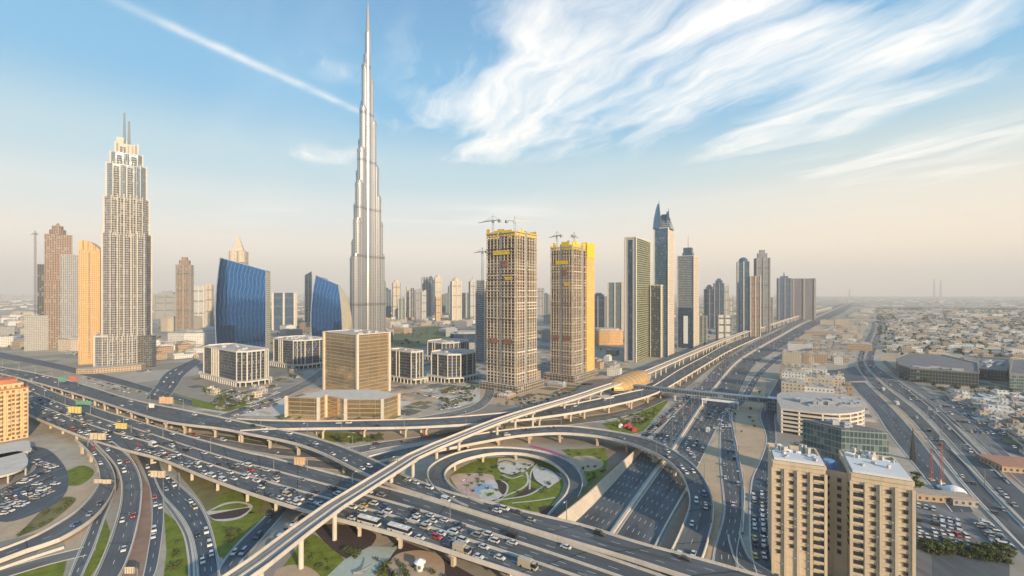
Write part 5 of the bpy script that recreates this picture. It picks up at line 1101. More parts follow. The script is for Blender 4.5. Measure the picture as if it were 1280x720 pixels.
dark_slab('long dark glazed low rise with an angled pale end beside the right hand arterial', [(1138, 477), (1224, 484), (1222, 470), (1180, 458), (1135, 455), (1120, 462), (1124, 472)], 17, 'dark_block')
dark_slab('dark block with a flat roof behind and right of the long glazed low rise', [(1222, 474), (1258, 478), (1262, 462), (1224, 458)], 14, 'dark_block')
dark_slab('green grey glazed block cut by the right edge', [(1262, 488), (1330, 492), (1330, 468), (1266, 466)], 19, 'teal_glass')
def left_flats():
    fp = [W(35.5, 547, 0), W(14, 536, 0), W(-60, 545, 0), W(-60, 590, 0), W(-30, 575, 0)]
    fp, Lu, Lv = plan(-16, -60, 35.5, 556, th=math.radians(34), Lv=34); d = fp[0].y; z1 = zat(487, d + 10)
    root = thing('orange_lit_flats', 'orange lit apartment building with a reddish stepped roof at the left edge', 'apartment building', base_of(fp))
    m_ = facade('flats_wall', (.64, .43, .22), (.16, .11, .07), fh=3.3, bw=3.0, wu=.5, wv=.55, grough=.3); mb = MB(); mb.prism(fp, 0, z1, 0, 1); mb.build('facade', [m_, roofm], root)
    r = MB(); u = (fp[1] - fp[0]).normalized(); v = (fp[3] - fp[0]).normalized(); red = plain('roof_red', (.42, .15, .08), .8)
    q = inset(fp, 4); r.prism([tuple(p)[:2] for p in q], z1, z1 + 4, 0, 0); r.prism([tuple(p)[:2] for p in inset(fp, 9)], z1 + 4, z1 + 7, 1, 1); r.build('penthouse', [m_, red], root)
    c = MB(); parapet_ring(c, fp, z1 + .02, 1.0, 1.0); c.build('parapet', red, root)
    for i in range(5):
        b = MB(); p = fp[0] + u * (Lu * (i + .5) / 5) - v * .7; b.box((p.x, p.y), Lu / 10, 1.5, 4, z1 - 3, math.atan2(u.y, u.x), 0, 0, True); b.build('bay_window', m_, root)
left_flats()
for lab, pts in (('beige canopy roof at the left edge, the upper of two', [(-30, 572), (30, 560), (38, 568), (34, 574), (-30, 588)]), ('rounded beige canopy roof at the left edge, the lower of two', [(-30, 585), (22, 574), (34, 582), (32, 594), (10, 604), (-30, 610)])):
    P = [W(x, y, 0) for x, y in pts]; mb = MB(); mb.prism([tuple(p)[:2] for p in catmull(P + [P[0]], 5)[:-1]], 4.4, 5.6, 0, 0, True); root = thing('canopy', lab, 'canopy', tuple(P[0])); mb.build('roof', concrete_pale, root)
    c = MB()
    for p in P[1:-1]: c.box((p.x, p.y - 0), .6, .6, 0, 4.4, 0)
    c.build('posts', concrete_pale, root)
# --- metro station shell, walkway
def station():
    c = W(787, 473, 15.5); nx = W(815, 463, 15.5); px_ = W(755, 485, 15.5); ax = (nx - px_).normalized(); nr = Vector((-ax.y, ax.x, 0)); c.z = 0
    root = thing('metro_station', 'gold shell shaped metro station straddling the viaduct at the end of the walkway', 'metro station', tuple(c)); gold = plain('gold_shell', (.60, .38, .16), .38, .35, var=.15, scale=.15)
    L, R, Hh = 46, 15, 12; n, m = 20, 12; mb = MB()
    def pt(i, j):
        s = -1 + 2 * i / n; a = math.pi * j / m; k = (1 - abs(s) ** 2.6) ** .6 * .85 + .15; return c + ax * (s * L) + nr * (math.cos(a) * R * k) + Vector((0, 0, 9 + Hh * (.45 + .55 * k) * math.sin(a) * (1 + .12 * s)))
    for i in range(n):
        for j in range(m): mb.face((pt(i, j), pt(i + 1, j), pt(i + 1, j + 1), pt(i, j + 1)))
    mb.build('shell', gold, root, smooth=False); rb = MB()
    for i in range(0, n + 1, 2):
        for j in range(m): rb.beam(pt(i, j) + Vector((0, 0, .15)), pt(i, j + 1) + Vector((0, 0, .15)), .5)
    rb.build('rib', plain('gold_rib', (.42, .26, .10), .5), root)
    b = MB(); b.box((c.x, c.y), 84, 24, 5, 9.2, math.atan2(ax.y, ax.x), 0, 0, True); b.box((c.x, c.y), 60, 18, 0, 5, math.atan2(ax.y, ax.x)); b.build('concourse', M['grey_glass'], root)
    e = MB(); p = W(756, 498, 8); e.box((p.x, p.y), 14, 12, 0, 10, .6); e.build('entrance_block', concrete_pale, root)
station()
def tube(label, name, px0, px1, z, wd, hh, m_roof, legs=()):
    a, b = W(*px0, z), W(*px1, z); root = thing(name, label, 'footbridge', tuple(a)); d = (b - a); L = d.length; ang = math.atan2(d.y, d.x); c = (a + b) / 2
    mb = MB(); mb.box((c.x, c.y), L, wd, z - hh / 2, z + hh * .3, ang, 0, 0, True); mb.build('glass_side', facade(name + '_glass', (.30, .35, .40), (.06, .10, .14), fh=hh, bw=2.5, wu=.9, wv=.7, gmetal=.3), root)
    r = MB(); r.box((c.x, c.y), L + .5, wd + .8, z + hh * .3, z + hh * .5, ang, 0, 0, True); r.build('roof', m_roof, root); f = MB(); f.box((c.x, c.y), L + .2, wd + .5, z - hh * .7, z - hh / 2 - .01, ang, 0, 0, True); f.build('floor', concrete_dark, root)
    for t in legs: p = a.lerp(b, t); q = MB(); q.box((p.x, p.y), 1.6, 2.2, 0, z - hh * .7, ang); q.build('pier', concrete_pale, root)
    return root
blue_roof = plain('walkway_roof', (.20, .27, .34), .4, .3)
tube('long blue grey enclosed footbridge spanning the highway from the gold station', 'footbridge', (793, 483), (962, 500), 11, 5.5, 4.2, blue_roof, (.12, .33, .56, .76, .97))
e_ = MB(); p = W(967, 505, 8); e_.box((p.x, p.y), 10, 11, 0, 14, -TH, 0, 1); tag(e_.build('stair_tower', [M['teal_glass'], roof_light]), 'small glazed stair tower at the right end of the footbridge', 'stair tower')
g_ = W(900, 499, 9); e_ = MB(); e_.box((g_.x, g_.y), 34, 3.0, 6.6, 8.2, math.atan2(W(962, 500, 11).y - W(793, 483, 11).y, W(962, 500, 11).x - W(793, 483, 11).x), 0, 0, True); 
for o_ in (-15, 15): e_.box((g_.x + o_ * .95, g_.y - o_ * .5), .7, .7, 0, 6.6, 0)
tag(e_.build('sign_gantry', white), 'long white sign gantry over the highway in front of the footbridge', 'gantry')
def hall(label, x0, x1, d, h, m_, dep, name='low_hall', th=0):
    mb = MB(); X0, X1 = xat(x0, d), xat(x1, d); n = 12; P = []
    for i in range(n): a = 2 * math.pi * i / n; P.append(((X0 + X1) / 2 + (X1 - X0) / 2 * math.copysign(abs(math.cos(a)) ** .6, math.cos(a)), d + dep / 2 + dep / 2 * math.copysign(abs(math.sin(a)) ** .6, math.sin(a))))
    mb.prism(P, 0, h, 0, 1); mb.prism(inset([Vector((p[0], p[1], 0)) for p in P], dep * .15), h, h + 3, 1, 1); tag(mb.build(name, [M[m_], roofm]), label, 'hall')
hall('oval dark blue hall with a pale roof in front of the broad cream tower', 560, 600, 1000, 24, 'deep_blue', 90)
hall('cream curved retail hall on the left beyond the flyovers', 60, 118, 900, 22, 'low_cream', 100)
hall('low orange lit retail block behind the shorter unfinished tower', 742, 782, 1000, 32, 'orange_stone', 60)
hall('long pale shopping centre roof between the hotel tower and the blue glass', 192, 268, 1000, 26, 'low_white', 260)
hall('domed market hall roof right of the hotel tower', 194, 225, 1350, 40, 'low_cream', 120)
# --- scattered low buildings
TOWN_M = ['low_cream', 'low_white', 'low_grey', 'low_tan']; WORD = {'low_cream': 'cream', 'low_white': 'white', 'low_grey': 'grey', 'low_tan': 'tan'}
def inside(pt, poly):
    x, y = pt; c = False; j = len(poly) - 1
    for i in range(len(poly)):
        if (poly[i][1] > y) != (poly[j][1] > y) and x < (poly[j][0] - poly[i][0]) * (y - poly[i][1]) / (poly[j][1] - poly[i][1]) + poly[i][0]: c = not c
        j = i
    return c
OCC = []
def free(p, r):
    for q, s in OCC:
        if (q - p).length < r + s: return False
    return True
def road_clear(p, r):
    for k, (PL, PR, ln) in ROADS.items():
        for i in range(0, len(PL), 2):
            c = (PL[i] + PR[i]) / 2
            if abs(c.x - p.x) < 90 and abs(c.y - p.y) < 90 and math.hypot(c.x - p.x, c.y - p.y) < r + (PL[i] - PR[i]).length / 2 + 4: return False
    return True
for o in list(scn.objects):       # keep scattered things off what already stands
    if o.parent is None and 'category' in o and o.get('kind') != 'structure' and o['category'] not in ('flyover', 'bridge', 'ramp', 'viaduct', 'loop ramp', 'crane', 'barrier', 'wall', 'footbridge'):
        vs_ = []
        for m_ in [o] + list(o.children):
            if m_.type == 'MESH': vs_ += [o.location + v.co if m_ is not o else v.co for v in m_.data.vertices][::7]
        if vs_:
            x0, x1 = min(v.x for v in vs_), max(v.x for v in vs_); y0, y1 = min(v.y for v in vs_), max(v.y for v in vs_); OCC.append((Vector(((x0 + x1) / 2, (y0 + y1) / 2, 0)), max(x1 - x0, y1 - y0) * .52))
def scatter(poly, n, size, hts, where, group, seed, th=-TH, name='low_building', mats=TOWN_M, stuff=False, cat='building', pick=None, bypx=False):
    rr = random.Random(seed); xs = [p[0] for p in poly]; ys = [p[1] for p in poly]; W_ = [W(x, y, 0) for x, y in poly]; wp = [(p.x, p.y) for p in W_]
    x0, x1, y0, y1 = min(p[0] for p in wp), max(p[0] for p in wp), min(p[1] for p in wp), max(p[1] for p in wp); done = 0; mb = MB(); tries = 0
    while done < n and tries < n * 30:
        tries += 1; p = Vector((rr.uniform(x0, x1), rr.uniform(y0, y1), 0)) if not bypx else W(rr.uniform(min(xs), max(xs)), rr.uniform(min(ys), max(ys)))
        if not inside((p.x, p.y), wp): continue
        w_, dp = rr.uniform(*size), rr.uniform(*size)
        if not stuff and not free(p, max(w_, dp) * .55): continue
        if not road_clear(p, max(w_, dp) * .6): continue
        h = rr.uniform(*hts); m_ = rr.choice(mats); px = PX((p.x, p.y, 0)); t2 = th + rr.choice((0, 0, math.pi / 2, .1, -.08))
        if stuff: mb.box((p.x, p.y), w_, dp, 0, h, t2, mats.index(m_), len(mats)); done += 1; continue
        OCC.append((p, max(w_, dp) * .5)); q = MB(); q.box((p.x, p.y), w_, dp, 0, h, t2, 0, 1); ca, sa = math.cos(t2), math.sin(t2)
        ox = rr.uniform(-.25, .25) * w_; oy = rr.uniform(-.25, .25) * dp; q.box((p.x + ox * ca - oy * sa, p.y + ox * sa + oy * ca), w_ * .4, dp * .45, h, h + rr.uniform(1.2, 3.4), t2, 0, 1)
        if name == 'villa' or name == 'shed':
            for a_, b_, c_, d_ in ((0, -.72, 1.5, .3), (0, .72, 1.5, .3), (-.75, 0, .3, 1.44), (.75, 0, .3, 1.44)):
                X_, Y_ = a_ * w_, b_ * dp; q.box((p.x + X_ * ca - Y_ * sa, p.y + X_ * sa + Y_ * ca), c_ * w_ if c_ > .5 else .35, d_ * dp if d_ > .5 else .35, 0, 2.1, t2, 2, 2)
        for kk in range(3): ox = rr.uniform(-.42, .42) * w_; oy = rr.uniform(-.42, .42) * dp; q.box((p.x + ox * ca - oy * sa, p.y + ox * sa + oy * ca), 1.8, 1.8, h, h + rr.uniform(.7, 1.6), t2, 1, 1)
        sz = 'small' if w_ < size[0] + (size[1] - size[0]) * .5 else 'broad'; ht = 'low' if h < sum(hts) / 2 else 'taller'
        tag(q.build(name, [M[m_], rr.choice((roofm, roof_light, roofm, roof_dark)), concrete_pale]), '%s %s %s building %s' % (sz, ht, WORD.get(m_, 'grey'), where), cat, group); done += 1
    if stuff: o = mb.build(name, [M[k] for k in mats] + [roofm]); o['kind'] = 'stuff'; o['label'] = where
    return done
scatter([(1106, 442), (1290, 452), (1290, 412), (1108, 404)], 125, (11, 24), (5, 9), 'among the villas on the right hand plain', 'villas on the right hand plain', 11, name='villa', cat='villa')
scatter([(1108, 404), (1300, 410), (1300, 390), (1100, 388)], 75, (20, 46), (6, 12), 'in the far rows of the right hand plain', 'far buildings on the right hand plain', 12)
scatter([(1040, 404), (1068, 430), (1050, 455), (985, 458), (985, 430), (1010, 408)], 16, (14, 28), (6, 14), 'in the strip between highway and arterial', 'buildings between highway and arterial', 13)
scatter([(1150, 490), (1300, 500), (1300, 580), (1262, 575), (1200, 530)], 34, (8, 22), (3.5, 7), 'in the crowded yards right of the arterial', 'sheds in the yards right of the arterial', 14, name='shed', cat='shed')
scatter([(-20, 452), (-20, 396), (95, 392), (98, 440), (60, 448)], 46, (14, 46), (6, 22), 'on the far left beyond the flyovers', 'low buildings at the far left', 15)
scatter([(188, 470), (194, 425), (270, 420), (262, 445), (240, 460)], 16, (14, 34), (5, 12), 'between the hotel tower and the office blocks', 'low buildings behind the hotel tower', 16)
scatter([(340, 425), (345, 395), (392, 392), (400, 420)], 12, (20, 46), (7, 22), 'between the two blue glass towers', 'low buildings between the blue towers', 17)
scatter([(480, 430), (480, 396), (600, 394), (600, 436), (540, 440)], 26, (20, 56), (6, 22), 'around the park right of the silver needle', 'low buildings around the park', 18)
scatter([(600, 500), (604, 470), (770, 440), (775, 468), (740, 485), (640, 505)], 22, (9, 22), (4, 11), 'at the foot of the unfinished towers', 'site buildings by the unfinished towers', 19)
scatter([(672, 440), (672, 400), (780, 396), (780, 440)], 18, (20, 46), (10, 34), 'behind the unfinished towers', 'blocks behind the unfinished towers', 20)
scatter([(815, 440), (860, 400), (960, 388), (975, 398), (900, 420), (860, 440)], 16, (16, 40), (8, 26), 'at the feet of the highway towers', 'blocks at the feet of the highway towers', 21)
scatter([(1000, 408), (1090, 398), (1078, 430), (1062, 450), (1048, 455), (1010, 432)], 40, (12, 30), (5, 12), 'on the sand west of the arterial', 'sand strip buildings west of the arterial', 41)
scatter([(1030, 398), (1088, 386), (1092, 397), (1040, 404)], 26, (24, 60), (6, 14), 'where highway and arterial draw together', 'far buildings between highway and arterial', 42)
scatter([(984, 520), (980, 470), (992, 430), (1045, 430), (1052, 470), (1066, 512)], 34, (6, 15), (7, 18), 'packed into the commercial strip behind the garage', 'small blocks of the commercial strip', 43, bypx=True)
scatter([(1150, 492), (1300, 496), (1300, 580), (1240, 562), (1190, 525)], 36, (5, 13), (3, 5.5), 'packed into the yards beyond the arterial', 'huts in the yards beyond the arterial', 44, name='shed', cat='shed', bypx=True)
scatter([(200, 468), (250, 505), (350, 500), (345, 470), (400, 465), (400, 440), (200, 440)], 16, (5, 12), (3, 6), 'on plots around the left office blocks', 'huts around the office blocks', 45, bypx=True)
mcol('far_mid', (.40, .38, .35), (.14, .15, .16), fh=3.6, bw=3, wu=.5, wv=.5)
scatter([(-400, 400), (1700, 400), (1700, 371.5), (-400, 371.5)], 4200, (24, 90), (5, 13), 'mass of far low buildings fading into haze on the plain', None, 30, name='far_city', mats=['low_cream', 'low_white', 'low_grey', 'far_mid'], stuff=True)
scatter([(-300, 373.5), (1010, 373.5), (1010, 370), (-300, 370)], 260, (30, 60), (30, 110), 'faint far towers in the haze along the horizon', None, 31, name='far_towers', mats=['far_mid', 'low_grey'], stuff=True)
scatter([(1100, 440), (1400, 440), (1400, 388), (1100, 388)], 500, (10, 24), (4, 8), 'dense low rooftops between the villas of the plain', None, 32, name='villa_mass', mats=['low_cream', 'low_white', 'low_grey', 'low_tan'], stuff=True)
for x, h_ in ((1168, 1), (1176, .9), (1062, .4)):     # faint chimneys far on the plain
    d = 11500.0; mb = MB(); mb.cyl((xat(x, d), d), 28, 0, zat(348 + (1 - h_) * 22, d), 10, r1=16); tag(mb.build('distant_tower', M['far_mid']), {1168: 'faint left one of two tall shapes in the haze on the right horizon', 1176: 'faint right one of two tall shapes in the haze on the right horizon', 1062: 'low faint tower in the haze just right of the highway vanishing point'}[x], 'tower')
# ------------------------------------------------------------------ vehicles
COLS = {'white': (.60, .60, .60), 'silver': (.42, .43, .45), 'charcoal': (.09, .10, .11), 'black': (.022, .022, .025), 'red': (.42, .035, .03), 'blue': (.04, .10, .28), 'beige': (.44, .38, .28), 'yellow': (.60, .42, .05)}
def paint_mat(name, c):
    m, t, b = mat('car_paint_' + name.replace(' ', '_')); b.inputs['Base Color'].default_value = c + (1,); b.inputs['Roughness'].default_value = .32; b.inputs['Coat Weight'].default_value = .5
    if name in ('silver', 'charcoal'): b.inputs['Metallic'].default_value = .5
    return m
PM = {k: paint_mat(k, v) for k, v in COLS.items()}
glassm, _, gb = mat('vehicle_glass'); gb.inputs['Base Color'].default_value = (.018, .022, .028, 1); gb.inputs['Roughness'].default_value = .08
tyre = plain('tyre_rubber', (.02, .02, .02), .9); lampw = plain('headlamp_clear', (.7, .7, .66), .2); lampr = plain('tail_lamp_red', (.35, .02, .015), .3)
SH = {  # length, width, bonnet height, roof height, hull top profile (x fraction, height), cabin (x0, x1 base, x0, x1 roof)
 'saloon': (4.6, 1.82, [(-.5, .55), (-.47, .82), (-.30, .92), (.18, .90), (.44, .76), (.5, .55)], (-.36, .24, -.24, .08), .9, 1.44),
 'hatchback': (4.0, 1.75, [(-.5, .6), (-.48, .95), (.2, .92), (.44, .78), (.5, .55)], (-.47, .26, -.38, .08), .93, 1.5),
 'off-roader': (4.9, 1.95, [(-.5, .6), (-.49, 1.05), (.2, 1.05), (.46, .98), (.5, .6)], (-.48, .24, -.43, .12), 1.05, 1.82),
 'pickup': (5.2, 1.9, [(-.5, .6), (-.5, .95), (.2, 1.0), (.46, .95), (.5, .6)], (-.06, .26, -.03, .16), .98, 1.75),
 'van': (5.2, 2.0, [(-.5, .5), (-.5, 1.15), (.36, 1.15), (.48, .95), (.5, .5)], (-.498, .40, -.49, .28), 1.15, 2.15),
 'bus': (12.0, 2.55, [(-.5, .5), (-.5, 1.3), (.5, 1.3), (.5, .5)], (-.499, .499, -.495, .485), 1.3, 3.1),
 'lorry': (8.0, 2.45, [(-.5, .6), (-.5, 1.2), (.5, 1.2), (.5, .6)], (.24, .49, .25, .45), 1.2, 2.7)}
def hull(kind):
    L, Wd, prof, cab, z0, z1 = SH[kind]; b = MB(); y = Wd / 2; bt = .28
    P = [(x * L, z) for x, z in prof]; full = [(-L / 2, bt)] + P + [(L / 2, bt)]
    b.face([(x, -y, z) for x, z in reversed(full)][::1] if False else [(x, -y, z) for x, z in full][::-1]); b.face([(x, y, z) for x, z in full])
    for (xa, za), (xb, zb) in zip(full, full[1:]): b.face(((xa, -y, za), (xa, y, za), (xb, y, zb), (xb, -y, zb)))
    x0, x1, r0, r1 = [c * L for c in cab]; yi = y - .22 if kind not in ('van', 'bus', 'lorry') else y - .06
    roof = [(r0, -yi, z1), (r1, -yi, z1), (r1, yi, z1), (r0, yi, z1)]; up = .06
    b.face([(p[0], p[1], p[2] + up) for p in roof])
    for i in range(4): p, q = roof[i], roof[(i + 1) % 4]; b.face((p, q, (q[0], q[1], z1 + up), (p[0], p[1], z1 + up)))
    if kind in ('van', 'bus'):
        zs = z0 + (z1 - z0) * (.62 if kind == 'van' else .72)   # body colour above the windows
        for s in (-1, 1): b.face([(x0 + .3, s * (y + .01), zs), (x1 - .25, s * (y + .01), zs), (r1, s * (yi + .02), z1), (r0, s * (yi + .02), z1)][::s])
    if kind == 'bus': b.box((-1, 0), 3.2, 1.6, 3.16, 3.4, 0); b.box((3, 0), 1.6, 1.4, 3.16, 3.36, 0)
    if kind == 'lorry': b.box((-1.15, 0), 5.4, 2.5, 1.22, 3.3, 0)
    if kind == 'off-roader': b.box((-.5, -.6), 2.2, .06, 1.88, 1.95, 0); b.box((-.5, .6), 2.2, .06, 1.88, 1.95, 0)
    g = MB(); base = [(x0, -y + .03, z0), (x1, -y + .03, z0), (x1, y - .03, z0), (x0, y - .03, z0)]; zz = [(p[0], p[1], z1 + .005) for p in roof]
    for i in range(4): j = (i + 1) % 4; g.face((base[i], base[j], zz[j], zz[i]))
    return b, g, L, y
def make_vehicle(kind, col, fine):
    b, g, L, y = hull(kind); nm = {'bus': 'bus', 'lorry': 'lorry', 'van': 'van', 'pickup': 'pickup_truck'}.get(kind, 'car')
    r = .33 if kind not in ('bus', 'lorry') else .5; ax = (-L * .31, L * .31)
    def wheels(mb, x, s):
        n = 10; yy = s * (y - .02)
        for k in range(n):
            a, c = 2 * math.pi * k / n, 2 * math.pi * (k + 1) / n; p = (x + r * math.cos(a), r + r * math.sin(a)); q = (x + r * math.cos(c), r + r * math.sin(c))
            mb.face(((p[0], yy - s * .25, p[1]), (q[0], yy - s * .25, q[1]), (q[0], yy + s * .03, q[1]), (p[0], yy + s * .03, p[1])), mb.wm if hasattr(mb, 'wm') else 0)
        mb.face([(x + r * math.cos(2 * math.pi * k / n), yy + s * .03, r + r * math.sin(2 * math.pi * k / n)) for k in range(n)], mb.wm if hasattr(mb, 'wm') else 0)
    if not fine:
        k0 = len(b.f)
        for f_, u_ in zip(g.f, g.uv): b.face([g.v[i] for i in f_], 1)
        b.wm = 2
        for x in ax:
            for s in (-1, 1): wheels(b, x, s)
        o = b.build(nm, [PM[col], glassm, tyre]); return o
    root = bpy.data.objects.new(nm, None); COL.objects.link(root); ORG[root.name] = Vector((0, 0, 0)); root['category'] = nm.replace('_', ' ')
    b.build('body', PM[col], root); g.build('windows', glassm, root)
    for x in ax:
        for s in (-1, 1): w_ = MB(); wheels(w_, x, s); w_.build('wheel', tyre, root)
    for s in (-1, 1):
        z_ = .62 if kind not in ('bus', 'lorry') else .9
        q = MB(); q.box((L / 2 - .02, s * (y - .3)), .1, .36, z_, z_ + .16, 0); q.build('headlight', lampw, root); q = MB(); q.box((-L / 2 + .02, s * (y - .25)), .1, .3, z_ + .08, z_ + .26, 0); q.build('tail_light', lampr, root)
    return root
VP = {}; CARS = []
def rpos(key, t, s):
    PL, PR, ln = ROADS[key]; n = len(PL); x = min(n - 1.001, max(0, t * (n - 1))); i = int(x); f = x - i
    a = PL[i].lerp(PL[i + 1], f); b = PR[i].lerp(PR[i + 1], f); p = a.lerp(b, s); j = min(i + 1, n - 1); d = (PL[j].lerp(PR[j], s) - PL[max(j - 1, 0)].lerp(PR[max(j - 1, 0)], s)); return p, math.atan2(d.y, d.x)
rc = random.Random(21)
def rcol(): return rc.choices(list(COLS), [48, 18, 14, 10, 3, 3, 5, 1])[0]
def rkind(): return rc.choices(['saloon', 'off-roader', 'hatchback', 'van', 'pickup', 'lorry'], [44, 30, 12, 6, 5, 2])[0]
def lane(key, where, s, t0, t1, gap, rev=False, jit=.6):
    ln = ROADS[key][2]; x = t0 * ln + rc.uniform(0, gap)
    while x < t1 * ln:
        k = rkind(); L = SH[k][0]; p, a = rpos(key, x / ln, s + rc.uniform(-.006, .006)); CARS.append((p, a + (math.pi if rev else 0) + rc.uniform(-.02, .02), k, rcol(), where, 'cars on the ' + where)); x += L + max(2.2, rc.expovariate(1 / (gap - L)) if gap > 12 else rc.uniform(1.6, (gap - L) * 2))
def one(key, where, px, s, k, col, rev=False):
    PL, PR, ln = ROADS[key]; best = min(range(200), key=lambda i: abs(PX(rpos(key, i / 199, s)[0])[0] - px[0]) + abs(PX(rpos(key, i / 199, s)[0])[1] - px[1])); p, a = rpos(key, best / 199, s); CARS.append((p, a + (math.pi if rev else 0), k, col, where, 'cars on the ' + where))
for s in (.70, .815, .93): lane('A', 'nearest carriageway of the congested flyover', s, .10, .93, 17.5)
for s in (.385, .49, .59): lane('A', 'middle carriageway of the congested flyover', s, .12, .93, 18, True)
for s in (.08, .24): lane('A', 'clear far carriageway of the congested flyover', s, .05, .95, 75, True)
for s in (.2, .5, .8): lane('B', 'curving flyover behind the congested one', s, .04, .98, 62)
for s in (.3, .7): lane('C', 'straight bridge before the gold podium', s, .03, .9, 75); lane('E', 'arching slip road over the highway', s, .3, .97, 42)
for i in range(6): lane('H1', 'left carriageway of the wide highway', (i + .5) / 6, .02, .4, 85, True); lane('H2', 'right carriageway of the wide highway', (i + .5) / 6, .02, .4, 85)
for s in (.2, .5, .8): lane('S1', 'service road right of the highway', s, .05, .7, 70)
lane('G4', 'busy side lane left of the highway', .3, .05, .9, 9); lane('G4', 'busy side lane left of the highway', .7, .05, .9, 10)
for s in (.2, .5, .8): lane('T1', 'near lanes of the right hand arterial', s, .3, .98, 75, True); lane('T2', 'far lanes of the right hand arterial', s, .3, .98, 80)
for k_, w_, g in (('R2', 'ramp beside the brown earth strip', 70), ('R1', 'left hand curving ramp', 60), ('R4', 'straight road below the gantry', 45), ('R5', 'blue road curving past the lawns', 40), ('R6', 'road dipping under the flyover', 30), ('R7', 'narrow lane beside the metro viaduct', 16), ('G6', 'road passing the hotel tower', 40), ('G1', 'old link road under the flyovers', 60)):
    for s in (.28, .72): lane(k_, w_, s, .05, .95, g)
one('A', 'nearest carriageway of the congested flyover', (465, 646), .93, 'bus', 'white'); one('A', 'nearest carriageway of the congested flyover', (500, 658), .93, 'bus', 'white')
one('A', 'nearest carriageway of the congested flyover', (662, 706), .80, 'lorry', 'beige')
def lot(where, pts, rows, gap, ang, fill=.75):
    """rows of parked vehicles between pairs of photo points on the ground"""
    for (a, b) in rows:
        A, B = W(*a), W(*b); L = (B - A).length; n = int(L / gap); d = (B - A).normalized(); h = math.atan2(d.y, d.x) + ang
        for i in range(n):
            if rc.random() > fill: continue
            p = A + d * (gap * (i + .5)); p.z = .1; k = rc.choice(('saloon', 'saloon', 'off-roader', 'hatchback')); CARS.append((p, h + rc.uniform(-.05, .05) + rc.choice((0, math.pi)), k, rcol(), where, 'cars parked in the ' + where))
lot('car park beside the left edge canopies', 0, [((4, 616), (62, 588)), ((6, 624), (74, 594)), ((2, 636), (78, 602)), ((0, 645), (70, 612)), ((38, 566), (58, 570)), ((44, 578), (70, 586))], 2.9, math.pi / 2, .72)
lot('kerbside row left of the beige apartments', 0, [((944, 700), (942, 618)), ((955, 700), (952, 612)), ((962, 690), (961, 600))], 5.4, .15, .85)
lot('dusty car park beside the beige apartments', 0, [((1144, 632), (1178, 640)), ((1144, 643), (1205, 655)), ((1144, 650), (1205, 663)), ((1144, 662), (1216, 672)), ((1144, 669), (1226, 684)), ((1180, 678), (1230, 690))], 2.9, math.pi / 2, .85)
lot('double row of cars beside the arterial', 0, [((1221, 652), (1257, 690)), ((1229, 652), (1266, 690))], 2.9, math.pi / 2, .85)
lot('forecourt left of the low gold podium', 0, [((290, 520), (350, 505)), ((296, 513), (352, 498)), ((310, 505), (350, 490))], 3.0, math.pi / 2, .8)
lot('street before the tall hotel tower', 0, [((105, 472), (180, 492)), ((110, 478), (170, 494))], 5.6, 0, .6)
lot('yard behind the right hand arterial', 0, [((1165, 500), (1240, 503)), ((1172, 508), (1255, 514)), ((1180, 517), (1270, 523)), ((1195, 527), (1275, 533)), ((1210, 540), (1275, 545))], 3.4, math.pi / 2, .8)
lot('park beside the finned office blocks', 0, [((520, 492), (560, 500)), ((530, 486), (590, 494))], 3, math.pi / 2, .7)
def inview(p): x, y = PX(p); return -8 < x < 1288 and y < 728 and p.y > 50
CARS = [c for c in CARS if inview(c[0])]; CARS.sort(key=lambda c: (c[2] not in ('bus', 'lorry'), c[0].y))
keep = []
for c in CARS:
    if all((c[0] - k[0]).length > (SH[c[2]][0] + SH[k[2]][0]) / 2 * (.98 if 'park' not in c[5] else .5) or abs(c[0].z - k[0].z) > 3 or
           abs((c[0] - k[0]).dot(Vector((-math.sin(k[1]), math.cos(k[1]), 0)))) > 2.0 for k in keep): keep.append(c)
keep.sort(key=lambda c: c[0].y)
near, rest = keep[:300], keep[300:]
def order(n): return '%d%s' % (n, 'th' if 10 <= n % 100 <= 20 else {1: 'st', 2: 'nd', 3: 'rd'}.get(n % 10, 'th'))
groups = {}
for i, c in enumerate(near): groups.setdefault((c[4], c[3], c[2]), []).append(i)
LAB = {}
for (wh, col, k), idx in groups.items():
    idx.sort(key=lambda i: PX(near[i][0])[0])
    for q, i in enumerate(idx): LAB[i] = ('%s %s, %s such from the left, on the %s' % (col, k, order(q + 1), wh)) if len(idx) > 1 else 'only %s %s on the %s' % (col, k, wh)
    for i in idx:
        if 'parked' in near[i][5]: LAB[i] = LAB[i].replace('on the', 'in the', 1)
for i, (p, a, k, col, wh, gr) in enumerate(near):
    fine = p.y < 330; key = (k, col, fine)
    if key not in VP: VP[key] = Proto(lambda k=k, col=col, fine=fine: make_vehicle(k, col, fine))
    o = VP[key].put((p.x, p.y, p.z + .04), a, LAB[i], gr); o['category'] = {'off-roader': 'car', 'saloon': 'car', 'hatchback': 'car', 'pickup': 'pickup truck'}.get(k, k)
rx = random.Random(77)
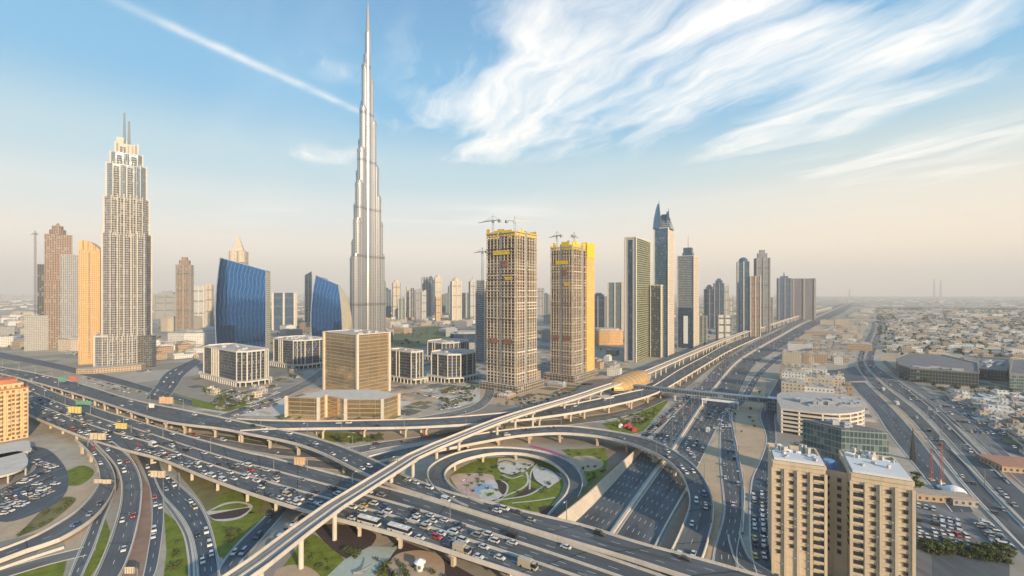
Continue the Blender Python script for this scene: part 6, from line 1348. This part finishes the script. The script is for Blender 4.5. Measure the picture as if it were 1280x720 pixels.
for poly_, cnt in (([(120, 470), (200, 470), (250, 500), (330, 520), (350, 505), (250, 470), (200, 462)], 26), ([(500, 500), (600, 480), (620, 505), (540, 515)], 16), ([(600, 505), (770, 470), (790, 490), (650, 508)], 14), ([(0, 470 - 18), (100, 462), (100, 440), (0, 438)], 22), ([(1010, 470), (1075, 470), (1100, 520), (1060, 500)], 14), ([(1095, 470), (1290, 490), (1290, 500), (1120, 490)], 16), ([(990, 440), (1060, 425), (1075, 455), (1000, 470)], 12), ([(860, 430), (960, 400), (940, 395), (850, 425)], 12), ([(340, 480), (600, 440), (600, 430), (340, 440)], 22), ([(1150, 492), (1300, 496), (1300, 580), (1240, 562), (1190, 525)], 46), ([(1085, 480), (1120, 515), (1150, 560), (1120, 560)], 8), ([(0, 560), (40, 600), (0, 640)], 3)):
    wp = [(W(x, y).x, W(x, y).y) for x, y in poly_]; X0, X1, Y0, Y1 = min(p[0] for p in wp), max(p[0] for p in wp), min(p[1] for p in wp), max(p[1] for p in wp); d = 0; tr = 0
    while d < cnt and tr < 900:       # short rows of cars standing on open plots
        tr += 1; p = Vector((rx.uniform(X0, X1), rx.uniform(Y0, Y1), .03)); h0 = -TH + rx.choice((0, math.pi / 2)); dr = Vector((math.cos(h0), math.sin(h0), 0)); m_ = rx.randint(3, 9)
        if not inside((p.x, p.y), wp) or not road_clear(p + dr * m_ * 1.4, m_ * 1.5) or not free(p + dr * m_ * 1.4, m_ * 1.2): continue
        d += 1
        for q in range(m_):
            if rx.random() < .85: rest.append((p + dr * (q * 2.8), h0 + math.pi / 2, rx.choice(('saloon', 'off-roader', 'hatchback')), rcol(), '', ''))
if rest:
    mb = MB(); CK = list(COLS)
    for p, a, k, col, wh, gr in rest:
        b, g, L, y = hull(k); ca, sa = math.cos(a), math.sin(a)
        for src, mi in ((b, CK.index(col)), (g, len(CK))):
            for f_ in src.f: mb.face([(p.x + src.v[i][0] * ca - src.v[i][1] * sa, p.y + src.v[i][0] * sa + src.v[i][1] * ca, p.z + src.v[i][2]) for i in f_], mi)
    o = mb.build('distant_cars', [PM[k] for k in CK] + [glassm]); o['kind'] = 'stuff'; o['label'] = 'far cars scattered over roads and yards'
print('cars', len(near), len(rest))
# ------------------------------------------------------------------ trees and plants
def leaf_mat(name, a, b_):
    m, t, b = mat(name); g = t.new('ShaderNodeNewGeometry'); n1 = t.noise(g.outputs['Position'], .9, 4, .6); r = t.new('ShaderNodeObjectInfo').outputs['Random']
    f = t.m('ADD', t.m('MULTIPLY', n1, .8), t.m('MULTIPLY', r, .35)); f = t.m('MULTIPLY', t.m('SUBTRACT', f, .3), 1.8, clamp=True); t.l.new(t.mix(f, a, b_), b.inputs['Base Color']); b.inputs['Roughness'].default_value = .8; b.inputs['Specular IOR Level'].default_value = .2; return m
leaf = leaf_mat('foliage', (.035, .055, .018), (.11, .13, .045)); palm_leaf = leaf_mat('palm_foliage', (.05, .07, .02), (.13, .15, .06)); bark = plain('bark', (.16, .12, .08), .9, var=.3, scale=2)
def crown_mb(seed, R, Hc, zb, nl, mb=None, c=(0, 0), ls=.8):
    rr = random.Random(seed); mb = mb or MB(); blobs = [(rr.uniform(-.55, .55) * R, rr.uniform(-.55, .55) * R, zb + Hc * rr.uniform(.25, .8), R * rr.uniform(.35, .6)) for _ in range(7)]
    for i in range(nl):
        bx, by, bz, br = rr.choice(blobs); v = Vector((rr.gauss(0, 1), rr.gauss(0, 1), rr.gauss(0, 1))).normalized() * br * rr.uniform(.55, 1.08); p = Vector((c[0] + bx, c[1] + by, bz)) + Vector((v.x, v.y, v.z * .75))
        n = (v.normalized() + Vector((rr.uniform(-.7, .7), rr.uniform(-.7, .7), rr.uniform(-.3, .8)))).normalized(); x = n.orthogonal().normalized(); y = n.cross(x); s = ls * rr.uniform(.5, 1.1)
        mb.face((p - x * s, p - y * s * .6, p + x * s, p + y * s * .6))
    return mb
def broadleaf(seed, R, h):
    def mk():
        root = bpy.data.objects.new('tree', None); COL.objects.link(root); ORG[root.name] = Vector((0, 0, 0)); root['category'] = 'tree'
        t = MB(); t.cyl((0, 0), .22, 0, h * .45, 7, r1=.14); rr = random.Random(seed)
        for k in range(4): a = k * 1.6 + rr.random(); t.beam((0, 0, h * .4), (math.cos(a) * R * .5, math.sin(a) * R * .5, h * .7), .18, t2=.07)
        t.build('trunk', bark, root); crown_mb(seed, R, h * .65, h * .32, 260, ls=.62).build('crown', leaf, root); return root
    return mk
def palm(seed, h):
    def mk():
        root = bpy.data.objects.new('palm_tree', None); COL.objects.link(root); ORG[root.name] = Vector((0, 0, 0)); root['category'] = 'palm tree'
        t = MB(); t.cyl((0, 0), .28, 0, h, 8, r1=.17); t.build('trunk', bark, root); c = MB(); rr = random.Random(seed)
        for k in range(22):
            a = k * 2.4 + rr.random() * .3; up = rr.uniform(-.1, .9); L = rr.uniform(2.3, 3.1); pr = None
            for j in range(6):
                f = j / 5; p = Vector((math.cos(a) * L * f, math.sin(a) * L * f, h + up * f * 1.6 - 2.0 * f * f)); w_ = Vector((-math.sin(a), math.cos(a), 0)) * (.10 + .42 * math.sin(math.pi * min(1, f * .9 + .1)))
                if pr: c.face((pr[0] - pr[1], p - w_, p + w_ * 0 + Vector((0, 0, .12)), pr[0] + Vector((0, 0, .12)))); c.face((pr[0] + Vector((0, 0, .12)), p + Vector((0, 0, .12)), p + w_, pr[0] + pr[1]))
                pr = (p, w_)
        c.build('crown', palm_leaf, root); return root
    return mk
TP = [Proto(broadleaf(1, 2.6, 5.5)), Proto(broadleaf(2, 3.2, 6.5)), Proto(broadleaf(3, 2.1, 4.6))]; PP = [Proto(palm(1, 6.0)), Proto(palm(2, 7.5))]
rt = random.Random(5); TREES = 0
def grove(where, poly, n, kinds='b', sc=(.7, 1.2), clear=True):
    global TREES
    wp = [(W(x, y).x, W(x, y).y) for x, y in poly]; x0, x1, y0, y1 = min(p[0] for p in wp), max(p[0] for p in wp), min(p[1] for p in wp), max(p[1] for p in wp); d = 0; tr = 0
    while d < n and tr < n * 40:
        tr += 1; p = Vector((rt.uniform(x0, x1), rt.uniform(y0, y1), 0))
        if not inside((p.x, p.y), wp) or (clear and (not road_clear(p, 1.0) or not free(p, 1))): continue
        k = rt.choice(kinds); s = rt.uniform(*sc); P_ = rt.choice(TP if k == 'b' else PP); size = 'small' if s < (sc[0] + sc[1]) / 2 else 'larger'
        P_.put((p.x, p.y, 0), rt.uniform(0, 6.2), ('%s round green tree %s' if k == 'b' else '%s palm tree %s') % (size, where), 'trees ' + where, s); d += 1; TREES += 1
grove('on the forecourt before the tall hotel tower', [(100, 468), (170, 474), (176, 490), (130, 486)], 14, 'bp'); grove('beneath the slip road bridge by the gold podium', [(405, 542), (470, 541), (500, 550), (430, 556)], 12)
grove('on the green triangle beside the highway', [(765, 532), (812, 510), (835, 500), (815, 526), (790, 540)], 14, 'bp', (.5, .9)); grove('in the hedge above the left edge car park', [(55, 600), (98, 582), (116, 592), (70, 606)], 12, 'b', (.5, .8))
grove('in the row bordering the dark yard at bottom right', [(1150, 684), (1260, 694), (1266, 704), (1160, 692)], 30, 'b', (.7, 1.1)); grove('on the verge between metro and highway towers', [(868, 452), (920, 424), (975, 402), (985, 404), (930, 430), (890, 458)], 16, 'b', (.8, 1.4))
grove('on the dark lawn below the left office block', [(215, 492), (300, 500), (330, 505), (290, 512), (230, 506)], 16, 'bp'); grove('in the park right of the silver needle', [(480, 430), (485, 408), (570, 408), (570, 428), (520, 438)], 26, 'b', (1, 1.7))
grove('around the finned office blocks by the construction site', [(500, 505), (520, 484), (600, 486), (600, 505), (560, 515)], 18, 'bp'); grove('on the lawns between the lower left roads', [(275, 600), (340, 625), (335, 645), (290, 665)], 5, 'b', (.4, .7))
grove('on the villa plain right of the arterial', [(1106, 442), (1290, 452), (1290, 400), (1100, 398)], 36, 'b', (1.1, 1.8)); grove('beside the dark glazed low rise', [(1105, 470), (1230, 488), (1280, 492), (1280, 498), (1150, 496), (1110, 480)], 16, 'b', (.8, 1.3))
grove('on the plots between flyover and hotel tower', [(100, 462), (200, 468), (250, 505), (200, 495), (110, 474)], 18, 'bp', (.7, 1.2)); grove('around the left finned office blocks', [(245, 490), (330, 495), (345, 470), (400, 466), (400, 484), (350, 500), (260, 505)], 26, 'bp', (.7, 1.2)); grove('at the foot of the gold glass podium', [(350, 523), (500, 527), (505, 531), (345, 528)], 10, 'p', (.6, .9)); grove('between the metro line and the unfinished towers', [(610, 508), (760, 478), (768, 488), (640, 512)], 16, 'bp', (.6, 1)); grove('behind the beige apartments by the side street', [(1085, 480), (1120, 520), (1150, 560), (1130, 560), (1090, 510)], 10, 'bp', (.6, 1))
grove('near the left edge flats', [(36, 555), (70, 555), (92, 575), (60, 580)], 6, 'bp', (.6, 1)); grove('near the small pavilion right of the apartments', [(1142, 590), (1170, 600), (1165, 616), (1142, 615)], 7, 'b', (.6, 1))
grove('on the sand strip beside the highway', [(918, 520), (948, 480), (955, 480), (945, 530), (930, 590)], 8, 'b', (.4, .7)); grove('in the inner loop garden', [(575, 583), (620, 578), (625, 590), (570, 592)], 3, 'b', (.3, .45))
print('trees', TREES)
mb = MB(); rr = random.Random(8); n_ = 0
poly = [(W(x, y).x, W(x, y).y) for x, y in ((1100, 450), (1400, 452), (1400, 384), (1095, 384))]
while n_ < 3000:
    p = (rr.uniform(700, 3800), rr.uniform(760, 3400))
    if inside(p, poly): n_ += 1; crown_mb(n_ % 17, rr.uniform(2, 6), 5, .5, 12, mb, p, 3.0)
for q in range(900):
    p = (rr.uniform(-1400, 900), rr.uniform(900, 2600)); P_ = Vector((p[0], p[1], 0))
    if free(P_, 3) and road_clear(P_, 3): crown_mb(q % 17, rr.uniform(2, 4.5), 4, .5, 12, mb, p, 2.4)
o = mb.build('distant_greenery', leaf); o['kind'] = 'stuff'
mb = MB()
for poly_, n2 in (([(408, 541), (470, 541), (500, 549), (440, 554)], 60), ([(1142, 684), (1262, 694), (1268, 706), (1160, 692)], 90), ([(215, 492), (300, 502), (330, 506), (290, 514)], 60), ([(765, 532), (835, 500), (815, 528)], 50), ([(100, 500), (300, 545), (330, 558), (120, 520)], 60), ([(990, 545), (1060, 552), (1060, 565), (990, 556)], 30), ([(262, 656), (330, 646), (300, 675), (278, 695)], 16), ([(206, 645), (228, 660), (234, 712), (206, 720)], 12), ([(395, 662), (465, 668), (445, 698)], 45), ([(360, 700), (388, 670), (430, 700), (420, 720)], 10), ([(470, 700), (600, 712), (600, 722), (470, 722)], 30), ([(565, 596), (605, 574), (690, 583), (704, 605), (670, 638), (600, 624)], 40), ([(700, 563), (757, 561), (756, 592), (735, 606)], 16), ([(252, 610), (330, 622), (340, 640), (262, 640)], 24), ([(60, 600), (118, 585), (118, 600), (66, 606)], 24), ([(20, 672), (75, 622), (95, 625), (60, 655)], 24)):
    wp = [(W(x, y).x, W(x, y).y) for x, y in poly_]; x0, x1, y0, y1 = min(p[0] for p in wp), max(p[0] for p in wp), min(p[1] for p in wp), max(p[1] for p in wp); d = 0; tr = 0
    while d < n2 and tr < 4000:
        tr += 1; p = (rr.uniform(x0, x1), rr.uniform(y0, y1))
        if inside(p, wp) and road_clear(Vector((p[0], p[1], 0)), .5): crown_mb(d % 13, rr.uniform(.8, 1.8), 1.6, -.2, 40, mb, p, .5); d += 1
o = mb.build('shrubs', leaf); o['kind'] = 'stuff'
# parcels of paving, tarmac and grass on the open ground
pm_ = MB(); rp = random.Random(91); PM_L = [asphalt_old, paving, sand, grass_dry, asphalt, paving_tan]; n_ = 0
for poly_, cnt in (([(90, 462), (200, 466), (250, 505), (345, 520), (480, 535), (600, 510), (600, 440), (340, 430), (200, 440), (90, 445)], 300), ([(600, 508), (770, 480), (800, 440), (680, 430), (600, 450)], 110), ([(-20, 450), (90, 455), (95, 420), (-20, 415)], 60), ([(1085, 475), (1170, 560), (1150, 600), (1060, 500)], 50), ([(1100, 452), (1290, 480), (1290, 560), (1200, 530)], 110), ([(980, 500), (1060, 500), (1075, 400), (1000, 410)], 70)):
    wp = [(W(x, y).x, W(x, y).y) for x, y in poly_]; X0, X1, Y0, Y1 = min(p[0] for p in wp), max(p[0] for p in wp), min(p[1] for p in wp), max(p[1] for p in wp); d = 0; tr = 0
    while d < cnt and tr < 5000:
        tr += 1; p = W(rp.uniform(min(q[0] for q in poly_), max(q[0] for q in poly_)), rp.uniform(min(q[1] for q in poly_), max(q[1] for q in poly_))); a_, b_ = rp.uniform(6, 26), rp.uniform(4, 18)
        if not inside((p.x, p.y), wp) or not road_clear(p, max(a_, b_) * .35): continue
        d += 1; n_ += 1; pm_.box((p.x, p.y), a_, b_, -.5, .012 + n_ * .0009, -TH + rp.choice((0, 0, .06, math.pi / 2)), rp.randrange(6))
o = pm_.build('paved_plots', PM_L); o['kind'] = 'structure'
# ------------------------------------------------------------------ street furniture
def lamp_mk(h, double):
    def mk():
        root = bpy.data.objects.new('street_lamp', None); COL.objects.link(root); ORG[root.name] = Vector((0, 0, 0)); root['category'] = 'street lamp'
        p = MB(); p.cyl((0, 0), .24, 0, h, 8, r1=.12); p.build('pole', steel, root)
        for s in ((-1, 1) if double else (1,)):
            a = MB(); a.beam((0, 0, h - .3), (s * 2.4, 0, h + .2), .14); a.build('arm', steel, root); a = MB(); a.box((s * 2.9, 0), 1.3, .45, h + .1, h + .32, 0); a.build('lamp_head', white, root)
        return root
    return mk
LP1 = Proto(lamp_mk(20, True)); LP2 = Proto(lamp_mk(10, False)); n_l = {}
def lamps(key, s, t0, t1, step, P_, where, dz=0, flip=0):
    ln = ROADS[key][2]; L = []; x = t0 * ln
    while x < t1 * ln:
        p, a = rpos(key, x / ln, s); x += step
        if inview(p): L.append((p, a))
    L.sort(key=lambda q: -PX(q[0])[1])
    for i, (p, a) in enumerate(L): P_.put((p.x, p.y, p.z + dz), a + math.pi / 2 + flip, '%s grey street lamp from the camera end, along the %s' % (order(i + 1), where), 'street lamps')
lamps('H1', 1.03, .02, .5, 48, LP1, 'median of the wide highway'); lamps('B', -.01, .05, .95, 52, LP2, 'curving flyover', flip=math.pi)
lamps('C', 1.0, .03, .4, 50, LP2, 'straight slip road bridge'); lamps('E', 0.0, .3, .95, 45, LP2, 'arching slip road', flip=math.pi); lamps('A', .33, .05, .95, 60, LP2, 'congested flyover')
lamps('T1', 1.02, .3, .98, 55, LP2, 'median of the right hand arterial'); lamps('S1', 1.04, .05, .6, 50, LP2, 'service road')
pan_y = plain('sign_back_yellow', (.62, .50, .16), .6); pan_t = plain('sign_back_tan', (.56, .46, .32), .6); pan_g = plain('sign_face_green', (.12, .32, .22), .5); pan_o = plain('sign_back_orange', (.60, .38, .22), .6); pan_r = plain('sign_face_red', (.50, .14, .10), .5)
def sign(label, px, wpx, hpx, m_, z0, foot, legs=1):
    """px: centre of the panel in the photo; foot: the column where its post meets the deck at height z0"""
    d = None; fx, fy = foot; f = W(fx, fy, z0); d = f.y; x = xat(px[0], d); z = zat(px[1], d); wd = wpx * d / F; hh = hpx * d / F; root = thing('sign_gantry', label, 'road sign', tuple(f), 'overhead road signs')
    p = MB(); p.cyl((f.x, d), .32, z0, z + .3, 8); p.beam((f.x, d, z + .3), (x, d, z + .3), .4); p.beam((f.x, d, z - .5), (x, d, z - .5), .3)
    if legs == 2: p.cyl((2 * x - f.x, d), .32, z0, z + .3, 8); p.beam((x, d, z + .3), (2 * x - f.x, d, z + .3), .4)
    p.build('post', steel, root); n = 2 if wd > 8 else 1
    for i in range(n): cx_ = x + (i - (n - 1) / 2) * wd / n; b = MB(); b.box((cx_, d - .45), wd / n * .95, .25, z - hh / 2 - i * .3, z + hh / 2 - i * .2, 0, 0, 0, True); b.build('panel', m_, root)
    r = MB()
    for i in range(5): r.box((x + (i / 4 - .5) * wd * .9, d - .68), .15, .12, z - hh / 2 + .1, z + hh / 2 - .3, 0)
    r.build('stiffener', steel, root)
for a in (('green road sign over the upper left flyover', (78, 474), 9, 6, pan_g, 8.6, (73, 484)), ('reddish road sign beside the green one over the upper left flyover', (92, 473), 11, 5.5, pan_r, 8.6, (98, 483)), ('wide pale green sign above the left part of the congested flyover', (105, 503), 20, 5, pan_g, 8, (117, 511)),
          ('bright yellow backed sign at the left of the congested flyover', (94, 512), 17, 8, pan_y, 8, (88, 526)), ('yellow backed sign between the flyovers above queuing cars', (152, 532), 15, 7, pan_y, 8, (164, 541)), ('pale yellow pair of sign panels where two ramps leave the flyover', (123, 545), 21, 8, pan_t, 8, (110, 558)),
          ('pale sign on a curved arm over the blue road', (198, 592), 19, 8, pan_t, .1, (224, 612)), ('flat tan sign across the left hand ramp', (129, 601), 22, 5, pan_t, 3.5, (144, 614)), ('orange sign board over the curving flyover at left', (208, 500), 18, 8, pan_o, 8.8, (217, 511)),
          ('small white sign left of the orange board', (190, 507), 7, 5, white, 8.8, (184, 513)), ('orange backed sign standing between the two flyovers', (375, 576), 15, 9, pan_o, 8, (384, 588)), ('small tan sign at the bottom edge beside the brown strip', (163, 712), 13, 8, pan_t, 1, (172, 722))): sign(*a)
# odds and ends that stand alone
def mast(label, px, top, base, m_, name='red_mast'):
    f = W(px, base); d = f.y; zt = zat(top, d); root = thing(name, label, 'mast', tuple(f)); a = MB()
    for s, t in ((-1, -1), (1, -1), (1, 1), (-1, 1)): a.beam((f.x + s * .7, d + t * .7, 0), (f.x + s * .25, d + t * .25, zt), .16)
    k = int(zt / 2)
    for i in range(k): q = .7 - .45 * i / k; a.beam((f.x - q, d - q, i * 2), (f.x + q, d - q, i * 2 + 2), .09)
    a.build('lattice', m_, root); h = MB(); h.box((f.x, d), 2.6, 2.6, 0, .6, 0); h.build('footing', concrete, root)
redm = plain('mast_red', (.30, .09, .045), .6); mast('left one of two rusty red lattice masts right of the apartments', 1164, 562, 600, redm); mast('right, taller one of two rusty red lattice masts right of the apartments', 1177, 553, 604, redm)
f = W(1141, 575); mb = MB(); mb.cyl((f.x, f.y), 2.0, 0, zat(535, f.y), 4, r1=.15, a0=.5); tag(mb.build('obelisk', dark), 'slim black pointed obelisk behind the right apartment wing', 'obelisk')
f = W(1193, 616); mb = MB()
for i in range(5): a0, a1 = i * math.pi / 10, (i + 1) * math.pi / 10; mb.cyl((f.x, f.y), 5.5 * math.cos(a0), 4 * math.sin(a0), 4 * math.sin(a1), 16, r1=max(.05, 5.5 * math.cos(a1)))
tag(mb.build('tent_dome', white), 'white domed tent near the car park edge right of the apartments', 'tent')
f = W(1176, 610); root = thing('small_fountain', 'small white sculpture on a plinth below the red masts', 'sculpture', tuple(f)); mb = MB(); mb.cyl((f.x, f.y), 1.8, 0, 1, 12); mb.build('plinth', white, root); mb = MB(); mb.cyl((f.x, f.y), .7, 1, 5, 8, r1=.15); mb.build('figure', white, root)
for lab, x, y, sx, sy, h, m_ in (('tan roofed pavilion between the red masts and the car park', 1175, 625, 26, 8, 3.5, 'low_tan'), ('small grey pavilion right of the tan one at the car park', 1202, 630, 11, 6, 3.2, 'low_grey'), ('red roofed shed at the right edge beside the arterial', 1268, 585, 26, 20, 4, 'low_tan')):
    p = W(x, y); mb = MB(); mb.box((p.x, p.y), sx, sy, 0, h, -.25, 0, 1); mb.box((p.x, p.y), sx * 1.06, sy * 1.1, h, h + .4, -.25, 1, 1); tag(mb.build('pavilion', [M[m_], plain('pavilion_roof_%d' % x, (.40, .20, .13) if x > 1250 else (.40, .32, .25), .8)]), lab, 'pavilion')
f = W(525, 712); root = thing('kiosk', 'small round white kiosk on the tan circle at the bottom', 'kiosk', tuple(f)); mb = MB(); mb.cyl((f.x, f.y), 1.7, 0, 3.2, 12); mb.build('wall', M['low_white'], root); mb = MB(); mb.cyl((f.x, f.y), 2.5, 3.2, 4.6, 12, r1=.2); mb.build('roof', white, root)
f = W(455, 716); root = thing('steel_sculpture', 'dark curved sculpture lying on the pale green plaza at the bottom', 'sculpture', tuple(f)); mb = MB(); pr = None
for i in range(9): t = i / 8; p = Vector((f.x - 4 + 8 * t, f.y - 1 + 2 * t, .6 + 3.2 * t * t)); (mb.beam(pr, p, 1.0 - .6 * t, t2=1.0 - .6 * (i + 1) / 8) if pr else None); pr = p
mb.build('blade', concrete_dark, root); mb = MB(); mb.box((f.x - 2, f.y), 4, 1.6, 0, .6, .2); mb.build('base', concrete_dark, root)
redc = plain('awning_red', (.50, .06, .07), .7); pk = plain('flowers_pink', (.45, .10, .20), .9, var=.5, scale=1.0)
root = thing('red_tents', 'cluster of red and white tents under the arch of the slip road', 'tent', tuple(W(784, 536)))
for i, (x, y, m_) in enumerate(((776, 534, white), (782, 535, redc), (788, 537, redc), (793, 539, redc), (786, 533, redc))): p = W(x, y); mb = MB(); mb.cyl((p.x, p.y), 2.5, 0, 1.8, 4, r1=2.5, a0=.6); mb.cyl((p.x, p.y), 2.8, 1.8, 3.4, 4, r1=.1, a0=.6); mb.build('canopy', m_, root)
mb = MB(); line(mb, [(664, 558), (690, 565), (706, 574)], 3.0, .5, 0, 0); tag(mb.build('flower_bed', pk), 'pink flower bed along the right shoulder of the loop ramp', 'flower bed')
# ------------------------------------------------------------------ haze
hz = MB(); hz.prism([(-18100, -6100), (18100, -6100), (18100, 15100), (-18100, 15100)], -1.0, 900, 0, 0, True)
hm = bpy.data.materials.new('haze_air'); hm.use_nodes = True; hn = hm.node_tree
for n_ in list(hn.nodes): hn.nodes.remove(n_)
pv = hn.nodes.new('ShaderNodeVolumePrincipled'); pv.inputs['Color'].default_value = (.95, .95, .955, 1); pv.inputs['Density'].default_value = 1.12e-4; pv.inputs['Anisotropy'].default_value = 0
ho = hn.nodes.new('ShaderNodeOutputMaterial'); hn.links.new(pv.outputs[0], ho.inputs['Volume'])
h_ = hz.build('haze', hm); h_['kind'] = 'stuff'
